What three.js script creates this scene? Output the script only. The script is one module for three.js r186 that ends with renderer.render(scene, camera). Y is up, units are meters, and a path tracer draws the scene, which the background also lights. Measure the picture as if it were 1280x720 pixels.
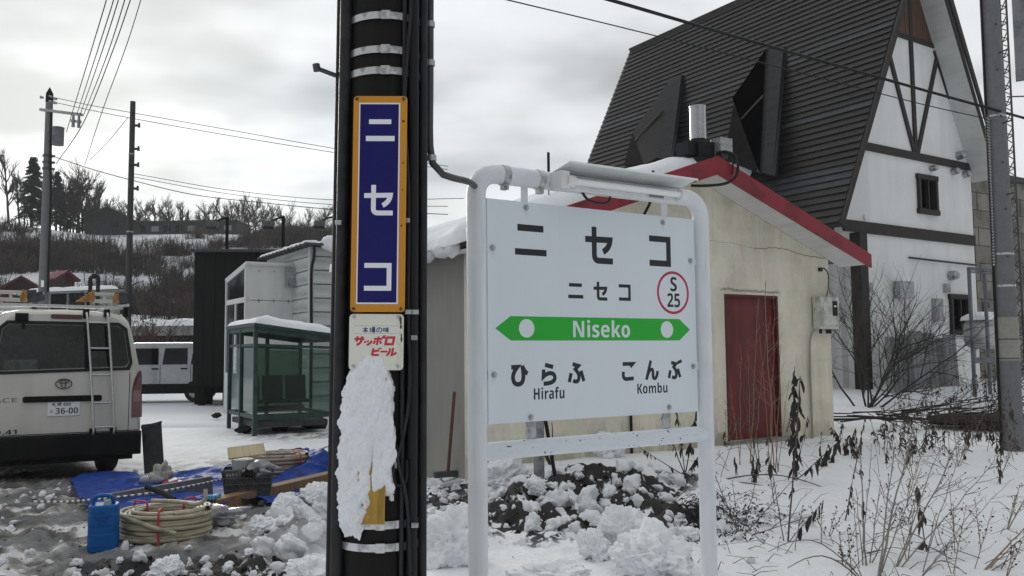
import * as THREE from 'three';
import { mergeVertices } from 'three/addons/utils/BufferGeometryUtils.js';

// ------------------------------------------------------------------ camera, sky, sun, exposure
const scene = new THREE.Scene();
const camera = new THREE.PerspectiveCamera(36.94, 16 / 9, 0.1, 4000);
camera.position.set(0, 1.35, 0);
camera.rotation.order = 'YXZ';
camera.rotation.set(THREE.MathUtils.degToRad(4.244), 0, -0.009);
scene.add(camera);
camera.updateMatrixWorld(true);

const SUN_AZ = THREE.MathUtils.degToRad(-27), SUN_EL = THREE.MathUtils.degToRad(15);
const SUN = new THREE.Vector3(Math.sin(SUN_AZ) * Math.cos(SUN_EL), Math.sin(SUN_EL), -Math.cos(SUN_AZ) * Math.cos(SUN_EL));
const sun = new THREE.DirectionalLight(new THREE.Color(1, 0.95, 0.86), 1.2);
sun.position.copy(SUN).multiplyScalar(80);
sun.castShadow = true;
sun.shadow.radius = 34;
sun.shadow.mapSize.set(2048, 2048);
Object.assign(sun.shadow.camera, { left: -40, right: 40, top: 40, bottom: -40, near: 1, far: 220 });
scene.add(sun, sun.target);

// seeded random numbers and noise
function rng(seed) { let s = seed >>> 0; return () => { s = (s + 0x6d2b79f5) | 0; let t = Math.imul(s ^ (s >>> 15), 1 | s); t = (t + Math.imul(t ^ (t >>> 7), 61 | t)) ^ t; return ((t ^ (t >>> 14)) >>> 0) / 4294967296; }; }
const PERM = new Float32Array(65536); { const r = rng(11); for (let i = 0; i < 65536; i++) PERM[i] = r(); }
const hsh = (x, y, z) => PERM[(Math.imul(x, 73856093) ^ Math.imul(y, 19349663) ^ Math.imul(z, 83492791)) & 65535];
const sm = (t) => t * t * t * (t * (t * 6 - 15) + 10);
function n3(x, y, z) {
  const X = Math.floor(x), Y = Math.floor(y), Z = Math.floor(z), u = sm(x - X), v = sm(y - Y), w = sm(z - Z);
  const L = (a, b, t) => a + (b - a) * t;
  return L(L(L(hsh(X, Y, Z), hsh(X + 1, Y, Z), u), L(hsh(X, Y + 1, Z), hsh(X + 1, Y + 1, Z), u), v), L(L(hsh(X, Y, Z + 1), hsh(X + 1, Y, Z + 1), u), L(hsh(X, Y + 1, Z + 1), hsh(X + 1, Y + 1, Z + 1), u), v), w);
}
function n2(x, y) {
  const X = Math.floor(x), Y = Math.floor(y), u = sm(x - X), v = sm(y - Y);
  const a = hsh(X, Y, 7), b = hsh(X + 1, Y, 7), c = hsh(X, Y + 1, 7), d = hsh(X + 1, Y + 1, 7);
  const e = a + (b - a) * u; return e + (c + (d - c) * u - e) * v;
}
function fbm(x, y, o = 4) { let s = 0, a = 0.5, t = 0; for (let i = 0; i < o; i++) { s += a * n2(x, y); t += a; a *= 0.5; const q = x * 1.6 - y * 1.2; y = x * 1.2 + y * 1.6 + 17.3; x = q + 5.1; } return s / t; }
function fbm3(x, y, z, o = 4) { let s = 0, a = 0.5, t = 0; for (let i = 0; i < o; i++) { s += a * n3(x, y, z); t += a; a *= 0.5; x = x * 2.03 + 3.1; y = y * 2.01 + 7.7; z = z * 2.02 + 1.3; } return s / t; }
const clamp = (x, a = 0, b = 1) => Math.min(b, Math.max(a, x));
const ss = (a, b, x) => { const t = clamp((x - a) / (b - a)); return t * t * (3 - 2 * t); };
const mix = (a, b, t) => a + (b - a) * t;

const SUN_T = Math.atan2(SUN.z, SUN.x);
{ // overcast winter sky, brighter round the veiled sun
  const W = 2048, H = 1024, d = new Float32Array(W * H * 4);
  for (let j = 0; j < H; j++) {
    const el = ((j + 0.5) / H - 0.5) * Math.PI, y = Math.sin(el), c = Math.cos(el);
    for (let i = 0; i < W; i++) {
      const a = ((i + 0.5) / W - 0.5) * 2 * Math.PI, x = c * Math.cos(a), z = c * Math.sin(a), k = (j * W + i) * 4;
      let r, g, b;
      if (y > -0.02) {
        const yy = Math.max(y, 0) + 0.16, px = x / yy, pz = z / yy;
        const big = fbm(px * 0.9 + 40, pz * 1.25 + 12, 5), mid = fbm(px * 2.1 + 9, pz * 2.9 + 70, 5);
        const cl = ss(0.36, 0.66, big * 0.68 + mid * 0.32);
        const ca = x * SUN.x + y * SUN.y + z * SUN.z, ang = Math.acos(clamp(ca, -1, 1));
        const glow = Math.exp(-(ang * ang) / 0.05), wide = Math.exp(-(ang * ang) / 0.9);
        const hor = Math.exp(-Math.max(y, 0) * 9);
        let L = mix(0.615, 0.315, cl) + 0.10 * wide * (1 - 0.6 * cl) + 0.55 * glow * (1 - 0.45 * cl) + hor * (0.10 + 0.22 * wide);
        const toward = 0.5 + 0.5 * Math.cos(a - SUN_T), up = ss(0.3, 0.95, y); // an overcast sky is lightest overhead and on the sun's side
        L *= mix(mix(0.6, 1, ss(0.1, 0.75, toward)), 1.75, up);
        const warm = 0.5 * hor * wide + 0.35 * glow;
        r = L * (0.955 + 0.05 * warm); g = L * (0.985 + 0.012 * warm); b = L * (1.01 - 0.10 * warm);
        const blue = ss(0.52, 0.62, fbm(px * 1.4 + 3, pz * 1.4 + 8, 4)) * 0.25 * wide * (1 - glow); // thin veils of blue
        r -= 0.10 * blue; b += 0.05 * blue;
      } else { r = 0.42; g = 0.435; b = 0.45; }
      d[k] = r; d[k + 1] = g; d[k + 2] = b; d[k + 3] = 1;
    }
  }
  const t = new THREE.DataTexture(d, W, H, THREE.RGBAFormat, THREE.FloatType);
  t.mapping = THREE.EquirectangularReflectionMapping; t.magFilter = THREE.LinearFilter; t.minFilter = THREE.LinearFilter; t.needsUpdate = true;
  scene.background = t; scene.environment = t;
}
const renderer = new THREE.WebGLRenderer({ antialias: true });
renderer.toneMapping = THREE.LinearToneMapping;
renderer.toneMappingExposure = 1.32;
renderer.shadowMap.enabled = true;

// ------------------------------------------------------------------ helpers
const V3 = (x, y, z) => new THREE.Vector3(x, y, z);
const v = (a) => (a.isVector3 ? a : V3(...a));
const R = THREE.MathUtils.degToRad;
// where a picture point lies at a chosen distance ahead / on a level
function ray(px, py) { return V3((px / 1280) * 2 - 1, 1 - (py / 720) * 2, 0.5).unproject(camera).sub(camera.position); }
function at(px, py, d) { const q = ray(px, py); return q.multiplyScalar(d / -q.z).add(camera.position); }
function onLevel(px, py, y = 0) { const q = ray(px, py); return q.multiplyScalar((y - camera.position.y) / q.y).add(camera.position); }

const names = {};
function numbered(n) { const k = (names[n] = (names[n] ?? -1) + 1); return k ? n + '_' + String(k).padStart(3, '0') : n; }
function tag(o, label, category, group, kind) { if (label) o.userData.label = label; if (category) o.userData.category = category; if (group) o.userData.group = group; if (kind) o.userData.kind = kind; return o; }
function thing(name, label, category, pos = [0, 0, 0], turn = 0, group) {
  const o = new THREE.Group(); o.name = numbered(name); o.position.copy(v(pos)); o.rotation.y = turn; scene.add(o);
  return tag(o, label, category, group);
}
function copyOf(src, pos, turn, label, group) { const o = src.clone(); o.name = numbered(src.name.replace(/_\d{3}$/, '')); o.position.copy(v(pos)); if (turn !== undefined) o.rotation.y = turn; o.userData = { ...src.userData }; if (label) o.userData.label = label; if (group) o.userData.group = group; scene.add(o); return o; }

class B { // collects shapes and joins them into one mesh
  constructor() { this.p = []; this.n = []; this.u = []; this.i = []; this.c = null; }
  geo(g, m, keepUV = false) {
    if (m) g = g.clone().applyMatrix4(m);
    const P = g.attributes.position, N = g.attributes.normal, U = g.attributes.uv, o = this.p.length / 3, k = P.count;
    for (let i = 0; i < k; i++) {
      const x = P.getX(i), y = P.getY(i), z = P.getZ(i), a = N.getX(i), b = N.getY(i), c = N.getZ(i);
      this.p.push(x, y, z); this.n.push(a, b, c);
      if (keepUV && U) this.u.push(U.getX(i), U.getY(i));
      else { const A = Math.abs(a), Bb = Math.abs(b), C = Math.abs(c); if (Bb >= A && Bb >= C) this.u.push(x, z); else if (A >= C) this.u.push(z, y); else this.u.push(x, y); }
    }
    if (g.index) for (let i = 0; i < g.index.count; i++) this.i.push(o + g.index.getX(i)); else for (let i = 0; i < k; i++) this.i.push(o + i);
    return this;
  }
  box(x, y, z, w, h, d, rx = 0, ry = 0, rz = 0, bevel = 0) {
    const g = bevel ? bevelBox(w, h, d, bevel) : new THREE.BoxGeometry(w, h, d);
    return this.geo(g, new THREE.Matrix4().compose(V3(x, y, z), new THREE.Quaternion().setFromEuler(new THREE.Euler(rx, ry, rz)), V3(1, 1, 1)));
  }
  beam(a, b, w, h, up = V3(0, 1, 0)) { // a bar of section w x h from a to b
    a = v(a); b = v(b); const d = b.clone().sub(a), L = d.length(), z = d.clone().normalize(), x = up.clone().cross(z).normalize(), y = z.clone().cross(x);
    return this.geo(new THREE.BoxGeometry(w, h, L), new THREE.Matrix4().makeBasis(x, y, z).setPosition(a.clone().add(b).multiplyScalar(0.5)));
  }
  cyl(a, b, r1, r2 = r1, n = 12, caps = true) {
    a = v(a); b = v(b); const d = b.clone().sub(a), L = d.length() || 1e-6; d.divideScalar(L);
    const s = Math.abs(d.y) < 0.9 ? V3(0, 1, 0) : V3(1, 0, 0), x = s.cross(d).normalize(), y = d.clone().cross(x), o = this.p.length / 3;
    for (let j = 0; j <= n; j++) {
      const t = (j / n) * 2 * Math.PI, cx = Math.cos(t), cy = Math.sin(t), nx = x.x * cx + y.x * cy, ny = x.y * cx + y.y * cy, nz = x.z * cx + y.z * cy;
      this.p.push(a.x + nx * r1, a.y + ny * r1, a.z + nz * r1, b.x + nx * r2, b.y + ny * r2, b.z + nz * r2);
      this.n.push(nx, ny, nz, nx, ny, nz); this.u.push(t * r1, 0, t * r1, L);
      if (j < n) { const k = o + j * 2; this.i.push(k, k + 2, k + 1, k + 1, k + 2, k + 3); }
    }
    if (caps) for (const [c, r, sg] of [[a, r1, -1], [b, r2, 1]]) {
      if (r < 1e-4) continue; const k = this.p.length / 3; this.p.push(c.x, c.y, c.z); this.n.push(d.x * sg, d.y * sg, d.z * sg); this.u.push(0, 0);
      for (let j = 0; j <= n; j++) { const t = (j / n) * 2 * Math.PI, cx = Math.cos(t) * r, cy = Math.sin(t) * r; this.p.push(c.x + x.x * cx + y.x * cy, c.y + x.y * cx + y.y * cy, c.z + x.z * cx + y.z * cy); this.n.push(d.x * sg, d.y * sg, d.z * sg); this.u.push(cx, cy); if (j < n) this.i.push(k, ...(sg > 0 ? [k + 1 + j, k + 2 + j] : [k + 2 + j, k + 1 + j])); }
    }
    return this;
  }
  tube(pts, r, n = 8, seg = 0, tension) { // smooth pipe through points
    const c = new THREE.CatmullRomCurve3(pts.map(v), false, tension === undefined ? 'centripetal' : 'catmullrom', tension ?? 0.5), L = c.getLength(), g = new THREE.TubeGeometry(c, seg || Math.max(4, pts.length * 5), r, n, false);
    const U = g.attributes.uv; for (let i = 0; i < U.count; i++) U.setXY(i, U.getY(i) * 2 * Math.PI * r, U.getX(i) * L);
    return this.geo(g, null, true);
  }
  twig(pts, r1, r2, n = 3) { // thin tapering stem along a polyline
    const P = pts.map(v), o = this.p.length / 3, m = P.length;
    for (let k = 0; k < m; k++) {
      const d = P[Math.min(k + 1, m - 1)].clone().sub(P[Math.max(k - 1, 0)]).normalize(), s = Math.abs(d.y) < 0.9 ? V3(0, 1, 0) : V3(1, 0, 0), x = s.cross(d).normalize(), y = d.clone().cross(x), r = mix(r1, r2, k / (m - 1));
      for (let j = 0; j < n; j++) { const t = (j / n) * 6.28318, cx = Math.cos(t), cy = Math.sin(t), a = x.x * cx + y.x * cy, b = x.y * cx + y.y * cy, c = x.z * cx + y.z * cy; this.p.push(P[k].x + a * r, P[k].y + b * r, P[k].z + c * r); this.n.push(a, b, c); this.u.push(j / n, k * 0.1); }
      if (k) for (let j = 0; j < n; j++) { const a = o + (k - 1) * n + j, b = o + (k - 1) * n + ((j + 1) % n), c = a + n, e = b + n; this.i.push(a, b, c, b, e, c); }
    }
    return this;
  }
  prism(poly, z0, z1, m) { // outline in x,y pushed from z0 to z1
    const s = new THREE.Shape(poly.map((q) => new THREE.Vector2(q[0], q[1]))), g = new THREE.ExtrudeGeometry(s, { depth: z1 - z0, bevelEnabled: false }); g.translate(0, 0, z0);
    return this.geo(g, m);
  }
  slab(pts, t) { // a flat polygon in space given thickness t along its own normal, the points being the outer face
    const P = pts.map(v), nrm = P[1].clone().sub(P[0]).cross(P[2].clone().sub(P[0])).normalize(), Q = P.map((q) => q.clone().addScaledVector(nrm, -t)), n = P.length;
    const face = (A, nn) => { const o = this.p.length / 3, ax = A[1].clone().sub(A[0]).normalize(), ay = nn.clone().cross(ax); for (const q of A) { this.p.push(q.x, q.y, q.z); this.n.push(nn.x, nn.y, nn.z); const e = q.clone().sub(A[0]); this.u.push(e.dot(ax), e.dot(ay)); } for (let i = 1; i < A.length - 1; i++) this.i.push(o, o + i, o + i + 1); };
    face(P, nrm); face(Q.slice().reverse(), nrm.clone().negate());
    for (let i = 0; i < n; i++) { const a = P[i], b = P[(i + 1) % n], c = Q[(i + 1) % n], d = Q[i]; face([a, d, c, b], b.clone().sub(a).cross(nrm).normalize()); }
    return this;
  }
  tri(a, b, c) { a = v(a); b = v(b); c = v(c); const n = b.clone().sub(a).cross(c.clone().sub(a)).normalize(), o = this.p.length / 3; for (const q of [a, b, c]) { this.p.push(q.x, q.y, q.z); this.n.push(n.x, n.y, n.z); this.u.push(q.x, q.y); } this.i.push(o, o + 1, o + 2); return this; }
  build() {
    const g = new THREE.BufferGeometry();
    g.setAttribute('position', new THREE.BufferAttribute(new Float32Array(this.p), 3)); g.setAttribute('normal', new THREE.BufferAttribute(new Float32Array(this.n), 3)); g.setAttribute('uv', new THREE.BufferAttribute(new Float32Array(this.u), 2));
    g.setIndex(this.p.length / 3 > 65000 ? new THREE.BufferAttribute(new Uint32Array(this.i), 1) : new THREE.BufferAttribute(new Uint16Array(this.i), 1));
    return g;
  }
  mesh(name, mat, parent = scene) { return meshOf(name, this.build(), mat, parent); }
}
function meshOf(name, g, mat, parent = scene) { const m = new THREE.Mesh(g, mat); m.name = parent === scene ? numbered(name) : name; m.castShadow = m.receiveShadow = true; parent.add(m); return m; }
function bevelBox(w, h, d, b) {
  const s = new THREE.Shape(), x = w / 2 - b, y = h / 2 - b; s.moveTo(-x, -y); s.lineTo(x, -y); s.lineTo(x, y); s.lineTo(-x, y); s.closePath();
  const g = new THREE.ExtrudeGeometry(s, { depth: d - 2 * b, bevelEnabled: true, bevelThickness: b, bevelSize: b, bevelSegments: 2 }); g.translate(0, 0, -(d - 2 * b) / 2); return g;
}
function roundedShape(w, h, r, x = 0, y = 0) { const s = new THREE.Shape(), a = x - w / 2, b = x + w / 2, c = y - h / 2, d = y + h / 2; s.moveTo(a + r, c); s.lineTo(b - r, c); s.quadraticCurveTo(b, c, b, c + r); s.lineTo(b, d - r); s.quadraticCurveTo(b, d, b - r, d); s.lineTo(a + r, d); s.quadraticCurveTo(a, d, a, d - r); s.lineTo(a, c + r); s.quadraticCurveTo(a, c, a + r, c); return s; }
function planeUV(g, x0, y0, w, h) { const p = g.attributes.position, u = g.attributes.uv; for (let i = 0; i < p.count; i++) u.setXY(i, (p.getX(i) - x0) / w, (p.getY(i) - y0) / h); return g; }
// noise laid over the surface of a ball: lumps of snow and soil
function lump(seed, amp = 0.35, freq = 1.7, detail = 3, flat = 0.75) {
  const g = new THREE.IcosahedronGeometry(1, detail), p = g.attributes.position, N = new Map();
  for (let i = 0; i < p.count; i++) { const x = p.getX(i), y = p.getY(i), z = p.getZ(i), k = 1 + amp * (fbm3(x * freq + seed * 13.1, y * freq + 5, z * freq + seed * 3.7, 4) - 0.5) * 2.4; p.setXYZ(i, x * k, y * k * flat, z * k); }
  for (let i = 0; i < p.count; i += 3) { // smooth normals over equal corners
    const a = V3().fromBufferAttribute(p, i), b = V3().fromBufferAttribute(p, i + 1), c = V3().fromBufferAttribute(p, i + 2), f = b.clone().sub(a).cross(c.clone().sub(a));
    for (const q of [a, b, c]) { const k = q.toArray().map((t) => Math.round(t * 1e4)).join(); if (!N.has(k)) N.set(k, V3()); N.get(k).add(f); }
  }
  const n = g.attributes.normal; for (let i = 0; i < p.count; i++) { const k = [p.getX(i), p.getY(i), p.getZ(i)].map((t) => Math.round(t * 1e4)).join(), q = N.get(k).clone().normalize(); n.setXYZ(i, q.x, q.y, q.z); }
  return g;
}
const mergeV = (g) => { const q = new THREE.BufferGeometry(); q.setAttribute('position', g.attributes.position.clone()); const m = mergeVertices(q, 1e-4), p = m.attributes.position, u = new Float32Array(p.count * 2); for (let i = 0; i < p.count; i++) { u[i * 2] = p.getX(i) + p.getZ(i); u[i * 2 + 1] = p.getY(i) - p.getZ(i) * 0.5; } m.setAttribute('uv', new THREE.BufferAttribute(u, 2)); return m; };
// a layer of settled snow w x d, rounded at its rim, lying on y = 0 (slopes are given by tilting it)
function snowLayer(w, d, h, seed, nx = 40, nz = 24, rim = 0.12) {
  const P = [], I = [], f = (i, j) => { const x = (i / nx - 0.5) * w, z = (j / nz - 0.5) * d, e = Math.min(w / 2 - Math.abs(x), d / 2 - Math.abs(z)), k = Math.pow(clamp(e / rim), 0.45); return h * k * (0.78 + 0.5 * (fbm(x * 1.7 + seed * 9, z * 1.7 + seed, 4) - 0.35)); };
  for (let j = 0; j <= nz; j++) for (let i = 0; i <= nx; i++) { const wob = 0.06 * (fbm(i * 0.3 + seed, j * 0.3, 3) - 0.5), ed = (i === 0 || i === nx || j === 0 || j === nz) ? 0 : 1; P.push((i / nx - 0.5) * w + (i === 0 || i === nx ? wob : 0), ed ? f(i, j) : 0, (j / nz - 0.5) * d + (j === 0 || j === nz ? wob : 0)); }
  for (let j = 0; j < nz; j++) for (let i = 0; i < nx; i++) { const a = j * (nx + 1) + i, b = a + nx + 1; I.push(a, b, a + 1, a + 1, b, b + 1); }
  const g = new THREE.BufferGeometry(); g.setAttribute('position', new THREE.Float32BufferAttribute(P, 3)); g.setAttribute('uv', new THREE.Float32BufferAttribute(P.filter((_, i) => i % 3 !== 1), 2)); g.setIndex(I); g.computeVertexNormals(); return g;
}

// ------------------------------------------------------------------ materials
function greyTexture(n, f) {
  const d = new Uint8Array(n * n * 4);
  for (let j = 0; j < n; j++) for (let i = 0; i < n; i++) { const q = clamp(f(i / n, j / n)) * 255, k = (j * n + i) * 4; d[k] = d[k + 1] = d[k + 2] = q; d[k + 3] = 255; }
  const t = new THREE.DataTexture(d, n, n); t.wrapS = t.wrapT = THREE.MirroredRepeatWrapping; t.magFilter = THREE.LinearFilter; t.minFilter = THREE.LinearMipmapLinearFilter; t.generateMipmaps = true; t.needsUpdate = true; return t;
}
const TEX = {
  fine: greyTexture(512, (x, y) => 0.62 + 0.38 * (0.5 * fbm(x * 12, y * 12, 4) + 0.5 * fbm(x * 60, y * 60, 3))),
  stain: greyTexture(512, (x, y) => 0.55 + 0.45 * ss(0.25, 0.62, fbm(x * 6, y * 6, 6))),
  streak: greyTexture(512, (x, y) => 0.52 + 0.48 * ss(0.2, 0.7, 0.6 * fbm(x * 30, y * 2.2, 4) + 0.4 * fbm(x * 8 + 3, y * 5, 4))),
  wood: greyTexture(512, (x, y) => 0.5 + 0.5 * fbm(x * 42 + 2 * fbm(x * 3, y * 3, 3), y * 2.4, 5)),
  wash: greyTexture(512, (x, y) => 0.86 + 0.14 * ss(0.2, 0.7, 0.5 * fbm(x * 22, y * 3, 4) + 0.5 * fbm(x * 7 + 3, y * 7, 5))),
  snow: greyTexture(512, (x, y) => 0.86 + 0.14 * (0.5 * fbm(x * 10, y * 10, 5) + 0.5 * fbm(x * 70, y * 70, 2))),
};
function M(c, o = {}) {
  const { tex = 'fine', scale = 1, bump = 0.002, rough = 0.7, metal = 0, sy, ...rest } = o, m = new THREE.MeshPhysicalMaterial({ roughness: rough, metalness: metal, ...rest });
  if (Array.isArray(c)) m.color.setRGB(...c); else m.color.set(c);
  if (tex) { const t = TEX[tex].clone(); t.repeat.set(1 / scale, 1 / (sy ?? scale)); t.needsUpdate = true; m.map = t; if (bump) { m.bumpMap = t; m.bumpScale = bump; } }
  return m;
}
const canvas = (w, h, f) => { const c = document.createElement('canvas'); c.width = w; c.height = h; f(c.getContext('2d'), w, h); const t = new THREE.CanvasTexture(c); t.colorSpace = THREE.SRGBColorSpace; t.anisotropy = 8; return t; };
const mat = {
  snow: M([0.86, 0.88, 0.91], { tex: 'snow', scale: 0.6, bump: 0.006, rough: 0.85 }),
  dirtySnow: M([0.58, 0.57, 0.56], { tex: 'stain', scale: 0.5, bump: 0.01, rough: 0.85 }),
  soil: M([0.03, 0.026, 0.023], { tex: 'stain', scale: 0.3, bump: 0.01, rough: 0.95 }),
  whitePaint: M([0.74, 0.77, 0.80], { tex: 'wash', scale: 0.9, bump: 0.0004, rough: 0.38, clearcoat: 0.25, clearcoatRoughness: 0.3 }),
  tube: M([0.86, 0.88, 0.88], { tex: null, rough: 0.25 }),
  galv: M([0.48, 0.49, 0.5], { tex: 'stain', scale: 0.15, bump: 0.0003, rough: 0.42, metal: 0.75 }),
  steelDark: M([0.07, 0.07, 0.075], { tex: 'stain', scale: 0.4, bump: 0.0006, rough: 0.5, metal: 0.3 }),
  tarPole: M([0.011, 0.010, 0.0095], { tex: 'wood', scale: 0.6, sy: 2.5, bump: 0.004, rough: 0.5, specularIntensity: 0.35 }),
  conduit: M([0.022, 0.022, 0.024], { tex: 'stain', scale: 0.3, bump: 0.0005, rough: 0.45, specularIntensity: 0.6 }),
  cableBlack: M([0.012, 0.012, 0.013], { tex: null, rough: 0.5, specularIntensity: 0.5 }),
  matteWhite: M([0.80, 0.81, 0.81], { tex: 'wash', scale: 0.6, bump: 0.0002, rough: 0.55 }),
  band: M([0.62, 0.63, 0.64], { tex: 'stain', scale: 0.12, bump: 0.0004, rough: 0.32, metal: 0.85 }),
  concrete: M([0.20, 0.205, 0.215], { tex: 'fine', scale: 1.6, bump: 0.003, rough: 0.85 }),
  concreteLight: M([0.33, 0.33, 0.33], { tex: 'streak', scale: 2.5, bump: 0.004, rough: 0.85 }),
  black: M([0.009, 0.009, 0.009], { tex: 'streak', scale: 2, bump: 0.002, rough: 0.75, specularIntensity: 0.5 }),
  rubber: M([0.018, 0.018, 0.018], { tex: 'fine', scale: 0.2, bump: 0.002, rough: 0.85 }),
  redPaint: M([0.26, 0.012, 0.028], { tex: 'stain', scale: 1.3, bump: 0.001, rough: 0.45 }),
  redDoor: M([0.17, 0.016, 0.018], { tex: 'streak', scale: 1.6, bump: 0.001, rough: 0.5 }),
  soffit: M([0.72, 0.72, 0.71], { tex: 'wash', scale: 2, bump: 0.001, rough: 0.7 }),
  darkRoof: M([0.035, 0.033, 0.032], { tex: 'stain', scale: 1.2, bump: 0.001, rough: 0.5 }),
  plaster: M([0.84, 0.85, 0.84], { tex: 'wash', scale: 5, bump: 0.002, rough: 0.85 }),
  timber: M([0.035, 0.03, 0.028], { tex: 'wood', scale: 0.8, bump: 0.002, rough: 0.7 }),
  brownBoard: M([0.13, 0.065, 0.04], { tex: 'wood', scale: 0.7, bump: 0.003, rough: 0.7 }),
  glassDark: new THREE.MeshPhysicalMaterial({ color: 0x080b0d, roughness: 0.08, metalness: 0, specularIntensity: 0.6 }),
  pane: new THREE.MeshPhysicalMaterial({ color: new THREE.Color(0.52, 0.63, 0.58), roughness: 0.08, transmission: 1, thickness: 0 }),
  vanPaint: M([0.60, 0.585, 0.525], { tex: 'wash', scale: 3, bump: 0, rough: 0.35, clearcoat: 0.6, clearcoatRoughness: 0.12 }),
  suvPaint: M([0.48, 0.51, 0.55], { tex: 'fine', scale: 2, bump: 0, rough: 0.3, metal: 0.3, clearcoat: 0.7 }),
  alu: M([0.66, 0.66, 0.66], { tex: 'fine', scale: 0.3, bump: 0.0002, rough: 0.35, metal: 0.8 }),
  bark: M([0.045, 0.038, 0.034], { tex: null, rough: 0.9 }),
  barkFar: M([0.06, 0.052, 0.05], { tex: null, rough: 0.95 }),
};
mat.barkFar.side = THREE.DoubleSide;

// ------------------------------------------------------------------ ground
const YAW = R(33); // the building line runs this way
const gBase = (x, d) => {
  const l = -0.1 * ss(6.5, 11, d), r = 0.17 * ss(5.5, 9.0, d) + 0.43 * ss(11, 19, d) * ss(2, 6, x), w = ss(-1.5, 0.2, x);
  let h = mix(l, r, w);
  if (d > 5) h += 0.10 * Math.exp(-Math.pow((d - 8.1 - x * 0.62) / 0.75, 2)) * ss(-0.4, 0.3, x) * (1 - ss(2.2, 4, x)); // bank against the shed
  return h;
};
// how much of each cover lies at a place: slush, trampled earth, loose clods
function cover(x, d) {
  const w1 = (fbm(x * 0.9 + 5, d * 0.9, 4) - 0.5) * 1.6, w2 = (fbm(x * 2.3, d * 2.3 + 30, 4) - 0.5);
  const slush = (1 - ss(-1.75, -1.05, x + w1 * 0.5 - (d - 7) * 0.12)) * (1 - ss(9.3, 11.8, d + w1 * 1.3 + (x + 4) * 0.35));
  const strip = Math.exp(-Math.pow((d - 5.55 + w2 * 0.8) / 0.36, 2)) * ss(-3.1, -2.5, x) * (1 - ss(-0.9, -0.5, x));
  const pit = Math.exp(-Math.pow((x - 0.55 - (d - 7) * 0.1 + w2 * 0.8) / 1.0, 4)) * Math.exp(-Math.pow((d - 7.2 + w1 * 0.6) / 1.1, 4));
  const hole = Math.exp(-(Math.pow((x + 0.6) / 0.42, 2) + Math.pow((d - 8.1) / 0.75, 2)));
  const under = Math.exp(-(Math.pow((x - 1.75 + w2) / 0.75, 2) + Math.pow((d - 6.75 + w1 * 0.4) / 0.5, 2))) * 0.33;
  const rim = Math.exp(-Math.pow((x + 1.62 + (d - 6.4) * 0.2) / 0.24, 2)) * ss(5.3, 6.0, d) * (1 - ss(7.4, 8.6, d));
  return { slush, soil: clamp(Math.max(strip, pit, hole, under)), strip, pit, hole, rim, w1, w2 };
}
function groundHeight(x, d) {
  let h = gBase(x, d); if (d > 16.5 || x < -9 || x > 9) return h;
  const c = cover(x, d), n = fbm(x * 3.1, d * 3.1, 5) - 0.5, f = fbm(x * 11, d * 11 + 4, 4) - 0.5;
  const rag = Math.max(c.slush * 0.7, c.pit, c.hole, c.rim, c.strip);
  h += n * (0.04 + 0.26 * c.pit + 0.07 * c.slush + 0.12 * c.rim) + f * (0.006 + 0.09 * rag) + (fbm(x * 34, d * 34, 3) - 0.5) * 0.03 * rag;
  h += 0.03 * c.rim - 0.10 * c.hole - 0.05 * c.strip;
  const cl = ss(0.52, 0.66, fbm(x * 6.5 + 9, d * 6.5 + 2, 4)); h += cl * 0.07 * Math.max(c.pit, c.rim, 0.35 * c.slush, c.strip * 0.8);
  return h;
}
const gy = (x, z) => groundHeight(x, -z);
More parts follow.
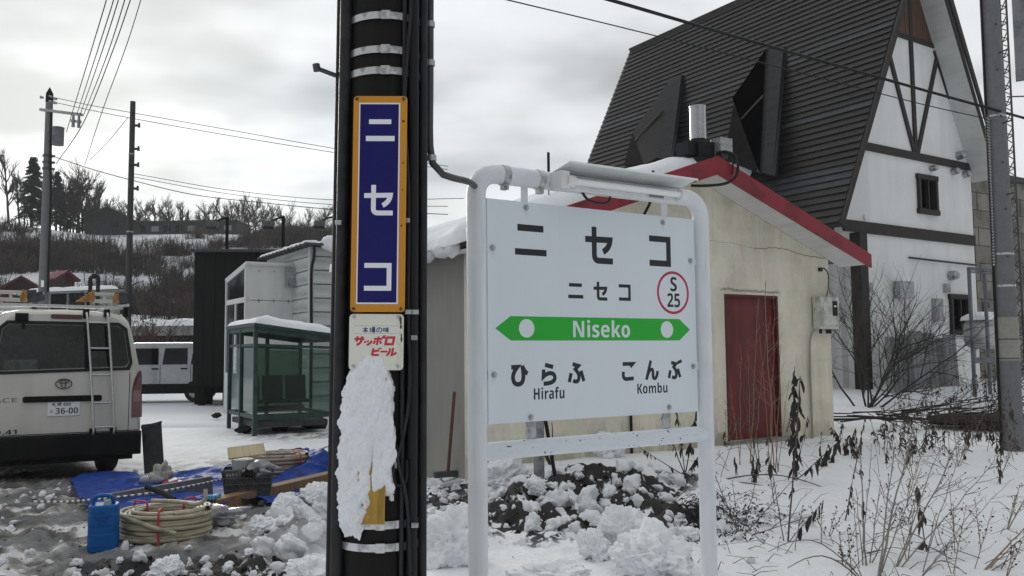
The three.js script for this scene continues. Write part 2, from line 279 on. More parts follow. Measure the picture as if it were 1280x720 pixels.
{
  const X0 = -7.5, X1 = 6.5, D0 = 3.4, D1 = 17.4, N = 2048, d = new Uint8Array(N * N * 4), bmp = new Uint8Array(N * N * 4);
  const toS = (l) => 255 * Math.pow(clamp(l), 1 / 2.2);
  for (let j = 0; j < N; j++) for (let i = 0; i < N; i++) {
    const x = mix(X0, X1, (i + 0.5) / N), z = mix(D0, D1, (j + 0.5) / N), k = (j * N + i) * 4, c = cover(x, z);
    const a = fbm(x * 5, z * 5, 5), b = fbm(x * 17 + 3, z * 17, 4), e = n2(x * 70, z * 70), s = fbm(x * 1.4 + 8, z * 2.2 + 1, 4);
    // fresh snow, faintly uneven
    let r = 0.84 + 0.05 * (b - 0.5), g = r + 0.015, bl = r + 0.035;
    // slush: wet brown-grey ice with paler patches
    const ice = ss(0.40, 0.62, 0.35 * a + 0.4 * s + 0.25 * fbm(x * 2.6 + 1, z * 3.6, 5)), sl = mix(0.07, 0.46, ice) * (0.6 + 0.8 * b) * (0.86 + 0.28 * e);
    const ks = clamp(c.slush * (0.72 + 0.6 * s)) * (0.55 + 0.45 * ss(0.78, 0.55, ice));
    r = mix(r, sl * 1.05, ks); g = mix(g, sl * 0.985, ks); bl = mix(bl, sl * 0.92, ks);
    // specks of earth and gravel trodden in beyond the tarpaulin
    const sp = ss(0.47, 0.6, 0.6 * fbm(x * 7, z * 3.4, 4) + 0.4 * b) * clamp(1.3 * Math.exp(-(Math.pow((x + 3.3) / 1.3, 2) + Math.pow((z - 10.9) / 1.6, 2))) + Math.exp(-(Math.pow((x + 3.6) / 1.1, 2) + Math.pow((z - 15.6) / 1.0, 2)))) * 0.85;
    r = mix(r, 0.22, sp); g = mix(g, 0.2, sp); bl = mix(bl, 0.18, sp);
    // bare wet soil, broken by lumps of snow
    const q = ss(0.15, 0.5, c.soil) * ss(0.47, 0.53, 0.55 * a + 0.45 * b + (c.soil - 0.7) * 0.25 + (c.strip + c.hole > 0.5 ? 0.09 : 0.075)), so = 0.016 * (0.5 + b);
    r = mix(r, so * 1.1, q); g = mix(g, so, q); bl = mix(bl, so * 0.92, q);
    const gr = clamp(c.rim * 0.25 + c.soil * 0.2) * ss(0.4, 0.65, b) * (1 - q) * 0.45; r = mix(r, 0.3, gr); g = mix(g, 0.29, gr); bl = mix(bl, 0.28, gr);
    d[k] = toS(r); d[k + 1] = toS(g); d[k + 2] = toS(bl); d[k + 3] = 255;
    const hb = 255 * clamp(0.5 * b + 0.25 * e + 0.25 * a); bmp[k] = bmp[k + 1] = bmp[k + 2] = hb; bmp[k + 3] = 255;
  }
  const tex = new THREE.DataTexture(d, N, N), tb = new THREE.DataTexture(bmp, N, N); tex.colorSpace = THREE.SRGBColorSpace;
  for (const t of [tex, tb]) { t.magFilter = THREE.LinearFilter; t.minFilter = THREE.LinearMipmapLinearFilter; t.generateMipmaps = true; t.wrapS = t.wrapT = THREE.ClampToEdgeWrapping; t.needsUpdate = true; }
  const gm = new THREE.MeshPhysicalMaterial({ map: tex, roughness: 0.8, bumpMap: tb, bumpScale: 0.02 });
  const xs = [], ds = []; for (let x = X0; x <= X1 + 1e-6; x += 0.028) xs.push(Math.min(x, X1)); xs[xs.length - 1] = X1;
  for (let q = D0; q < D1; q += 0.0046 * q) ds.push(q); ds.push(D1);
  const P = [], U = [], I = [], n = xs.length;
  for (const q of ds) for (const x of xs) { P.push(x, groundHeight(x, q), -q); U.push((x - X0) / (X1 - X0), (q - D0) / (D1 - D0)); }
  for (let j = 0; j < ds.length - 1; j++) for (let i = 0; i < n - 1; i++) { const a = j * n + i, b = a + n; I.push(a, a + 1, b, a + 1, b + 1, b); }
  const g = new THREE.BufferGeometry(); g.setAttribute('position', new THREE.Float32BufferAttribute(P, 3)); g.setAttribute('uv', new THREE.Float32BufferAttribute(U, 2)); g.setIndex(I); g.computeVertexNormals();
  tag(meshOf('ground', g, gm), 'snowy yard ground with brown slush and bare wet earth', null, null, 'structure');
  // the snowfield that goes on to the horizon, lower under the near sheet
  const fx = [-2000, -800, -300, -120, -60, -40, -28, -20, -14, -11, -9, -7.5, -7.2, -5, -3, -1, 1, 3, 5, 6.2, 6.5, 8, 10, 13, 17, 24, 40, 80, 250, 2000], fd = [-2000, -300, -40, -10, -2, 1, 3.4, 3.7, 6, 9, 12, 15, 17.1, 17.4, 19, 22, 26, 32, 40, 60, 120, 300, 900, 2500];
  const b = new B(); const pp = [], ii = [], uu = [];
  for (const q of fd) for (const x of fx) { const inn = x > X0 && x < X1 && q > D0 && q < D1; pp.push(x, gBase(x, q) - (inn ? 0.6 : 0.01), -q); uu.push(x, q); }
  for (let j = 0; j < fd.length - 1; j++) for (let i = 0; i < fx.length - 1; i++) { const a = j * fx.length + i, c = a + fx.length; ii.push(a, a + 1, c, a + 1, c + 1, c); }
  const g2 = new THREE.BufferGeometry(); g2.setAttribute('position', new THREE.Float32BufferAttribute(pp, 3)); g2.setAttribute('uv', new THREE.Float32BufferAttribute(uu, 2)); g2.setIndex(ii); g2.computeVertexNormals();
  tag(meshOf('snowfield', g2, M([0.82, 0.84, 0.87], { tex: 'snow', scale: 3, bump: 0.02, rough: 0.85 })), 'snow covered ground beyond the yard', null, null, 'structure');
}

// ------------------------------------------------------------------ lettering (strokes in a unit box, y down)
const KANA = {
  ni: 'M.06,.1 L.94,.1 M0,.9 L1,.9', se: 'M0,.35 L.91,.335 Q.88,.56 .64,.67 M.325,0 L.325,.76 Q.325,.915 .48,.915 L1,.915', ko: 'M0,.09 L.91,.09 L.91,.91 L0,.91',
  hi: 'M0,.13 L.36,.12 Q.1,.38 .1,.62 Q.12,.94 .42,.94 Q.74,.92 .72,.5 Q.7,.25 .66,.06 L.68,.12 Q.78,.34 .98,.44', ra: 'M.2,.06 L.8,.17 M.1,.28 L.07,.62 Q.3,.47 .58,.46 Q.92,.47 .92,.7 Q.88,.95 .08,.95',
  fu: 'M.26,.07 L.62,.16 L.42,.32 Q.74,.58 .62,.82 Q.52,.98 .28,.86 M.16,.5 L.04,.93 M.78,.4 L.96,.9', koh: 'M.06,.1 L.92,.1 L.7,.26 M.12,.52 Q0,.93 .4,.92 L1,.89',
  n: 'M.44,0 L.06,.99 Q.28,.46 .48,.46 Q.64,.46 .6,.72 Q.58,.96 .76,.93 Q.93,.88 .98,.55', bu: 'M.22,.1 L.58,.18 L.4,.34 Q.68,.58 .58,.84 Q.48,.98 .26,.86 M.14,.52 L.02,.93 M.72,.44 L.9,.9 M.76,.02 L.83,.17 M.92,-.03 L.99,.12',
  sa: 'M0,.3 L1,.3 M.28,.0 L.28,.62 M.74,.0 L.74,.48 Q.72,.85 .36,1', tsu: 'M.05,.45 L.16,.72 M.4,.38 L.5,.66 M.92,.38 Q.88,.82 .4,1', po: 'M0,.3 L.88,.3 M.45,.02 L.45,1 M.2,.5 L.06,.86 M.7,.5 L.86,.86 M.92,.0 L1.06,.0 L1.06,.14 L.92,.14 L.92,0', ro: 'M.08,.08 L.92,.08 L.92,.92 L.08,.92 L.08,.02',
  bi: 'M.12,.02 L.12,.82 Q.12,.94 .3,.94 L.92,.94 M.84,.3 L.14,.5 M.72,.0 L.8,.16 M.92,-.04 L1,.12', bar: 'M0,.5 L1,.5', ru: 'M.25,.08 L.25,.5 Q.22,.85 0,.98 M.56,.02 L.56,.93 Q.86,.84 1,.58',
  hon: 'M.05,.27 L.95,.27 M.5,0 L.5,1 M.48,.3 Q.35,.64 .02,.8 M.52,.3 Q.65,.64 .98,.8 M.3,.78 L.7,.78', ba: 'M0,.34 L.36,.34 M.18,.05 L.18,.8 M0,.86 L.38,.74 M.52,.02 L.9,.02 L.9,.36 L.52,.36 L.52,.02 M.52,.19 L.9,.19 M.4,.49 L1,.49 M.55,.5 L.42,.76 M.5,.63 L.96,.63 L.9,.98 L.8,.96 M.68,.63 L.5,.96 M.82,.63 L.66,.98',
  no: 'M.52,.14 Q.47,.6 .27,.82 Q.05,.86 .05,.55 Q.1,.12 .55,.12 Q.95,.15 .95,.5 Q.92,.86 .55,.95', aji: 'M0,.2 L.3,.2 L.3,.7 L0,.7 L0,.2 M.45,.22 L.95,.22 M.38,.45 L1,.45 M.69,0 L.69,1 M.67,.47 Q.55,.75 .36,.86 M.71,.47 Q.82,.75 1,.86',
  satsu: 'M0,.3 L.5,.3 M.25,0 L.25,1 M.25,.35 L0,.72 M.28,.4 L.48,.6 M.65,0 L.65,.8 Q.65,.95 .8,.95 L1,.95 L1,.74', horo: 'M.04,.8 L.04,.25 L.4,.25 L.4,.78 M.22,0 L.22,1 M.55,.02 L.92,.02 L.92,.32 L.55,.32 L.55,.02 M.55,.17 L.92,.17 M.46,.46 L1,.46 M.65,.5 Q.62,.9 .44,1 M.82,.5 L.82,.86 Q.82,.95 1,.9',
};
function glyph(c, key, x, y, w, h, lw, color, skew = 0) {
  c.strokeStyle = color; c.lineWidth = lw; c.lineCap = 'butt'; c.lineJoin = 'miter'; c.miterLimit = 3; c.beginPath();
  const T = (s) => { const [a, b] = s.split(',').map(Number); return [x + a * w + skew * (0.5 - b) * h, y + b * h]; }, k = KANA[key].split(' ');
  for (let i = 0; i < k.length; i++) { const q = k[i][0]; if (q === 'M') c.moveTo(...T(k[i].slice(1))); else if (q === 'L') c.lineTo(...T(k[i].slice(1))); else { c.quadraticCurveTo(...T(k[i].slice(1)), ...T(k[i + 1])); i++; } }
  c.stroke();
}
function word(c, s, x0, x1, base, cap, color, bold = true) { // latin lettering fitted between x0 and x1, capitals cap high
  c.save(); c.font = (bold ? 'bold ' : '') + Math.round(cap * 1.4) + 'px sans-serif'; c.fillStyle = color; c.textBaseline = 'alphabetic'; const w = c.measureText(s).width; c.translate(x0, base); c.scale((x1 - x0) / w, 1); c.fillText(s, 0, 0); c.restore();
}

// ------------------------------------------------------------------ station name board on its pipe frame
{
  const t = thing('station_sign', 'white station name board reading Niseko hung in a white pipe frame', 'station sign', [-0.101, 0, -3.5], YAW);
  const chips = canvas(1024, 256, (c, w, h) => { // chipped paint on the lower rail
    c.fillStyle = '#dfe3e6'; c.fillRect(0, 0, w, h); const r = rng(5);
    for (let i = 0; i < 700; i++) { c.fillStyle = `rgba(150,150,145,${0.05 + 0.1 * r()})`; c.fillRect(r() * w, r() * h, 2 + r() * 40, 1 + r() * 3); }
    for (let i = 0; i < 60; i++) { c.fillStyle = ['#4a4644', '#6b625b', '#5b5754'][i % 3]; c.beginPath(); c.ellipse(r() * w, r() * h, 1 + r() * r() * 12, 1 + r() * 4, r() * 3, 0, 7); c.fill(); }
    for (const [x, y, a, b] of [[215, 70, 34, 9], [205, 82, 20, 7], [440, 60, 22, 7], [460, 70, 12, 5], [110, 120, 12, 5], [145, 60, 6, 9]]) { c.fillStyle = '#5d5a58'; c.beginPath(); c.ellipse(x, y, a, b, 0.3, 0, 7); c.fill(); }
  });
  const railMat = new THREE.MeshPhysicalMaterial({ map: chips, roughness: 0.45, color: new THREE.Color(0.95, 0.97, 1) });
  const arc = (cx, cy, r, a0, a1) => Array.from({ length: 7 }, (_, i) => { const a = a0 + ((a1 - a0) * i) / 6; return [cx + r * Math.cos(a), cy + r * Math.sin(a), 0]; });
  const xl = -0.05, xr = 1.218, yt = 2.083, cr = 0.09;
  const post = (x) => Array.from({ length: 9 }, (_, i) => [x, -0.25 + i * 0.27, 0]);
  const U = [...post(xl).slice(0, 9).filter((q) => q[1] < yt - cr - 0.03), ...arc(xl + cr, yt - cr, cr, Math.PI, Math.PI / 2), ...[0.3, 0.6, 0.9].map((x) => [x, yt, 0]), ...arc(xr - cr, yt - cr, cr, Math.PI / 2, 0), ...post(xr).reverse().filter((q) => q[1] < yt - cr - 0.03)];
  new B().tube(U, 0.0395, 20, 200).mesh('pipe_frame', mat.whitePaint, t);
  { const b = new B(); const g = new THREE.CylinderGeometry(0.0365, 0.0365, 1.24, 24, 1, true); g.rotateZ(Math.PI / 2); const uv = g.attributes.uv; for (let i = 0; i < uv.count; i++) { const a = uv.getX(i), q = uv.getY(i); uv.setXY(i, 1 - q, a); } b.geo(g, new THREE.Matrix4().makeTranslation(0.585, 0.953, 0), true); b.mesh('lower_rail', railMat, t); }
  // board: face print, rim and back
  const W = 2048, H = 1616, bw = 1.172, bh = 0.922, x0 = -0.001, y1 = 1.982;
  const face = canvas(W, H, (c) => {
    const X = (x) => ((x - x0) / bw) * W, Y = (y) => ((y1 - y) / bh) * H, S = (m) => (m / bw) * W, K = '#10161a';
    c.fillStyle = '#e9edf1'; c.fillRect(0, 0, W, H); const r = rng(3);
    for (let i = 0; i < 60; i++) { c.fillStyle = `rgba(120,125,125,${0.002 + 0.006 * r()})`; const a = r() * W; c.fillRect(a, 0, 1 + r() * 14, H); }
    for (const [x, y] of [[0.193, 1.957], [0.968, 1.952], [0.025, 1.777], [1.14, 1.779], [0.028, 1.258], [1.143, 1.274], [0.206, 1.079], [0.983, 1.088]]) for (let i = 0; i < 9; i++) { c.fillStyle = `rgba(105,80,50,${0.03 + 0.06 * r()})`; c.fillRect(X(x) - 14 + r() * 26, Y(y) + 8, 1 + r() * 4, 15 + r() * 70); }
    for (let i = 0; i < 90; i++) { c.fillStyle = `rgba(90,85,75,${0.05 + 0.12 * r()})`; c.beginPath(); c.arc(r() * W, r() * H, 0.6 + r() * 2.2, 0, 7); c.fill(); }
    const G = (k, a, b, lw, col = K) => glyph(c, k, X(a[0]), Y(a[1]), S(b[0] - a[0]), S(a[1] - b[1]), S(lw), col);
    c.fillStyle = K; c.fillRect(X(0.149), Y(1.885), S(0.133), S(0.0285)); c.fillRect(X(0.136), Y(1.782), S(0.161), S(0.027));
    G('se', [0.506, 1.902], [0.662, 1.737], 0.0275); G('ko', [0.881, 1.884], [1.013, 1.744], 0.0285);
    c.fillRect(X(0.414), Y(1.646), S(0.07), S(0.0155)); c.fillRect(X(0.409), Y(1.5955), S(0.082), S(0.0155));
    G('se', [0.549, 1.657], [0.626, 1.574], 0.0145); G('ko', [0.693, 1.65], [0.762, 1.577], 0.0145);
    c.strokeStyle = '#c21f4a'; c.lineWidth = S(0.0125); c.beginPath(); c.arc(X(1.025), Y(1.622), S(0.0955), 0, 7); c.stroke();
    word(c, 'S', X(1.004), X(1.054), Y(1.629), S(0.067), K); word(c, '25', X(0.984), X(1.072), Y(1.554), S(0.064), K);
    c.fillStyle = '#14b428'; c.beginPath(); for (const [i, q] of [[0.036, 1.447], [0.111, 1.498], [1.061, 1.498], [1.128, 1.448], [1.059, 1.397], [0.111, 1.397]].entries()) (i ? c.lineTo(X(q[0]), Y(q[1])) : c.moveTo(X(q[0]), Y(q[1]))); c.fill();
    c.fillStyle = '#e9edf1'; for (const x of [0.191, 0.981]) { c.beginPath(); c.arc(X(x), Y(1.448), S(0.039), 0, 7); c.fill(); }
    word(c, 'Niseko', X(0.424), X(0.76), Y(1.4115), S(0.071), '#e9edf1');
    G('hi', [0.112, 1.298], [0.195, 1.211], 0.019); G('ra', [0.268, 1.3], [0.338, 1.211], 0.018); G('fu', [0.405, 1.302], [0.491, 1.212], 0.0175);
    G('koh', [0.704, 1.3], [0.772, 1.217], 0.017); G('n', [0.843, 1.305], [0.918, 1.217], 0.016); G('bu', [0.985, 1.303], [1.066, 1.216], 0.0165);
    word(c, 'Hirafu', X(0.218), X(0.386), Y(1.151), S(0.047), K); word(c, 'Kombu', X(0.786), X(0.98), Y(1.156), S(0.045), K);
  });
  new B().box(x0 + bw / 2, y1 - bh / 2, -0.014, bw, bh, 0.026, 0, 0, 0, 0.004).mesh('board_back', mat.whitePaint, t);
  { const g = new THREE.ShapeGeometry(roundedShape(bw - 0.004, bh - 0.004, 0.004, x0 + bw / 2, y1 - bh / 2)); planeUV(g, x0, y1 - bh, bw, bh); g.translate(0, 0, 0.0015); meshOf('printed_face', g, new THREE.MeshPhysicalMaterial({ map: face, color: new THREE.Color(0.88, 0.91, 0.94), roughness: 0.36, clearcoat: 0.15, clearcoatRoughness: 0.25 }), t); }
  for (const [x, y] of [[0.193, 1.957], [0.968, 1.952], [0.025, 1.777], [1.14, 1.779], [0.028, 1.258], [1.143, 1.274], [0.206, 1.079], [0.983, 1.088]]) { const b = new B(); b.cyl([x, y, 0], [x, y, 0.006], 0.013, 0.013, 14); b.cyl([x, y, 0.006], [x, y, 0.013], 0.0085, 0.007, 6); b.mesh('bolt', mat.galv, t); }
  for (const x of [0.19, 0.985]) new B().box(x, 2.01, -0.005, 0.032, 0.11, 0.006).mesh('hanger', mat.whitePaint, t);
  for (const x of [0.217, 0.976]) new B().box(x, 1.025, -0.012, 0.045, 0.1, 0.012, 0, 0, 0, 0.002).mesh('bracket', mat.galv, t);
  for (const [x, y, m] of [[-0.004, 1.776, mat.whitePaint], [-0.004, 1.257, mat.galv], [1.172, 1.779, mat.whitePaint], [1.172, 1.274, mat.whitePaint]]) new B().box(x, y, -0.006, 0.05, 0.035, 0.012, 0, 0, 0, 0.002).mesh('bracket', m, t);
  for (const x of [0.085, 0.262]) { const b = new B(); b.cyl([x - 0.014, yt, 0], [x + 0.014, yt, 0], 0.0435, 0.0435, 22); b.box(x, yt - 0.05, 0.005, 0.024, 0.022, 0.03); b.cyl([x, yt - 0.05, -0.02], [x, yt - 0.05, 0.032], 0.006, 0.006, 6); b.mesh('pipe_clamp', x < 0.1 ? mat.galv : mat.alu, t); }
  // fluorescent fitting under a folded hood
  const lamp = new THREE.Group(); lamp.name = 'lamp'; t.add(lamp); lamp.position.set(0, 0.012, 0.034);
  { const b = new B(); b.slab([[0.33, 2.112, -0.03], [0.31, 2.128, 0.13], [1.04, 2.128, 0.13], [1.075, 2.112, -0.03]], 0.004); b.slab([[0.31, 2.128, 0.13], [0.31, 2.118, 0.136], [1.04, 2.118, 0.136], [1.04, 2.128, 0.13]], 0.003); b.mesh('lamp_hood', mat.matteWhite, lamp); }
  new B().box(0.66, 2.05, 0.022, 0.68, 0.055, 0.045, 0, 0, 0, 0.004).mesh('lamp_housing', mat.matteWhite, lamp);
  new B().cyl([0.36, 2.055, 0.078], [0.985, 2.055, 0.078], 0.0145, 0.0145, 16).mesh('lamp_tube', mat.tube, lamp);
  for (const [x, y, z] of [[0.345, 2.055, 0.076], [0.992, 2.055, 0.076]]) new B().cyl([x - 0.02, y, z], [x + 0.02, y, z], 0.026, 0.026, 18).mesh('lamp_holder', mat.matteWhite, lamp);
  new B().box(0.315, 2.058, 0.045, 0.045, 0.075, 0.085, 0, 0, 0, 0.003).mesh('end_box', mat.matteWhite, lamp);
  { const g = new THREE.PlaneGeometry(0.09, 0.018); g.translate(0.86, 2.044, 0.0465); meshOf('rating_label', g, M([0.3, 0.31, 0.33], { tex: 'streak', scale: 0.03, bump: 0 }), lamp); }
  new B().tube([[0.44, 2.03, 0.03], [0.47, 1.995, 0.035], [0.55, 1.985, 0.03], [0.6, 2.0, 0.02], [0.62, 2.035, 0.01]], 0.006, 6).mesh('lamp_cord', mat.conduit, lamp);
}

// ------------------------------------------------------------------ dark pole with its cables
const POLE = at(479, 360, 3.0); POLE.y = 0;
{
  const lean = (at(480, 20, 3.0).x - at(473, 700, 3.0).x) / (at(480, 20, 3.0).y - at(473, 700, 3.0).y);
  const px = (y) => (y - 1.35) * lean, rr = (y) => 0.149 - 0.0045 * y;
  const t = thing('utility_pole', 'thick black utility pole wrapped in silver bands, carrying the blue name plate', 'utility pole', POLE);
  { const b = new B(), n = 24; for (let k = 0; k < n; k++) { const a = -0.3 + k * 0.32, c = a + 0.32; b.cyl([px(a), a, 0], [px(c), c, 0], rr(a), rr(c), 40, false); } b.mesh('pole', mat.tarPole, t); }
  for (const y of [2.497, 2.378, 2.305, 0.792, 0.72]) { const b = new B(); b.cyl([px(y) + 0.004, y - 0.0125, 0.004], [px(y) + 0.004, y + 0.0125, 0.004], rr(y) + 0.0055, rr(y) + 0.0055, 48, false); b.box(px(y) + 0.02, y, rr(y) + 0.009, 0.03, 0.03, 0.006); b.mesh('band', mat.band, t); }
  const duct = (dx, dz, r, y0 = -0.3, y1 = 7, m = mat.conduit, n = 'conduit') => { const b = new B(); const P = []; for (let k = 0; k <= 10; k++) { const y = mix(y0, y1, k / 10); P.push([px(y) + dx * (rr(y) / 0.14), y, dz * (rr(y) / 0.14)]); } b.tube(P, r, 14, 40); return b.mesh(n, m, t); };
  duct(-0.128, 0.088, 0.0215, -0.3, 7); duct(-0.158, 0.03, 0.016, -0.3, 7, mat.cableBlack, 'cable');
  duct(0.112, 0.112, 0.019, -0.3, 7, mat.cableBlack); duct(0.142, 0.072, 0.015, -0.3, 7, mat.conduit, 'cable'); duct(0.083, 0.128, 0.008, -0.3, 7, mat.conduit, 'cable');
  // thin grey lead wandering past the plate
  new B().tube([[0.118, 2.7, 0.142], [0.112, 2.5, 0.142], [0.1, 2.34, 0.142], [0.093, 2.16, 0.146], [0.106, 1.9, 0.146], [0.104, 1.5, 0.144], [0.107, 1.2, 0.142], [0.085, 1.06, 0.15], [0.07, 1.0, 0.156], [0.09, 0.93, 0.15], [0.105, 0.8, 0.14], [0.104, -0.2, 0.14]], 0.006, 6, 60).mesh('cable', mat.conduit, t);
  new B().tube([[0.07, 1.05, 0.152], [0.058, 0.98, 0.16], [0.07, 0.92, 0.158], [0.096, 0.93, 0.148], [0.1, 1.0, 0.145]], 0.005, 6, 30).mesh('cable_loop', mat.cableBlack, t);
  // conduit down the edge that bends off to the station sign
  { const P = [[0.176, 7, 0.02], [0.172, 4, 0.02], [0.168, 2.6, 0.02], [0.167, 2.3, 0.02], [0.166, 2.08, 0.02], [0.172, 2.02, 0.02], [0.195, 1.985, 0.0], [0.235, 1.978, -0.06], [0.285, 2.0, -0.25], [0.31, 2.03, -0.56]]; new B().tube(P, 0.0125, 12, 90).mesh('conduit', mat.steelDark, t); }
  for (const [y, dx] of [[2.02, 0.172], [2.36, 0.168], [2.5, 0.168]]) new B().cyl([dx, y, 0.02], [dx, y + 0.02, 0.02], 0.0165, 0.0165, 12).mesh('cable_clip', mat.galv, t);
  for (const [x, y, z] of [[-0.133, 1.79, 0.118], [0.1, 1.79, 0.152], [0.106, 1.485, 0.15], [0.128, 1.485, 0.14], [0.126, 0.79, 0.14], [0.124, 1.4, 0.142]]) new B().box(x, y, z, 0.022, 0.016, 0.014, 0, 0, 0, 0.003).mesh('cable_clip', mat.galv, t);
  { const b = new B(); b.cyl([-0.13, 2.315, 0.02], [-0.225, 2.345, 0.05], 0.008, 0.008, 10); b.cyl([-0.225, 2.336, 0.05], [-0.229, 2.36, 0.051], 0.013, 0.013, 10); b.mesh('step_peg', mat.steelDark, t); }
}
{ // enamel name plate
  const c0 = at(474, 254, 2.82), s = 2.82 / 1078, w = 67 * s, h = 274 * s;
  const t = thing('name_plate', 'tall dark blue enamel plate with yellow border and white lettering', 'name plate', [c0.x, c0.y, c0.z], 0.0); t.rotation.z = -0.012;
  const face = canvas(512, 2048, (c, W, H) => {
    c.fillStyle = '#c8892a'; c.fillRect(0, 0, W, H); const r = rng(8);
    for (let i = 0; i < 500; i++) { c.fillStyle = `rgba(90,50,15,${0.03 + 0.06 * r()})`; c.fillRect(r() * W, r() * H, 1 + r() * 5, 10 + r() * 120); }
    c.fillStyle = '#dfe3ea'; c.fillRect(50, 62, W - 112, H - 132); c.fillStyle = '#120f5e'; c.fillRect(62, 76, W - 138, H - 160);
    for (let i = 0; i < 600; i++) { c.fillStyle = `rgba(120,120,190,${0.004 + 0.01 * r()})`; c.fillRect(66 + r() * (W - 160), 80 + r() * (H - 200), 1 + r() * 8, 10 + r() * 200); }
    const K = '#e6e8ee'; c.fillStyle = K;
    c.fillRect(148, 222, 216, 46); c.fillRect(120, 382, 278, 50);
    glyph(c, 'se', 112, 852, 278, 292, 46, K); glyph(c, 'ko', 124, 1592, 262, 262, 46, K);
    c.fillStyle = '#3c2a18'; for (const [x, y, a] of [[478, 240, 9], [486, 640, 7], [480, 900, 6], [474, 1240, 8], [30, 24, 12], [482, 22, 13], [490, 240, 6]]) { c.beginPath(); c.ellipse(x, y, a, a * 1.4, 0, 0, 7); c.fill(); }
  });
  const g = new THREE.ExtrudeGeometry(roundedShape(w, h, 0.012), { depth: 0.0035, bevelEnabled: true, bevelThickness: 0.0015, bevelSize: 0.0015, bevelSegments: 2, curveSegments: 6 }); planeUV(g, -w / 2, -h / 2, w, h);
  meshOf('enamel_plate', g, new THREE.MeshPhysicalMaterial({ map: face, roughness: 0.3, specularIntensity: 0.6 }), t);
  for (const x of [-w / 2 + 0.009, w / 2 - 0.011]) for (const y of [h / 2 - 0.009, -h / 2 + 0.009]) new B().cyl([x, y, 0.004], [x, y, 0.011], 0.006, 0.0045, 8).mesh('bolt', mat.steelDark, t);
  for (const y of [h / 2 - 0.1, -h / 2 + 0.1]) new B().box(0, y, -0.011, 0.06, 0.03, 0.022).mesh('bracket', mat.steelDark, t);
}
{ // small advertising plate under it
  const c0 = at(470.5, 427.5, 2.825), s = 2.825 / 1078, w = 67 * s, h = 69 * s;
  const t = thing('advertising_plate', 'small white enamel plate with red and navy lettering, half under snow', 'sign plate', [c0.x, c0.y, c0.z]); t.rotation.z = -0.012;
  const face = canvas(640, 672, (c, W, H) => {
    c.fillStyle = '#dcdccf'; c.fillRect(0, 0, W, H); const r = rng(18);
    c.strokeStyle = 'rgba(60,80,140,.55)'; c.lineWidth = 4; for (const y of [140, 232]) { c.beginPath(); c.moveTo(50, y); c.lineTo(W - 60, y); c.stroke(); }
    const N = '#22386e', D = '#c01a3a'; 'hon,ba,no,aji'.split(',').forEach((k, i) => glyph(c, k, 156 + i * 82, 156, 68, 66, 11, N));
    glyph(c, 'sa', 56, 268, 118, 104, 29, D, 0.22); glyph(c, 'tsu', 178, 282, 96, 92, 26, D, 0.22); glyph(c, 'po', 288, 268, 112, 106, 27, D, 0.22); glyph(c, 'ro', 430, 274, 104, 96, 30, D, 0.2);
    glyph(c, 'bi', 268, 410, 104, 88, 27, D, 0.22); glyph(c, 'bar', 372, 410, 86, 84, 24, D, 0.2); glyph(c, 'ru', 452, 404, 112, 96, 27, D, 0.22);
    for (const [x, y, a, b] of [[606, 60, 16, 34], [610, 100, 12, 30], [612, 150, 14, 26], [620, 300, 12, 40], [618, 250, 8, 20]]) { c.fillStyle = '#39401c'; c.beginPath(); c.ellipse(x, y, a, b, 0, 0, 7); c.fill(); }
    for (let i = 0; i < 120; i++) { c.fillStyle = `rgba(110,95,40,${0.03 + 0.08 * r()})`; c.fillRect(560 + r() * 80, r() * H, 3 + r() * 12, 8 + r() * 60); }
    for (let i = 0; i < 200; i++) { c.fillStyle = `rgba(90,95,90,${0.02 + 0.03 * r()})`; c.fillRect(r() * W, r() * H, 2 + r() * 8, 10 + r() * 80); }
  });
  const g = new THREE.ExtrudeGeometry(roundedShape(w, h, 0.014), { depth: 0.003, bevelEnabled: true, bevelThickness: 0.0012, bevelSize: 0.0012, bevelSegments: 2, curveSegments: 6 }); planeUV(g, -w / 2, -h / 2, w, h);
  meshOf('enamel_plate', g, new THREE.MeshPhysicalMaterial({ map: face, roughness: 0.3, clearcoat: 0.4, clearcoatRoughness: 0.15 }), t);
  for (const x of [-w / 2 + 0.014, w / 2 - 0.017]) for (const y of [h / 2 - 0.008, -h / 2 + 0.012]) new B().cyl([x, y, 0.003], [x, y, 0.01], 0.0062, 0.0045, 8).mesh('bolt', mat.galv, t);
  new B().box(0, 0, -0.011, 0.06, 0.03, 0.022).mesh('bracket', mat.steelDark, t);
}
{ // yellow board lower on the pole, under the snow
  const c0 = at(465, 560, 2.835), s = 2.835 / 1078;
  const t = thing('yellow_board', 'narrow yellow board low on the dark pole, mostly snowed over', 'board', [c0.x, c0.y, c0.z]); t.rotation.z = -0.012;
  new B().box(0, 0, 0, 34 * s, 186 * s, 0.004, 0, 0, 0, 0.001).mesh('board_panel', M([0.46, 0.27, 0.03], { tex: 'streak', scale: 0.35, bump: 0.0005, rough: 0.45 }), t);
  new B().box(0, 0, -0.012, 0.05, 0.03, 0.022).mesh('bracket', mat.steelDark, t);
}
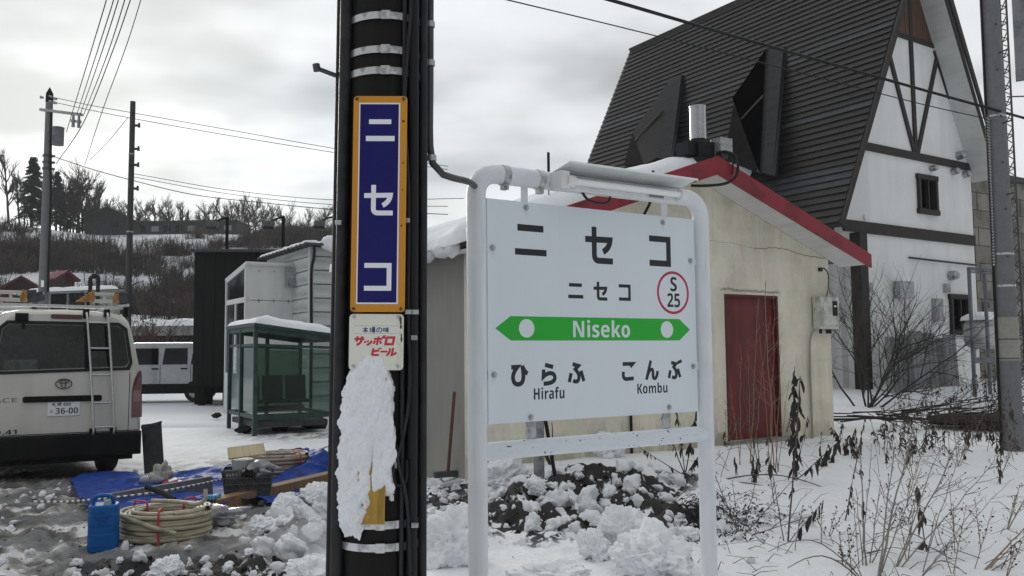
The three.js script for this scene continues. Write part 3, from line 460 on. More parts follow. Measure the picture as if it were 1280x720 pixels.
{ // wet snow plastered on the pole: a sheet whose thickness follows two tongues
  const nx = 130, ny = 300, y0 = 0.74, y1 = 1.40, R0 = 0.158, P = [], I = [], keep = [];
  const th = (u, q) => { // u across the pole (-1..1), q from top 0 to bottom 1
    const wv = (fbm(u * 2.6 + 4, q * 5 + 3, 4) - 0.5) * 0.34 + (fbm(u * 11 + 4, q * 26 + 3, 3) - 0.5) * 0.2, top = ss(0.0, 0.12, q - Math.abs(u - 0.05) * 0.22 + wv * 0.1);
    const l0 = mix(-0.25, -0.70, ss(0, 0.45, q)), l1 = mix(0.5, 0.16, ss(0.25, 0.62, q)) * (q < 0.7 ? 1 : mix(1, -0.6, ss(0.7, 1, q)));
    const L = ss(l0 - 0.06, l0 + 0.12, u + wv) * (1 - ss(l1 - 0.12, l1 + 0.04, u + wv)) * (1 - ss(0.9, 1.0, q + wv * 0.15));
    const r1 = mix(0.52, 0.72, ss(0.1, 0.3, q)), Rt = ss(0.12, 0.22, u + wv * 0.5) * (1 - ss(r1 - 0.08, r1 + 0.05, u + wv * 0.5)) * (1 - ss(0.70, 0.8, q + wv * 0.3)) * ss(0.05, 0.12, q);
    const k = Math.max(L * top, Rt * 0.85); return Math.pow(k, 0.8) * (0.012 + 0.045 * Math.max(0, fbm(u * 3.2, q * 9, 5) - 0.22) + 0.016 * fbm(u * 12, q * 30, 4));
  };
  for (let j = 0; j <= ny; j++) for (let i = 0; i <= nx; i++) { const u = (i / nx) * 2 - 1, q = j / ny, y = mix(y1, y0, q), k = th(u, q), a = u * 0.78, r = R0 + k + 0.001; keep.push(k > 0.0035); P.push(Math.sin(a) * r, y, Math.cos(a) * r); }
  const n = (nx + 1) * (ny + 1); for (let k = 0; k < n; k++) { const x = P[k * 3], z = P[k * 3 + 2], L = Math.hypot(x, z); P.push((x / L) * (R0 - 0.012), P[k * 3 + 1], (z / L) * (R0 - 0.012)); }
  for (let j = 0; j < ny; j++) for (let i = 0; i < nx; i++) { const a = j * (nx + 1) + i, b = a + 1, c = a + nx + 1, d = c + 1; if (!(keep[a] || keep[b] || keep[c] || keep[d])) continue; I.push(a, c, b, b, c, d, a + n, b + n, c + n, b + n, d + n, c + n); }
  const g = new THREE.BufferGeometry(); g.setAttribute('position', new THREE.Float32BufferAttribute(P, 3)); g.setAttribute('uv', new THREE.Float32BufferAttribute(P.filter((_, i) => i % 3 !== 2), 2)); g.setIndex(I); g.computeVertexNormals();
  const m = meshOf('snow_clump', g, mat.snow); m.position.set(POLE.x - 0.012, 0, POLE.z - 0.006); m.rotation.y = -0.12; tag(m, 'wet snow stuck down the front of the dark pole', 'snow clump');
}

// ------------------------------------------------------------------ cream shed with the red gable
const SHED = [4.387, 0, -11.9];
{
  const t = thing('shed', 'low cream plastered shed with red fascia boards and dark red door', 'shed', SHED, YAW);
  const ax = -2.6, ay = 3.62, sl = 0.352, xl = -5.72, D = 2.9, ey = (x) => ay - 0.12 - Math.abs(x - ax) * sl; // underside of the roof over x
  const wallTex = canvas(2048, 1024, (c, W, H) => { // x -5.8..0.1, y 0..3.6
    c.fillStyle = '#e8e3d3'; c.fillRect(0, 0, W, H); const r = rng(21), X = (x) => ((x + 5.8) / 5.9) * W, Y = (y) => H - (y / 3.6) * H;
    for (let i = 0; i < 2600; i++) { const d = r(); c.fillStyle = d < 0.5 ? `rgba(90,82,60,${0.012 + 0.02 * r()})` : `rgba(240,232,205,${0.012 + 0.02 * r()})`; c.beginPath(); c.ellipse(r() * W, r() * H, 4 + r() * 70, 6 + r() * 110, 0, 0, 7); c.fill(); }
    for (let i = 0; i < 260; i++) { const x = r() * W, y0 = Y(0.35 + r() * r() * 0.35); c.fillStyle = `rgba(60,54,38,${0.02 + 0.04 * r()})`; c.beginPath(); c.ellipse(x, H - (H - y0) * 0.35, 4 + r() * 34, (H - y0) * 0.6, 0, 0, 7); c.fill(); }
    for (let i = 0; i < 60; i++) { const x = r() * W, y0 = r() * H * 0.6; c.fillStyle = `rgba(95,86,60,${0.02 + 0.05 * r()})`; c.fillRect(x, y0, 1 + r() * 6, 40 + r() * 300); }
    const crack = (P, w = 2.4, a = 0.75) => { c.strokeStyle = `rgba(70,60,44,${a})`; c.lineWidth = w; c.beginPath(); let [x, y] = P[0]; c.moveTo(X(x), Y(y)); for (const [px, py] of P.slice(1)) { const n = 9; for (let k = 1; k <= n; k++) c.lineTo(X(mix(x, px, k / n)) + (r() - 0.5) * 7, Y(mix(y, py, k / n)) + (r() - 0.5) * 5); x = px; y = py; } c.stroke(); };
    crack([[-1.5, 2.66], [-0.95, 2.69], [-0.5, 2.62], [0, 2.6]]); crack([[-2.5, 2.72], [-1.9, 2.7], [-1.5, 2.66]], 1.4, 0.35); crack([[-3.9, 2.9], [-4.3, 2.4], [-4.25, 1.8]], 1.5, 0.5); crack([[-2.1, 2.12], [-1.6, 2.1], [-1.05, 2.1]], 7, 0.35); crack([[-0.9, 0.4], [-0.7, 0.9], [-0.74, 1.3]], 1.3, 0.4);
    for (let i = 0; i < 300; i++) { c.fillStyle = `rgba(70,60,40,${0.2 * r()})`; c.fillRect(X(-2.15 + r() * 1.15), Y(2.13 - r() * 0.04), 1 + r() * 8, 1 + r() * 4); }
  });
  const wallMat = new THREE.MeshPhysicalMaterial({ map: wallTex, roughness: 0.9, bumpMap: TEX.stain, bumpScale: 0.004 });
  { // gable front with the doorway cut in it
    const s = new THREE.Shape(); s.moveTo(xl, -0.2); s.lineTo(0, -0.2); s.lineTo(0, ey(0)); s.lineTo(ax, ay - 0.12); s.lineTo(xl, ey(xl)); s.closePath();
    const h = new THREE.Path(); h.moveTo(-2.065, 0.22); h.lineTo(-2.065, 2.05); h.lineTo(-1.075, 2.05); h.lineTo(-1.075, 0.22); h.closePath(); s.holes.push(h);
    const g = new THREE.ExtrudeGeometry(s, { depth: 0.16, bevelEnabled: false }); planeUV(g, -5.8, 0, 5.9, 3.6); g.translate(0, 0, -0.16); meshOf('wall', g, wallMat, t);
  }
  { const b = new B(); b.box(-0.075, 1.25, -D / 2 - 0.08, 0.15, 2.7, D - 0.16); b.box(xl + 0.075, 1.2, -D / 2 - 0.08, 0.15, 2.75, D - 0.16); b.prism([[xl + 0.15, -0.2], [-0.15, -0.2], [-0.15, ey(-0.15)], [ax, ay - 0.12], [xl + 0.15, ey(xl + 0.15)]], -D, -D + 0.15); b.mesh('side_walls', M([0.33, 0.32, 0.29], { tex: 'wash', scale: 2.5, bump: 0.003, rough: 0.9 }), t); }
  const rr = 0.3, rl = -5.98, fz = 0.47; // roof runs
  for (const sd of [1, -1]) { const xe = sd > 0 ? rr : rl, ye = ay - Math.abs(xe - ax) * sl, b = new B(); const P = sd > 0 ? [[ax, ay, fz - 0.03], [xe, ye, fz - 0.03], [xe, ye, -D - 0.3], [ax, ay, -D - 0.3]] : [[ax, ay, -D - 0.3], [xe, ye, -D - 0.3], [xe, ye, fz - 0.03], [ax, ay, fz - 0.03]]; b.slab(P, 0.05); b.mesh('roof', mat.darkRoof, t);
    const s2 = new B(), q = (x, o) => ay - Math.abs(x - ax) * sl - o; const S = sd > 0 ? [[ax, q(ax, 0.07), fz - 0.03], [xe - 0.02, q(xe - 0.02, 0.07), fz - 0.03], [xe - 0.02, q(xe - 0.02, 0.07), 0.0], [ax, q(ax, 0.07), 0.0]] : [[ax, q(ax, 0.07), 0.0], [xe + 0.02, q(xe + 0.02, 0.07), 0.0], [xe + 0.02, q(xe + 0.02, 0.07), fz - 0.03], [ax, q(ax, 0.07), fz - 0.03]]; s2.slab(S, 0.045); s2.mesh('soffit', mat.soffit, t);
    const f = new B(); f.slab(sd > 0 ? [[ax + 0.0, ay + 0.03, fz], [ax + 0.0, ay - 0.19, fz], [xe, ye - 0.15, fz], [xe, ye + 0.03, fz]] : [[xe, ye + 0.03, fz], [xe, ye - 0.17, fz], [ax - 0.001, ay - 0.19, fz], [ax - 0.001, ay + 0.03, fz]], 0.03); f.mesh('fascia_board', mat.redPaint, t); }
  { const b = new B(); b.box(-1.57, 1.135, -0.075, 0.98, 1.82, 0.045); b.mesh('door_leaf', mat.redDoor, t); }
  new B().box(-1.09, 1.0, -0.045, 0.05, 0.09, 0.03).mesh('door_latch', mat.steelDark, t); new B().box(-1.09, 0.72, -0.045, 0.05, 0.07, 0.03).mesh('door_latch', mat.steelDark, t);
  for (const y of [1.85, 1.1, 0.45]) new B().cyl([-2.05, y, -0.045], [-2.05, y + 0.1, -0.045], 0.016, 0.016, 10).mesh('hinge', mat.steelDark, t);
  for (const [x, y, w, h] of [[-2.05, 1.135, 0.035, 1.83], [-1.09, 1.135, 0.035, 1.83], [-1.57, 2.035, 0.93, 0.035]]) new B().box(x, y, -0.04, w, h, 0.09).mesh('door_frame', M([0.11, 0.012, 0.014], { tex: 'streak', rough: 0.6 }), t);
  new B().box(-1.57, 0.155, 0.04, 1.12, 0.13, 0.26, 0, 0, 0.01, 0.01).mesh('door_sill', mat.concreteLight, t);
  new B().tube([[-0.2, 2.44, 0.01], [-0.19, 2.46, 0.05], [-0.1, 2.4, 0.06], [-0.07, 2.2, 0.04], [-0.1, 2.06, 0.03]], 0.008, 6).box(-0.2, 2.44, 0.02, 0.05, 0.05, 0.04).mesh('service_cable', mat.conduit, t);
  new B().tube([[-0.42, 1.62, 0.05], [-0.49, 1.5, 0.045], [-0.5, 1.2, 0.03], [-0.5, 0.6, 0.03], [-0.5, -0.1, 0.03]], 0.014, 8).mesh('conduit', M([0.4, 0.38, 0.33], { tex: 'fine', rough: 0.6 }), t);
  new B().tube([[-3.67, 3.35, 0.5], [-3.66, 3.1, 0.49], [-3.65, 2.6, 0.1], [-3.65, 2.0, 0.03], [-3.65, 0.1, 0.03]], 0.016, 8).mesh('drain_pipe', mat.cableBlack, t);
  // lying snow, thick at the left eave
  { const L = Math.hypot(3.35, 3.35 * sl), g = snowLayer(L, D + 0.6, 0.2, 4, 60, 50, 0.22), m = meshOf('roof_snow', g, mat.snow, t), a = Math.atan(sl); m.rotation.z = a; m.position.set(ax - 3.35 / 2 - 0.12, ay - (3.35 / 2 + 0.12) * sl + 0.005, -D / 2 + 0.02); }
  { const b = new B(); const n = 9; for (let i = 0; i < n; i++) { const f = i / (n - 1), z = mix(0.1, -1.4, f), r = 0.075 + 0.03 * Math.sin(i * 2.4); b.geo(lump(30 + i, 0.3, 1.4, 3, 0.9), new THREE.Matrix4().makeScale(r, r * (1.1 + 0.4 * Math.cos(i * 1.7)), r * 1.5).setPosition(rl - 0.03, ay - (ax - rl) * sl - 0.03, z)); } b.mesh('snow_overhang', mat.snow, t); }
  { const L = 2.6, g = snowLayer(0.62, 1.5, 0.035, 6, 20, 30, 0.1), m = meshOf('roof_snow', g, mat.snow, t); m.rotation.z = -Math.atan(sl); m.position.set(-2.1, ay - 0.5 * sl + 0.004, -1.3); }
}
{ // things fixed to the shed
  const W = (x, y, z) => { const c = Math.cos(YAW), s = Math.sin(YAW); return [SHED[0] + x * c + z * s, y, SHED[2] - x * s + z * c]; };
  const m = thing('meter_box', 'cream electric meter box with small dark window on the shed wall', 'meter box', W(-0.2, 1.62, 0.02), YAW), mp = M([0.62, 0.62, 0.55], { tex: 'stain', scale: 0.5, bump: 0.0005, rough: 0.5 });
  new B().box(0, 0.22, 0.06, 0.4, 0.44, 0.12, 0, 0, 0, 0.012).mesh('casing', mp, m); new B().box(0.0, 0.24, 0.125, 0.38, 0.38, 0.02, 0, 0, 0, 0.006).mesh('cover', mp, m);
  new B().box(0.1, 0.28, 0.137, 0.1, 0.2, 0.008, 0, 0, 0, 0.002).mesh('meter_window', mat.glassDark, m); new B().box(0.1, 0.31, 0.1415, 0.05, 0.02, 0.003).mesh('meter_dial', mat.tube, m);
  { const b = new B(); for (const x of [-0.12, 0.02, 0.08]) b.cyl([x, 0, 0.06], [x, -0.06, 0.06], 0.022, 0.018, 10); b.mesh('cable_gland', mat.conduit, m); }
  const a = thing('roof_beacon', 'shiny metal cylinder on a black base at the shed gable peak', 'beacon', W(-2.63, 3.66, 0.2), YAW);
  new B().box(0.0, 0.1, 0, 0.26, 0.2, 0.24, 0, 0, 0, 0.01).box(-0.2, 0.1, -0.02, 0.16, 0.16, 0.2).mesh('base_box', mat.cableBlack, a);
  { const b = new B(); b.cyl([-0.02, 0.2, 0], [-0.02, 0.235, 0], 0.1, 0.1, 28); b.mesh('collar', mat.cableBlack, a); const c = new B(); c.cyl([-0.02, 0.235, 0], [-0.02, 0.62, 0], 0.098, 0.098, 36); c.cyl([-0.02, 0.62, 0], [-0.02, 0.645, 0], 0.102, 0.102, 36); c.mesh('metal_cylinder', M([0.62, 0.63, 0.66], { tex: 'fine', scale: 0.4, bump: 0.0001, rough: 0.22, metal: 0.9 }), a); }
  const j = thing('junction_box', 'grey metal junction box beside the shiny cylinder on the shed roof', 'junction box', W(-2.4, 3.66, 0.34), YAW);
  new B().box(0, 0.16, 0, 0.2, 0.17, 0.17, 0, 0, 0, 0.008).mesh('casing', mat.galv, j); new B().box(0, 0.04, 0, 0.1, 0.09, 0.1).mesh('foot', mat.steelDark, j);
  new B().tube([[-0.05, 0.08, 0.06], [0.02, 0.02, 0.17], [0.05, -0.1, 0.2], [0.02, -0.24, 0.2], [-0.1, -0.33, 0.17], [-0.35, -0.38, 0.12], [-0.6, -0.4, 0.08]], 0.017, 8, 40).tube([[0.05, 0.08, 0.06], [0.03, 0.0, 0.15], [0.0, -0.1, 0.17], [-0.02, -0.22, 0.17]], 0.012, 6, 20).mesh('cable', mat.cableBlack, j);
  const an = thing('rod_antenna', 'thin black rod antenna standing up behind the station sign lamp', 'antenna', [at(686, 245, 9.2).x, 2.55, -9.2]); new B().cyl([0, 0, 0], [0, 0.95, 0], 0.008, 0.006, 6).mesh('rod', mat.cableBlack, an); new B().cyl([0, 0.68, 0], [0, 0.95, 0], 0.016, 0.016, 8).mesh('sleeve', mat.cableBlack, an);
  const br = thing('wooden_handle_tool', 'broom with a brown wooden handle leaning on the shed corner wall', 'broom', onLevel(560, 590, 0.12)); { const a0 = onLevel(560, 590, 0.12), b0 = at(568, 490, 8.75), d = b0.clone().sub(a0); new B().cyl([0, 0, 0], d, 0.018, 0.018, 10).mesh('handle', M([0.16, 0.07, 0.04], { tex: 'wood', scale: 0.3, rough: 0.6 }), br); new B().box(0, -0.02, 0, 0.3, 0.06, 0.08, 0, 0.5, 0, 0.01).mesh('broom_head', mat.steelDark, br); }
  const gp = thing('steel_post', 'short grey steel post with a stay behind the station sign', 'post', [at(674, 600, 7.9).x, 0.05, -7.9], YAW); new B().cyl([0, -0.2, 0], [0, 0.75, 0], 0.05, 0.05, 16).mesh('post', M([0.3, 0.3, 0.31], { tex: 'stain', scale: 0.3, rough: 0.5, metal: 0.4 }), gp); new B().cyl([0.2, -0.1, 0.04], [0.055, 0.72, 0.02], 0.018, 0.018, 8).mesh('stay', mat.conduit, gp);
}

// ------------------------------------------------------------------ steep gabled house behind
const HOUSE = [10.627, 0, -20];
{
  const t = thing('steep_roof_house', 'tall white timber-framed house with a very steep dark striped roof', 'house', HOUSE, YAW);
  const ax = -2.1, ay = 10.9, k = 2.12, fz = 0.55, L = 9.75, xe = -5.45, ye = ay - (ax - xe) * k, xr = 0.42, yr = ay - (xr - ax) * k;
  // front wall with its window openings
  const inner = (x) => ay - 0.35 - Math.abs(x - ax) * k;
  { const s = new THREE.Shape(); s.moveTo(-4.3, 0.2); s.lineTo(0.3, 0.2); s.lineTo(0.3, 5.62); s.lineTo(ax, ay - 0.35); s.lineTo(-4.6, inner(-4.6)); s.lineTo(-4.6, 3.6); s.lineTo(-4.3, 3.6); s.closePath();
    const hole = (a, b, c, d) => { const h = new THREE.Path(); h.moveTo(a, c); h.lineTo(a, d); h.lineTo(b, d); h.lineTo(b, c); h.closePath(); s.holes.push(h); };
    hole(-1.93, -1.19, 4.35, 5.21); hole(-0.87, -0.09, 1.66, 2.56); const g = new THREE.ExtrudeGeometry(s, { depth: 0.2, bevelEnabled: false }); const p = g.attributes.position, u = g.attributes.uv; for (let i = 0; i < p.count; i++) u.setXY(i, p.getX(i) + 9, p.getY(i)); g.translate(0, 0, -0.2); meshOf('wall', g, mat.plaster, t); }
  { const b = new B(); b.box(0.2, 2.9, -4.6, 0.2, 5.4, 8.8); b.box(-4.4, 1.9, -4.6, 0.2, 3.6, 8.8); b.prism([[-4.6, 0.2], [0.3, 0.2], [0.3, 5.5], [ax, ay - 0.4], [-4.6, 5.3]], -9.0, -8.8); b.mesh('rear_walls', mat.plaster, t); }
  // timbers
  const bar = (a, b, w = 0.12) => { const g = new B(); g.beam([a[0], a[1], 0.015], [b[0], b[1], 0.015], w, 0.07, V3(0, 0, 1)); return g.mesh('timber', mat.timber, t); };
  const bar2 = (a, b, w) => { const g = new B(), d = V3(b[0] - a[0], b[1] - a[1], 0), n = V3(-d.y, d.x, 0).normalize().multiplyScalar(w / 2); g.slab([[a[0] - n.x, a[1] - n.y, 0.045], [b[0] - n.x, b[1] - n.y, 0.045], [b[0] + n.x, b[1] + n.y, 0.045], [a[0] + n.x, a[1] + n.y, 0.045]], 0.05); return g.mesh('timber', mat.timber, t); };
  bar2([-3.95, 5.62], [0.42, 5.6], 0.17); bar2([-4.6, 3.88], [0.3, 3.86], 0.24); bar2([-1.93, 5.7], [-1.94, 9.3], 0.11); bar2([-1.99, 5.7], [-2.82, 7.9], 0.105); bar2([-1.86, 5.7], [-0.86, 8.2], 0.105); bar2([-0.99, 8.2], [0.36, 5.6], 0.13); bar2([-3.86, 6.2], [-3.3, 7.35], 0.1); bar2([-2.66, 8.3], [-1.0, 8.3], 0.1);
  { const n = 9; for (let i = 0; i < n; i++) { const x0 = mix(-3.05, -1.0, i / n), x1 = mix(-3.05, -1.0, (i + 1) / n) - 0.012; const g = new B(), lim = (x) => Math.max(8.36, inner(x) - 0.02); if (lim(x0) <= 8.361 && lim(x1) <= 8.361) continue; g.prism([[x0, 8.35], [x1, 8.35], [x1, lim(x1)], [x0, lim(x0)]], 0.005, 0.03); g.mesh('gable_board', mat.brownBoard, t); } }
  // roof: two slopes and the overlapping metal courses on the one in view
  const dn = V3(-1, -k, 0).normalize(), up = V3(-k, 1, 0).normalize(), len = Math.hypot(ax - xe, (ax - xe) * k);
  { const b = new B(); b.slab([[ax, ay, -L + fz], [xe, ye, -L + fz], [xe, ye, fz], [ax, ay, fz]], 0.16); b.slab([[ax, ay, fz], [xr, yr, fz], [xr, yr, -L + fz], [ax, ay, -L + fz]], 0.16); const roof = b.mesh('roof', mat.darkRoof, t);
    const N = 46, cols = [[0.030, 0.027, 0.026], [0.025, 0.0225, 0.0215], [0.035, 0.032, 0.03], [0.052, 0.057, 0.063], [0.03, 0.028, 0.027]].map((c) => M(c, { tex: 'streak', scale: 3, sy: 1, bump: 0.001, rough: 0.5, specularIntensity: 0.45 })), r = rng(77);
    for (let i = 0; i < N; i++) { const a = (i / N) * len, c = ((i + 1) / N) * len, p0 = V3(ax, ay, 0).addScaledVector(dn, a).addScaledVector(up, 0.006), p1 = V3(ax, ay, 0).addScaledVector(dn, c - 0.004).addScaledVector(up, 0.034); const pale = [17, 18, 29, 30, 38, 39, 40].includes(i), cut = [-L + fz - 0.01, -L + L * (0.15 + 0.3 * r()), -L + L * (0.55 + 0.3 * r()), fz + 0.01]; for (let q = 0; q < 3; q++) { const lift = 0.004 * r(), za = cut[q] + (q ? 0.006 : 0), zb = cut[q + 1], g = new B(); g.slab([[p0.x, p0.y + lift, za], [p1.x, p1.y + lift, za], [p1.x, p1.y + lift, zb], [p0.x, p0.y + lift, zb]], 0.012); g.mesh('roof_course', pale && r() < 0.8 ? cols[3] : cols[(r() * 3) | 0], roof); } }
    { const g = new B(); g.slab([[ax, ay + 0.06, fz + 0.05], [ax, ay - 0.33, fz + 0.05], [xe - 0.02, ye - 0.12, fz + 0.05], [xe - 0.02, ye + 0.06, fz + 0.05]], 0.05); g.mesh('verge_board', mat.timber, roof); const h = new B(); h.slab([[xr, yr + 0.06, fz + 0.05], [xr, yr - 0.12, fz + 0.05], [ax, ay - 0.33, fz + 0.05], [ax, ay + 0.06, fz + 0.05]], 0.05); h.mesh('verge_board', mat.timber, roof); }
    { const g = new B(); g.slab([[ax, ay - 0.37, fz - 0.002], [xr - 0.03, yr - 0.30, fz - 0.002], [xr - 0.03, yr - 0.30, -0.02], [ax, ay - 0.37, -0.02]], 0.012); g.mesh('soffit', M([0.62, 0.63, 0.62], { tex: 'wash', scale: 2, rough: 0.8 }), roof); }
    // two dormers: a dark triangular front, a boarded slope and a tall grey cheek
    const onRoof = (px, py, off) => { const c = Math.cos(YAW), s = Math.sin(YAW), n = V3(up.x * c, up.y, -up.x * s), p0 = V3(HOUSE[0] + ax * c, ay, HOUSE[2] - ax * s).addScaledVector(n, off), q = ray(px, py), k2 = p0.sub(camera.position).dot(n) / q.dot(n), w = q.multiplyScalar(k2).add(camera.position).sub(V3(...HOUSE)); return V3(w.x * c - w.z * s, w.y, w.x * s + w.z * c); };
    const pitch = M([0.014, 0.013, 0.013], { tex: 'streak', scale: 1, rough: 0.95, specularIntensity: 0.1 }); const grey = M([0.033, 0.033, 0.035], { tex: 'streak', scale: 1, rough: 0.7, specularIntensity: 0.5 }), brown = M([0.03, 0.026, 0.023], { tex: 'wood', scale: 1.2, rough: 0.7 });
    for (const [P, T, T2, C1, C2, F1, F2] of [[[918, 124], [960, 62], [982, 58], [949, 215], [969, 219], [905, 200], [952, 218]], [[791, 165], [836, 101], [854, 94], [821, 197], [841, 200], [780, 206], [805, 206]]]) {
      const d = new THREE.Group(); d.name = 'dormer'; roof.add(d);
      const p = onRoof(...P, 0.7), tp = onRoof(...T, 0.1), tp2 = onRoof(...T2, 0.02), c1 = onRoof(...C1, 0.55), c2 = onRoof(...C2, 0.5), f1 = onRoof(...F1, 0.3), f2 = onRoof(...F2, 0.55), cc = onRoof(C2[0] + 4, C2[1], 0.0), tt = onRoof(T2[0] + 4, T2[1], 0.0), fb = onRoof(F1[0], F1[1], 0.0);
      new B().slab([p, f1, f2], 0.05).mesh('dormer_front', pitch, d); 
      new B().slab([p, f2, c1, tp], 0.06).mesh('dormer_slope', brown, d);
      new B().slab([tp, c1, c2, tp2], 0.06).slab([tp2, c2, cc, tt], 0.05).mesh('dormer_cheek', grey, d);
      new B().slab([p, tp, fb], 0.04).slab([p, fb, f1], 0.04).mesh('dormer_side', pitch, d);
      const m1 = p.clone().lerp(f2, 0.3), m2 = tp.clone().lerp(c1, 0.42); new B().beam(m1.clone().addScaledVector(up, 0.04), m2.clone().addScaledVector(up, 0.06), 0.07, 0.03).mesh('dormer_beam', M([0.055, 0.05, 0.046], { tex: 'wood', rough: 0.7 }), d);
    }
    { const a = onRoof(926, 208, 0.05), w = new B(); w.geo(snowLayer(0.9, 0.8, 0.11, 9, 16, 12, 0.3), new THREE.Matrix4().makeRotationZ(Math.atan(k)).setPosition(a.x, a.y, a.z)); w.mesh('roof_snow', mat.snow, roof); } }
  // windows
  for (const [a, b, c, d] of [[-1.93, -1.19, 4.35, 5.21], [-0.87, -0.09, 1.66, 2.56]]) { const w = new THREE.Group(); w.name = 'window'; t.add(w); const f = new B(), e = 0.08; f.box((a + b) / 2, d - e / 2, 0.0, b - a + 0.06, e + 0.03, 0.14); f.box((a + b) / 2, c + e / 2, 0.0, b - a + 0.06, e + 0.03, 0.16); for (const x of [a + e / 2, b - e / 2]) f.box(x, (c + d) / 2, 0.0, e, d - c - 2 * e, 0.14); f.box((a + b) / 2 + 0.08, (c + d) / 2, -0.02, 0.05, d - c - 2 * e, 0.08); f.mesh('window_frame', mat.timber, w); new B().box((a + b) / 2, (c + d) / 2, -0.09, b - a, d - c, 0.02).mesh('pane', mat.glassDark, w); }
  // vents and fittings
  for (const [x, y, r] of [[-0.218, 5.83, 0.1], [-1.355, 5.4, 0.07], [-0.484, 5.42, 0.08], [0.0, 5.41, 0.08], [-0.786, 2.99, 0.11]]) { const b = new B(); b.cyl([x, y, 0.0], [x, y, 0.12], r, r, 14, true); b.geo(new THREE.SphereGeometry(r * 1.02, 14, 8, 0, 6.3, 0, 1.57), new THREE.Matrix4().makeRotationX(0.9).setPosition(x, y, 0.12)); b.mesh('vent_hood', mat.galv, t); }
  { const b = new B(); b.cyl([-3.85, 4.1, 0], [-3.85, 4.1, 0.04], 0.06, 0.06, 14); b.mesh('wall_cap', mat.whitePaint, t); }
  { const b = new B(); b.box(-2.72, 2.6, 0.09, 0.5, 0.36, 0.18); b.mesh('vent_box', mat.galv, t); const m = meshOf('vent_snow', snowLayer(0.5, 0.2, 0.09, 15, 14, 8, 0.08), mat.snow, t); m.position.set(-2.72, 2.781, 0.1); }
  for (const [x, y, w, h] of [[-3.9, 2.62, 0.2, 0.2], [-1.0, 2.7, 0.15, 0.2], [-1.4, 2.2, 0.3, 0.5]]) new B().box(x, y, 0.05, w, h, 0.1, 0, 0, 0, 0.01).mesh('wall_box', M([0.4, 0.41, 0.41], { tex: 'stain', rough: 0.6 }), t);
  new B().tube([[-2.4, 3.32, 0.05], [-1.2, 3.3, 0.05], [0.28, 3.28, 0.05]], 0.022, 6).mesh('pipe', mat.conduit, t);
  // dark glazed entry under the long eave
  { const b = new B(); b.box(-4.45, 1.95, 0.25, 0.24, 3.5, 0.24); b.mesh('eave_post', mat.timber, t); new B().box(-5.2, 1.4, -0.6, 1.5, 2.9, 0.08).mesh('entry_glass', mat.glassDark, t); new B().box(-5.2, 2.95, -0.5, 1.6, 0.5, 0.06).mesh('entry_light', M([0.35, 0.42, 0.46], { tex: 'streak', rough: 0.3 }), t); new B().box(-5.25, 2.55, -0.48, 1.6, 0.1, 0.1).mesh('entry_rail', mat.timber, t); }
}
{ // flat block annex
  const t = thing('block_annex', 'flat roofed beige block building beside the steep roofed house', 'building', HOUSE, YAW), r = rng(4), m = [[0.24, 0.225, 0.195], [0.27, 0.25, 0.22], [0.215, 0.2, 0.175]].map((c) => M(c, { tex: 'stain', scale: 2, bump: 0.002, rough: 0.85 }));
  new B().box(3.34, 2.9, -4.0, 6.0, 5.6, 7.0).mesh('wall_core', M([0.17, 0.16, 0.14], { rough: 0.9 }), t);
  for (let j = 0; j < 12; j++) for (let i = 0; i < 6; i++) { const x = 0.33 + i * 1.02 + (j % 2 ? -0.2 : 0), w = i === 0 && j % 2 ? 0.8 : 1.0; new B().box(Math.max(x, 0.33) + w / 2, 0.35 + j * 0.44 + 0.213, -0.47, w - 0.018, 0.426, 0.06, 0, 0, 0, 0.006).mesh('wall_panel', m[(r() * 3) | 0], t); }
  new B().box(3.34, 5.68, -4.0, 6.2, 0.14, 7.3).mesh('coping', mat.darkRoof, t);
}

// ------------------------------------------------------------------ right hand poles and yard things
{
  const p = at(1259, 430, 10); p.y = 0; const t = thing('concrete_pole', 'grey concrete pole with climbing bolts, a pale sleeve and steel bands', 'utility pole', p);
  new B().cyl([0, -0.3, 0], [0, 8.5, 0], 0.128, 0.088, 36).mesh('pole', mat.concrete, t);
  for (const y of [4.05, 4.06, 2.42, 2.05]) if (y !== 4.06) new B().cyl([0, y, 0], [0, y + 0.025, 0], 0.1295 - 0.0046 * y, 0.1295 - 0.0046 * y, 30, false).mesh('band', mat.band, t);
  new B().cyl([0, 1.2, 0], [0, 1.7, 0], 0.1275, 0.1255, 30, false).mesh('sleeve', M([0.36, 0.35, 0.31], { tex: 'fine', scale: 1.5, rough: 0.7 }), t); for (const y of [1.22, 1.44]) new B().cyl([0, y, 0], [0, y + 0.012, 0], 0.129, 0.129, 30, false).mesh('tie', mat.steelDark, t);
  { const b = new B(); for (let i = 0; i < 11; i++) { const y = 2.7 + i * 0.42, a = i % 2 ? 0.2 : 2.9, r = 0.126 - 0.0046 * y; b.cyl([Math.sin(a) * r, y, Math.cos(a) * r], [Math.sin(a) * (r + 0.14), y, Math.cos(a) * (r + 0.14)], 0.009, 0.009, 6); } for (let i = 0; i < 6; i++) b.cyl([-0.01 + 0.02 * (i % 2), 2.4 + i * 0.55, 0.112 - i * 0.003], [-0.01, 2.4 + i * 0.55, 0.127 - i * 0.003], 0.012, 0.012, 8); b.mesh('climbing_bolts', mat.steelDark, t); }
  { const P = []; for (let i = 0; i < 10; i++) { const y = -0.2 + i * 0.9; P.push([-(0.145 - 0.0046 * y), y, 0.03]); } new B().tube(P, 0.016, 8).mesh('cable', mat.cableBlack, t); const b = new B(); for (let i = 0; i < 50; i++) b.cyl([-0.138 + i * 0.0006, 2.3 + i * 0.035, 0.06], [-0.138, 2.32 + i * 0.035, 0.06], 0.011, 0.011, 6); b.mesh('spiral_hanger', mat.galv, t); }
}
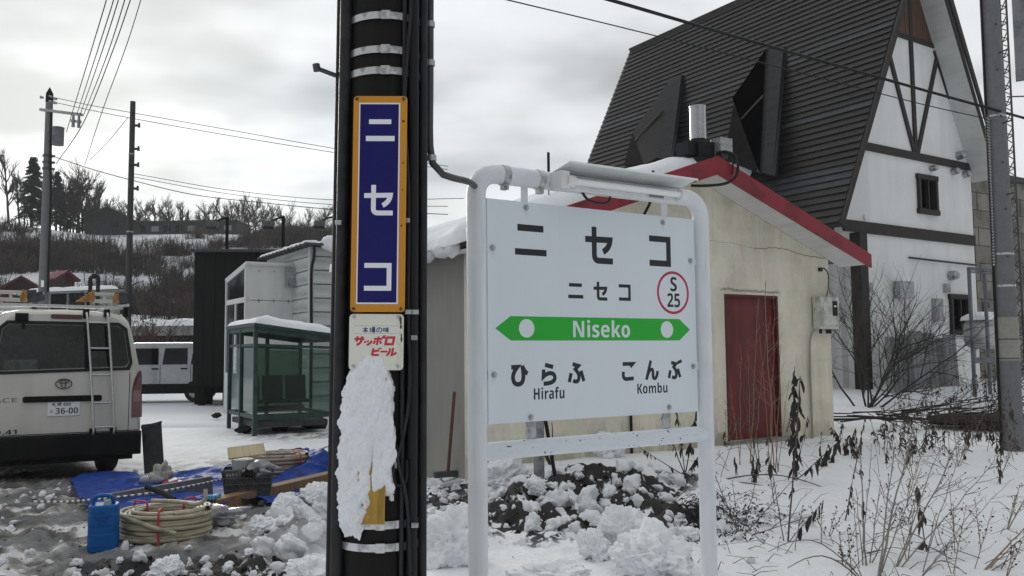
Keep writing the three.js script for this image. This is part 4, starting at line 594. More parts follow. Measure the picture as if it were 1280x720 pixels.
{
  const q = at(1271, 430, 13.5); const t = thing('lattice_mast', 'slender zigzag lattice radio mast standing behind the grey concrete pole', 'mast', [q.x - 0.02, 0, q.z], 0.35), m = mat.steelDark, s = 0.13;
  const c = [[-s, -s * 0.58], [s, -s * 0.58], [0, s * 1.15]]; for (const [x, z] of c) new B().cyl([x, -0.2, z], [x, 10, z], 0.016, 0.016, 8).mesh('leg', m, t);
  const b = new B(), st = 0.26; for (let k = 0; k < 38; k++) for (let f = 0; f < 3; f++) { const A = c[f], D = c[(f + 1) % 3], y = k * st; b.cyl([A[0], y, A[1]], [D[0], y + st / 2, D[1]], 0.009, 0.009, 5, false); b.cyl([D[0], y + st / 2, D[1]], [A[0], y + st, A[1]], 0.009, 0.009, 5, false); } b.mesh('lattice', m, t);
  new B().cyl([0.1, 5.35, 0], [0.7, 5.42, 0], 0.012, 0.012, 6).cyl([0.7, 5.42, 0], [0.75, 5.5, 0], 0.01, 0.01, 6).mesh('bracket_arm', m, t);
}
{ // louvred box high on a post just outside the picture
  const p = at(1269, 89, 8), t = thing('louvred_box', 'grey louvred steel box mounted high beside the lattice mast', 'cabinet', [p.x, p.y, p.z], R(-31)), g = M([0.2, 0.205, 0.22], { tex: 'stain', scale: 0.8, rough: 0.55 });
  new B().box(0.32, 0.5, -0.2, 0.64, 1.0, 0.4, 0, 0, 0, 0.012).mesh('casing', g, t); for (let i = 0; i < 9; i++) new B().box(0.34, 0.52 + i * 0.045, 0.004, 0.46, 0.028, 0.02, 0.5, 0, 0).mesh('louvre', mat.steelDark, t);
  new B().cyl([0.75, -p.y - 0.2, -0.35], [0.75, 1.4, -0.35], 0.08, 0.07, 18).mesh('post', mat.galv, t); new B().box(0.68, 0.3, -0.3, 0.12, 0.06, 0.3).mesh('bracket', mat.steelDark, t);
}
{ // kerosene tank
  const p = at(1236, 462, 18.0), t = thing('oil_tank', 'pale kerosene tank with a snow cap on thin legs by the house', 'oil tank', [p.x, 0.5, p.z], R(20)), m = M([0.52, 0.52, 0.5], { tex: 'streak', scale: 0.8, rough: 0.5 });
  { const s = roundedShape(0.72, 0.5, 0.16, 0, 0), g = new THREE.ExtrudeGeometry(s, { depth: 0.3, bevelEnabled: true, bevelThickness: 0.1, bevelSize: 0.06, bevelSegments: 4 }); g.translate(0, 1.15, -0.15); meshOf('tank_body', g, m, t); }
  { const b = new B(); for (const x of [-0.3, 0.3]) for (const z of [-0.15, 0.15]) b.beam([x * 0.6, 0.9, z], [x * 0.85, -0.1, z * 1.3], 0.05, 0.05); b.mesh('legs', m, t); } new B().box(0, 0.95, 0, 0.5, 0.25, 0.3, 0, 0, 0, 0.06).mesh('tank_sump', m, t);
  const sn = meshOf('snow_cap', snowLayer(0.86, 0.6, 0.24, 22, 30, 16, 0.25), mat.snow, t); sn.position.y = 1.42; new B().tube([[-0.05, 1.45, 0], [-0.05, 1.75, 0], [0.05, 1.78, 0], [0.08, 1.68, 0]], 0.03, 8).mesh('vent_pipe', mat.steelDark, t);
}
{ // steel frame in front of the annex
  const p = at(1216, 455, 16.0), t = thing('pipe_railing', 'blue grey steel railing frame in front of the beige annex', 'railing', [p.x, 0.4, p.z], YAW), m = M([0.14, 0.15, 0.175], { tex: 'stain', rough: 0.5, metal: 0.2 });
  for (const x of [0.02, 0.55, 1.25]) new B().box(x, 1.15, 0, 0.05, 2.6, 0.05).mesh('upright', m, t); for (const [y, h] of [[2.42, 0.06], [2.36, 0.03], [0.72, 0.1]]) new B().box(0.65, y, 0.03, 1.35, h, 0.04).mesh('rail', m, t);
}
{ // corrugated sheets leaning in a row
  const a = at(1112, 478, 16.6), b0 = at(1196, 476, 18.2), t = thing('corrugated_screen', 'row of grey corrugated sheets standing in front of the white house', 'screen', [a.x, 0.5, a.z]), d = b0.clone().sub(a); d.y = 0; const L = d.length(); d.normalize(); t.rotation.y = Math.atan2(-d.z, d.x);
  const ms = [[0.30, 0.31, 0.31], [0.23, 0.24, 0.245], [0.36, 0.37, 0.37]].map((c) => M(c, { tex: 'streak', scale: 0.8, rough: 0.6, metal: 0.2 }));
  for (let i = 0; i < 6; i++) { const w = L / 6, top = [1.08, 1.12, 1.2, 1.16, 1.06, 1.13][i], P = [], N = 30; for (let k = 0; k <= N; k++) P.push([i * w + (k / N) * (w + 0.06), 0.075 * Math.sin((k / N) * Math.PI * 6)]); const g = new B(); for (let k = 0; k < N; k++) { const [x0, z0] = P[k], [x1, z1] = P[k + 1], q = (i % 2) * 0.03; g.slab([[x0, -0.3, z0 + q], [x1, -0.3, z1 + q], [x1, top, z1 + q - 0.06], [x0, top, z0 + q - 0.06]], 0.004); } g.mesh('corrugated_sheet', ms[i % 3], t); }
}

// ------------------------------------------------------------------ bare wood: shrub, thicket, weeds
function branchTo(b, p, d, len, r, lev, rnd, o, tips) {
  const n = 4, P = [p.clone()], q = p.clone(), dir = d.clone();
  for (let i = 0; i < n; i++) { dir.add(V3((rnd() - 0.5) * o.wob, (rnd() - 0.5) * o.wob + o.up, (rnd() - 0.5) * o.wob)).normalize(); q.addScaledVector(dir, len / n); P.push(q.clone()); }
  b.twig(P, r, r * (lev ? 0.55 : 0.3), lev > 1 ? 4 : 3);
  if (!lev) { tips && tips.push(q.clone()); return; }
  const kids = o.kids[lev] ?? 3;
  for (let i = 0; i < kids; i++) { const f = i === 0 ? 1 : 0.25 + 0.7 * rnd(), k = Math.min(n - 1, Math.floor(f * n)), s = P[k].clone().lerp(P[k + 1], Math.min(1, f * n - k)), ax = V3(rnd() - 0.5, rnd() - 0.5, rnd() - 0.5).cross(dir).normalize(), nd = dir.clone().applyAxisAngle(ax, (i === 0 ? 0.25 : o.ang) * (0.6 + 0.8 * rnd())); branchTo(b, s, nd, len * o.shrink * (0.75 + 0.5 * rnd()), r * 0.58, lev - 1, rnd, o, tips); }
}
{ // many stemmed bare shrub
  const p = at(1078, 480, 14.8), t = thing('bare_shrub', 'big leafless shrub with many dark stems fanning out before the house', 'shrub', [p.x, 0.35, p.z]), rnd = rng(51), b = new B();
  const st = new B(); const o = { wob: 0.34, up: 0.03, ang: 0.62, shrink: 0.64, kids: { 3: 5, 2: 4, 1: 3 } };
  const dirs = [[-0.5, 1, 0], [-0.25, 1, 0.2], [0.0, 1, 0.1], [0.2, 1, -0.2], [0.5, 1, 0.1], [0.85, 1, 0], [1.2, 1, 0.2], [1.7, 1, 0], [0.65, 1, 0.35], [1.05, 1, -0.25]];
  dirs.forEach((d, i) => { const l = [1.0, 1.15, 1.2, 1.15, 1.25, 1.35, 1.2, 1.1, 1.0, 1.2][i]; branchTo(i % 3 ? b : st, V3((rnd() - 0.3) * 0.25, -0.1, (rnd() - 0.5) * 0.2), V3(...d).normalize(), l * 1.05, 0.019, 3, rnd, o); });
  st.mesh('stems', mat.bark, t); b.mesh('branches', mat.bark, t);
}
{ // heap of cut branches
  const t = thing('branch_pile', 'low dark heap of cut branches lying on the snow by the shrub', 'branches', [at(1165, 505, 12.5).x, 0.3, -12.5]), rnd = rng(61), b = new B();
  for (let i = 0; i < 26; i++) { const x = (rnd() - 0.45) * 2.8, y = rnd() * 0.14, z = (rnd() - 0.5) * 0.7, a = (rnd() - 0.5) * 0.9, l = 0.5 + rnd() * 1.5; branchTo(b, V3(x - (l / 2) * Math.cos(a), y, z), V3(Math.cos(a), (rnd() - 0.4) * 0.25, Math.sin(a)).normalize(), l, 0.013, 1, rnd, { wob: 0.18, up: 0, ang: 0.6, shrink: 0.5, kids: { 1: 3 } }); } b.mesh('branches', mat.bark, t);
  new B().geo(lump(71, 0.5, 1.6, 3, 0.4), new THREE.Matrix4().makeScale(0.8, 0.24, 0.4).setPosition(0.75, 0.02, 0.05)).mesh('dead_leaf_heap', M([0.035, 0.03, 0.027], { tex: 'stain', scale: 0.3, bump: 0.02, rough: 0.95 }), t);
}
const weedMat = { dark: M([0.035, 0.03, 0.028], { tex: null, rough: 0.9 }), grey: M([0.24, 0.22, 0.20], { tex: null, rough: 0.9 }), tan: M([0.26, 0.19, 0.13], { tex: null, rough: 0.9 }), brown: M([0.105, 0.08, 0.065], { tex: null, rough: 0.9 }), leaf: M([0.032, 0.03, 0.027], { tex: 'fine', scale: 0.1, rough: 0.8, side: THREE.DoubleSide }), leafBrown: M([0.075, 0.058, 0.045], { tex: 'fine', scale: 0.1, rough: 0.8, side: THREE.DoubleSide }) };
function dryLeaf(b, p, dir, len, rnd) { // curled hanging leaf
  const d = v(dir).normalize(), s = V3(rnd() - 0.5, 0.2 * rnd(), rnd() - 0.5).normalize(), P = [], q = v(p).clone(), n = 4;
  for (let i = 0; i <= n; i++) { const w = Math.sin((Math.PI * (i + 0.35)) / (n + 0.7)) * len * 0.2; P.push([q.clone().addScaledVector(s, w), q.clone().add(V3(0, -w * 0.5, 0)), q.clone().addScaledVector(s, -w * 0.8).add(V3(0, 0.01 * rnd(), 0))]); d.y -= 0.35; d.x += (rnd() - 0.5) * 0.4; d.normalize(); q.addScaledVector(d, len / n); }
  for (let i = 0; i < n; i++) { const [a, m, c] = P[i], [a2, m2, c2] = P[i + 1]; b.tri(a, m, a2); b.tri(m, m2, a2); b.tri(m, c, m2); b.tri(c, c2, m2); }
}
// a dry stalk from a point on the ground to its tip, bending, with side sprigs and hanging leaves
function stalk(parent, a, tip, r, o, rnd, m) {
  const b = new B(), lf = new B(), bend = v(o.bend ?? [0, 0, 0]), P = [], A = v(a), T = v(tip), n = 9, L = A.distanceTo(T);
  for (let i = 0; i <= n; i++) { const f = i / n, q = A.clone().lerp(T, f).addScaledVector(bend, Math.sin(f * Math.PI)); q.add(V3((rnd() - 0.5), (rnd() - 0.5) * 0.3, (rnd() - 0.5)).multiplyScalar(L * 0.012)); P.push(q); }
  b.twig(P, r, r * 0.45, 4);
  for (let i = 0; i < (o.sprigs ?? 0); i++) { const f = (o.from ?? 0.3) + (1 - (o.from ?? 0.3)) * rnd(), k = Math.min(n - 1, Math.floor(f * n)), s = P[k].clone().lerp(P[k + 1], f * n - k), dir = P[k + 1].clone().sub(P[k]).normalize(), sd = V3(rnd() - 0.5, 0, rnd() - 0.5).normalize(), l = L * (o.sprigLen ?? 0.16) * (0.5 + rnd()) * (1.25 - f); const e = s.clone().addScaledVector(dir, l * 0.75).addScaledVector(sd, l * 0.6); b.twig([s, s.clone().lerp(e, 0.5).addScaledVector(sd, l * 0.12), e], r * 0.45, r * 0.25, 3); if (o.seed) { lf.geo(new THREE.IcosahedronGeometry(0.003 + 0.004 * rnd(), 0), new THREE.Matrix4().makeTranslation(e.x, e.y, e.z)); } }
  for (let i = 0; i < (o.leaves ?? 0); i++) { const f = (o.lfrom ?? 0.3) + (1 - (o.lfrom ?? 0.3)) * rnd(), k = Math.min(n - 1, Math.floor(f * n)), s = P[k].clone().lerp(P[k + 1], f * n - k); dryLeaf(lf, s, [rnd() - 0.5, -0.2 - rnd() * 0.7, rnd() - 0.5], (o.leafLen ?? 0.09) * (0.6 + 0.7 * rnd()), rnd); }
  b.mesh('stem', m, parent); if (lf.p.length) lf.mesh('dry_leaves', o.lm ?? weedMat.leaf, parent);
}
const weedRnd = rng(91);
function weed(px, py, tips, label, o = {}, m = weedMat.grey, group) { // base pixel on the ground -> where it stands; tips: picture points at about its distance
  const g0 = onLevel(px, py, o.level ?? 0.05), p = V3(g0.x, gy(g0.x, g0.z) - 0.03, g0.z), t = thing(o.name ?? 'dry_weed', label, 'weed', p, 0, group);
  for (const [tx, ty, dz = 0, r = 0.005, oo = {}] of tips) { const q = at(tx, ty, -p.z + dz).sub(p); stalk(t, [(weedRnd() - 0.5) * 0.03, 0, (weedRnd() - 0.5) * 0.03], q, r, { ...o, ...oo }, weedRnd, m); }
}
weed(993, 600, [[993, 458, 0, 0.006, { leaves: 46, leafLen: 0.1, lfrom: 0.15 }], [1052, 548, -0.4, 0.005, { leaves: 24, leafLen: 0.09 }], [1010, 520, 0.1, 0.004, { leaves: 8 }]], 'tall weed with black curled leaves right of the red door', { lm: weedMat.leaf, level: 0.15 }, weedMat.dark);
weed(984, 672, [[1000, 470, 0.3, 0.007, { leaves: 26, leafLen: 0.085, lfrom: 0.3 }], [1030, 625, 0.1, 0.004, { leaves: 8, leafLen: 0.09 }], [960, 560, 0.2, 0.004, { leaves: 5 }]], 'dark stalk with hanging black leaves in the snow before the shed corner', { lm: weedMat.leaf }, weedMat.brown);
weed(905, 545, [[897, 400, 0, 0.006, { leaves: 44, leafLen: 0.085, lfrom: 0.1 }], [890, 450, 0, 0.005, { leaves: 26, leafLen: 0.08 }], [915, 440, 0, 0.004, { leaves: 6 }]], 'leafy withered weed beside the left edge of the red door', { lm: weedMat.leafBrown, level: 0.2 }, weedMat.brown);
weed(965, 588, [[957, 352, 0, 0.006, { sprigs: 18 }], [968, 368, 0, 0.005, { sprigs: 12 }], [950, 420, 0.1, 0.004]], 'pale tan thin stalks standing in front of the red door', { level: 0.15 }, weedMat.tan);
weed(952, 592, [[920, 452, 0, 0.005, { sprigs: 10 }], [930, 400, 0, 0.005, { sprigs: 10 }], [905, 500, 0.0, 0.004]], 'thin leaning grey stalks across the red door', { level: 0.15 }, weedMat.brown);
weed(940, 586, [[948, 372, 0, 0.005, { sprigs: 8 }], [935, 440, 0.05, 0.004, { sprigs: 6 }], [958, 410, 0, 0.004, { sprigs: 6 }]], 'group of upright tan stalks before the middle of the red door', { level: 0.15 }, weedMat.tan);
weed(972, 592, [[976, 430, 0, 0.005, { sprigs: 6 }], [966, 470, 0, 0.004, { sprigs: 5 }], [985, 480, 0.1, 0.004, { sprigs: 5 }]], 'upright tan stalks before the right edge of the red door', { level: 0.15 }, weedMat.tan);
weed(925, 588, [[912, 480, 0, 0.004, { sprigs: 6 }], [926, 430, 0, 0.004, { sprigs: 6 }]], 'pair of thin tan stalks before the left part of the red door', { level: 0.15 }, weedMat.tan);
weed(1055, 650, [[1082, 520, 0.3, 0.006, { leaves: 34, leafLen: 0.045, lfrom: 0.1, lm: weedMat.leafBrown }]], 'single stalk set with small dark buds leaning right', {}, weedMat.brown);
weed(1098, 712, [[1140, 535, 0.7, 0.008, { sprigs: 22, sprigLen: 0.22 }], [1118, 560, 0.5, 0.006, { sprigs: 14 }], [1152, 585, 0.6, 0.005, { sprigs: 12 }]], 'tall grey branching stalk rising from the front snow', { seed: true }, weedMat.grey);
weed(1118, 700, [[1205, 540, 0.9, 0.007, { sprigs: 20, sprigLen: 0.2 }], [1245, 575, 1.0, 0.006, { sprigs: 14 }], [1175, 560, 0.8, 0.005, { sprigs: 12 }]], 'grey stalks leaning far right over the front snow', { seed: true }, weedMat.grey);
weed(1078, 700, [[1075, 560, 0.6, 0.006, { sprigs: 10, leaves: 8, leafLen: 0.05 }], [1090, 555, 0.5, 0.004, { sprigs: 8 }], [1070, 610, 0.3, 0.004]], 'upright thin grey stalks beside the tall branching one', { seed: true }, weedMat.grey);
weed(1158, 682, [[1146, 606, 0.2, 0.005, { leaves: 14, leafLen: 0.09, lfrom: 0.0 }], [1170, 640, 0.1, 0.004]], 'short stalk with a crumpled brown leaf in the snow', { lm: weedMat.leafBrown }, weedMat.brown);
weed(1225, 706, [[1285, 655, 0.3, 0.009, { sprigs: 6 }], [1275, 690, 0.1, 0.005, { sprigs: 8 }], [1282, 668, 0.4, 0.006]], 'brown stalks lying at the right edge of the snow', { level: 0.04 }, weedMat.tan);
weed(1148, 705, [[1262, 600, 1.1, 0.004, { sprigs: 8 }], [1230, 620, 0.9, 0.004, { sprigs: 6 }], [1200, 560, 1.2, 0.004, { sprigs: 6 }]], 'hair-thin grey stems arching over the open snow', {}, weedMat.grey);
weed(900, 600, [[1075, 660, -0.6, 0.005, {}], [1045, 615, -0.3, 0.007, {}], [1020, 690, -0.8, 0.005, {}], [940, 520, 0.2, 0.004, { sprigs: 6 }], [960, 660, -0.6, 0.005]], 'tangle of long dark stems falling right from behind the sign post', { bend: [0, 0.1, 0], level: 0.15 }, weedMat.brown);
weed(1082, 716, [[985, 710, 0.0, 0.005, { bend: [0, 0.12, 0] }], [960, 690, 0.2, 0.004, { bend: [0, 0.16, 0] }], [1055, 695, 0.1, 0.004, { bend: [0, 0.06, 0] }]], 'bowed dry stems looping low over the front snow', {}, weedMat.brown);
weed(1140, 716, [[1205, 716, -0.1, 0.005, { bend: [0, 0.11, 0] }], [1180, 712, 0.2, 0.004, { bend: [0, 0.1, 0.1] }]], 'small arched dry stems at the bottom of the snow', {}, weedMat.grey);
weed(690, 600, [[668, 520, 0.0, 0.012, { sprigs: 0 }], [690, 528, 0.0, 0.009], [676, 560, 0, 0.013]], 'forked bare stem between shed wall and station sign', { level: 0.1 }, weedMat.dark);
weed(858, 600, [[828, 520, 0, 0.006, { leaves: 14, leafLen: 0.05 }], [800, 560, 0, 0.005, { leaves: 10, leafLen: 0.05 }], [872, 505, 0, 0.006, { leaves: 30, leafLen: 0.075 }], [845, 512, 0, 0.005, { leaves: 10, leafLen: 0.08 }], [880, 560, 0, 0.006, { leaves: 20, leafLen: 0.07 }], [760, 600, -0.3, 0.006, { leaves: 10, leafLen: 0.04 }]], 'thorny dark weeds behind the right leg of the station sign', { lm: weedMat.leaf, level: 0.15 }, weedMat.dark);
weed(770, 672, [[905, 565, 1.2, 0.006, { sprigs: 4 }], [800, 640, 0.2, 0.006]], 'slender stem slanting out of the snow block under the sign', { level: 0.1 }, weedMat.brown);
weed(925, 665, [[880, 560, 0.5, 0.005, { sprigs: 8 }], [1000, 590, 0.3, 0.005, { sprigs: 8 }], [950, 585, 0.4, 0.004, { sprigs: 6 }], [915, 600, 0.2, 0.004], [1030, 640, 0, 0.004]], 'scrubby crossing stems in the low dark growth right of the sign', {}, weedMat.brown);
{ // the many lesser stems standing and lying in the open snow
  const r = rng(171), defs = [['dry_weed', 'thin bare straw coloured stem in open snow between red door and grey pole', 'bare stems in the open snow', weedMat.tan, { sprigs: 12, sprigLen: 0.2, from: 0.25, seed: true }], ['dry_weed', 'brown withered stalk with shrivelled leaves in the snow before the thicket', 'withered stalks in the snow', weedMat.brown, { sprigs: 5, leaves: 16, leafLen: 0.06, lfrom: 0.2, lm: weedMat.leafBrown }]];
  for (let i = 0; i < 48; i++) { const k = i % 2, px = k ? 900 + 370 * r() : 905 + 360 * r(), py = k ? 545 + 70 * r() : 570 + 140 * r(), g0 = onLevel(px, py, 0.08), h = (k ? 0.3 : 0.42) * (0.5 + r()), p = V3(g0.x, gy(g0.x, g0.z) - 0.03, g0.z), t = thing(defs[k][0], defs[k][1], 'weed', p, 0, defs[k][2]), n = 1 + ((r() * 3) | 0); for (let j = 0; j < n; j++) { const a = r() * 6.28, l = 0.15 + 0.5 * r() * r(); stalk(t, [0, 0, 0], [Math.cos(a) * h * l + 0.12 * h, h * (0.6 + 0.5 * r()), Math.sin(a) * h * l], 0.0028 + 0.002 * r(), defs[k][4], r, defs[k][3]); } }
  const b = new B(), t = thing('fallen_stems', 'tangle of fine fallen stems lying over the open snow'); t.userData.kind = 'stuff'; // the finest, uncountable
  for (let i = 0; i < 170; i++) { const px = 865 + 420 * r(), py = 535 + 185 * Math.pow(r(), 0.8), g = onLevel(px, py, 0.08), y = gy(g.x, g.z), L = 0.12 + 0.5 * r() * r(), a = r() * 6.28, up = r() * r() * 0.8 * L, dx = Math.cos(a) * L, dz = Math.sin(a) * L; const s = V3(g.x, y - 0.01, g.z), e = V3(g.x + dx, gy(g.x + dx, g.z + dz) + up + 0.01, g.z + dz), m = s.clone().lerp(e, 0.5).add(V3(0, 0.12 * L, 0)); b.twig([s, m, e], 0.0022 + 0.0016 * r(), 0.0012, 3); if (r() < 0.4) { const q = m.clone().lerp(e, 0.3); b.twig([q, q.clone().add(V3((r() - 0.5) * 0.12, 0.08 * r(), (r() - 0.5) * 0.12))], 0.0018, 0.001, 3); } }
  b.mesh('stems', weedMat.brown, t);
}
{ // thicket of dead stalks round the pole foot: too many to tell apart
  const b = new B(), lf = new B(), r = rng(17), t = thing('weed_thicket', 'thicket of dead brown stalks on the snow left of the concrete pole'); t.userData.kind = 'stuff';
  for (let i = 0; i < 190; i++) { const px = 1085 + 190 * Math.pow(r(), 0.75), g = onLevel(px, 508 + r() * 66, 0.2), y = gy(g.x, g.z), h = (0.18 + 0.5 * r()) * (0.5 + 0.6 * ((px - 1085) / 190)), e = V3(g.x + (r() - 0.5) * h * 0.7, y + h, g.z + (r() - 0.5) * h * 0.6), a = V3(g.x, y - 0.02, g.z); b.twig([a, a.clone().lerp(e, 0.5).add(V3((r() - 0.5) * 0.05, 0, 0)), e], 0.004, 0.002, 3); const nl = r() < 0.6 ? 5 + r() * 9 : 1; for (let k = 0; k < nl; k++) { const s = a.clone().lerp(e, 0.25 + 0.75 * r()); dryLeaf(lf, s, [r() - 0.5, 0.2 - r() * 0.6, r() - 0.5], 0.035 + 0.05 * r(), r); } }
  b.mesh('stems', weedMat.brown, t); lf.mesh('dry_leaves', weedMat.leafBrown, t);
}

// ------------------------------------------------------------------ van at the left edge
const VAN = [-4.446, -0.1, -10.4];
{
  const t = thing('van', 'white box van seen from behind with roof rack, rear ladder and dark windows', 'van', VAN, R(36)); t.rotation.z = R(-0.6);
  // body: sections across, from the tail forward; x runs -1.69..0, tail at z = 0
  const W = 1.69, sec = (z, ins, drop) => { const P = []; const half = [[0.0, 0.5], [0.0, 0.9], [0.006, 1.12], [0.03, 1.32], [0.075, 1.55], [0.12, 1.75], [0.155, 1.86], [0.22, 1.93], [0.36, 1.965], [0.845, 1.985]]; for (const [x, y] of half) P.push([-x - ins, y - drop * (y - 0.4)]); for (const [x, y] of half.slice(0, -1).reverse()) P.push([-W + x + ins, y - drop * (y - 0.4)]); return P.map(([x, y]) => [x, y, z - (y > 1.2 ? (y - 1.2) * 0.13 : 0)]); };
  const S = [[0.0, 0.06, 0.035], [-0.02, 0.03, 0.018], [-0.06, 0.008, 0.004], [-0.14, 0, 0], [-1.0, 0, 0], [-2.2, 0, 0], [-3.4, 0, 0], [-4.1, 0.05, 0.02], [-4.4, 0.12, 0.16]].map((q) => sec(...q));
  const b = new B(), n = S[0].length; { const P = [], I = []; for (const s of S) for (const q of s) P.push(...q); for (let j = 0; j < S.length - 1; j++) for (let i = 0; i < n - 1; i++) { const a = j * n + i, c = a + n; I.push(a, a + 1, c, a + 1, c + 1, c); } for (const [j, f] of [[S.length - 1, 0]]) for (let i = 1; i < n - 1; i++) f ? I.push(j * n, j * n + i + 1, j * n + i) : I.push(j * n, j * n + i, j * n + i + 1); const g = new THREE.BufferGeometry(); g.setAttribute('position', new THREE.Float32BufferAttribute(P, 3)); g.setIndex(I); g.computeVertexNormals(); b.geo(g); }
  const tz = (y) => -(y > 1.2 ? (y - 1.2) * 0.13 : 0); // tail face
  { const s = new THREE.Shape(S[0].map((q) => new THREE.Vector2(q[0], q[1]))), h = new THREE.Path(); h.moveTo(-1.5, 1.28); h.lineTo(-0.21, 1.32); h.lineTo(-0.17, 1.36); h.lineTo(-0.225, 1.75); h.lineTo(-0.3, 1.795); h.lineTo(-1.42, 1.795); h.lineTo(-1.48, 1.74); h.lineTo(-1.54, 1.33); h.closePath(); s.holes.push(h); const g = new THREE.ShapeGeometry(s), p = g.attributes.position; for (let i = 0; i < p.count; i++) p.setZ(i, tz(p.getY(i))); g.computeVertexNormals(); b.geo(g); }
  b.mesh('body', mat.vanPaint, t);
  { const lin = M([0.16, 0.16, 0.15], { tex: 'stain', scale: 0.6, rough: 0.8 }), c = new B(); c.box(-0.845, 1.2, -4.0, 1.4, 1.5, 0.04).box(-0.14, 1.2, -2.1, 0.03, 1.4, 3.7).box(-1.55, 1.2, -2.1, 0.03, 1.4, 3.7).box(-0.845, 0.62, -2.1, 1.4, 0.03, 3.9).box(-0.845, 1.9, -2.1, 1.2, 0.03, 3.7); c.mesh('interior_lining', lin, t);
    for (const x of [-1.25, -0.5]) { const q = new B(); q.box(x, 1.2, -1.5, 0.52, 0.7, 0.14, -0.15, 0, 0, 0.05).box(x, 1.62, -1.53, 0.26, 0.16, 0.1, -0.15, 0, 0, 0.04); q.mesh('seat', M([0.42, 0.43, 0.44], { tex: 'stain', scale: 0.3, rough: 0.8 }), t); }
    new B().box(-1.3, 1.15, -0.5, 0.36, 0.5, 0.4, 0, 0.2, 0, 0.01).mesh('load_box', M([0.62, 0.63, 0.6], { tex: 'stain', scale: 0.3, rough: 0.7 }), t); new B().beam([-1.0, 1.78, -0.2], [-0.62, 1.2, -0.3], 0.09, 0.06).mesh('load_strap', mat.black, t); }
  const onTail = (shape, d, name, m, parent = t, y0 = 0) => { const g = new THREE.ExtrudeGeometry(shape, { depth: d, bevelEnabled: true, bevelThickness: 0.004, bevelSize: 0.004, bevelSegments: 2, curveSegments: 8 }); const p = g.attributes.position; for (let i = 0; i < p.count; i++) p.setZ(i, p.getZ(i) + tz(p.getY(i)) + y0); g.computeVertexNormals(); return meshOf(name, g, m, parent); };
  { const s = new THREE.Shape(); s.moveTo(-1.52, 1.26); s.lineTo(-0.2, 1.3); s.quadraticCurveTo(-0.145, 1.31, -0.15, 1.37); s.lineTo(-0.205, 1.74); s.quadraticCurveTo(-0.22, 1.81, -0.3, 1.81); s.lineTo(-1.42, 1.81); s.quadraticCurveTo(-1.49, 1.8, -1.5, 1.74); s.lineTo(-1.56, 1.33); s.quadraticCurveTo(-1.56, 1.27, -1.52, 1.26); onTail(s, 0.003, 'rear_window', new THREE.MeshPhysicalMaterial({ color: new THREE.Color(0.6, 0.65, 0.64), roughness: 0.04, transmission: 1, thickness: 0 })); const fr = new THREE.Shape(); fr.moveTo(-1.54, 1.24); fr.lineTo(-0.16, 1.28); fr.lineTo(-0.13, 1.36); fr.lineTo(-0.19, 1.77); fr.lineTo(-0.28, 1.835); fr.lineTo(-1.44, 1.835); fr.lineTo(-1.52, 1.76); fr.lineTo(-1.585, 1.32); fr.closePath(); const fh = new THREE.Path(); fh.moveTo(-1.515, 1.265); fh.lineTo(-0.19, 1.305); fh.lineTo(-0.16, 1.36); fh.lineTo(-0.215, 1.745); fh.lineTo(-0.29, 1.805); fh.lineTo(-1.425, 1.805); fh.lineTo(-1.49, 1.745); fh.lineTo(-1.555, 1.33); fh.closePath(); fr.holes.push(fh); onTail(fr, 0.005, 'window_seal', mat.rubber); }
  // things seen dimly through the glass: a lighter panel and seat shapes
  onTail(roundedShape(0.05, 0.5, 0.01, -0.62, 1.55), 0.006, 'window_divider', mat.black);
  { const s = new THREE.Shape(); s.moveTo(-0.03, 0.72); s.lineTo(-0.14, 0.72); s.lineTo(-0.145, 1.0); s.quadraticCurveTo(-0.13, 1.2, -0.055, 1.27); s.lineTo(-0.045, 1.22); s.closePath(); const l = onTail(s, 0.03, 'tail_light', new THREE.MeshPhysicalMaterial({ color: 0x5c0710, roughness: 0.15, clearcoat: 1 })); l.position.set(0.02, 0, -0.02); const s2 = roundedShape(0.075, 0.13, 0.01, -0.09, 0.96); const l2 = onTail(s2, 0.036, 'light_panel', new THREE.MeshPhysicalMaterial({ color: 0x8d6a6a, roughness: 0.15 }), l); l2.position.z = 0.002; }
  { const l = t.children.find((c) => c.name === 'tail_light').clone(); l.position.x = -1.71; l.scale.x = -1; t.add(l); }
  new B().box(-0.845, 0.42, -0.02, 1.66, 0.27, 0.2, 0, 0, 0, 0.03).box(-0.845, 0.3, -0.1, 1.5, 0.14, 0.2).mesh('bumper', mat.black, t);
  new B().box(-0.845, 0.32, -2.2, 1.45, 0.2, 3.8).mesh('underbody', mat.black, t);
  for (const [x, z] of [[-0.2, -0.95], [-1.49, -0.95], [-0.2, -3.5], [-1.49, -3.5]]) { const w = new THREE.Group(); w.name = 'wheel'; t.add(w); w.position.set(x, 0.32, z); const ty = new B(); ty.cyl([-0.08, 0, 0], [0.08, 0, 0], 0.32, 0.32, 32).cyl([-0.1, 0, 0], [-0.08, 0, 0], 0.29, 0.32, 32).cyl([0.08, 0, 0], [0.1, 0, 0], 0.32, 0.29, 32).mesh('tyre', mat.rubber, w); new B().cyl([-0.102, 0, 0], [0.102, 0, 0], 0.19, 0.19, 24).mesh('rim', mat.galv, w); }
  onTail(roundedShape(0.8, 0.06, 0.02, -0.86, 0.955), 0.02, 'door_handle', mat.black);
  onTail(roundedShape(0.32, 0.045, 0.02, -0.845, 1.895), 0.012, 'brake_light', new THREE.MeshPhysicalMaterial({ color: 0x4a060c, roughness: 0.2, clearcoat: 0.8 }));
  { const c = new B(); c.cyl([-0.655, 1.89, tz(1.89) - 0.01], [-0.655, 1.89, tz(1.89) + 0.012], 0.014, 0.014, 12); c.mesh('washer_nozzle', mat.black, t); }
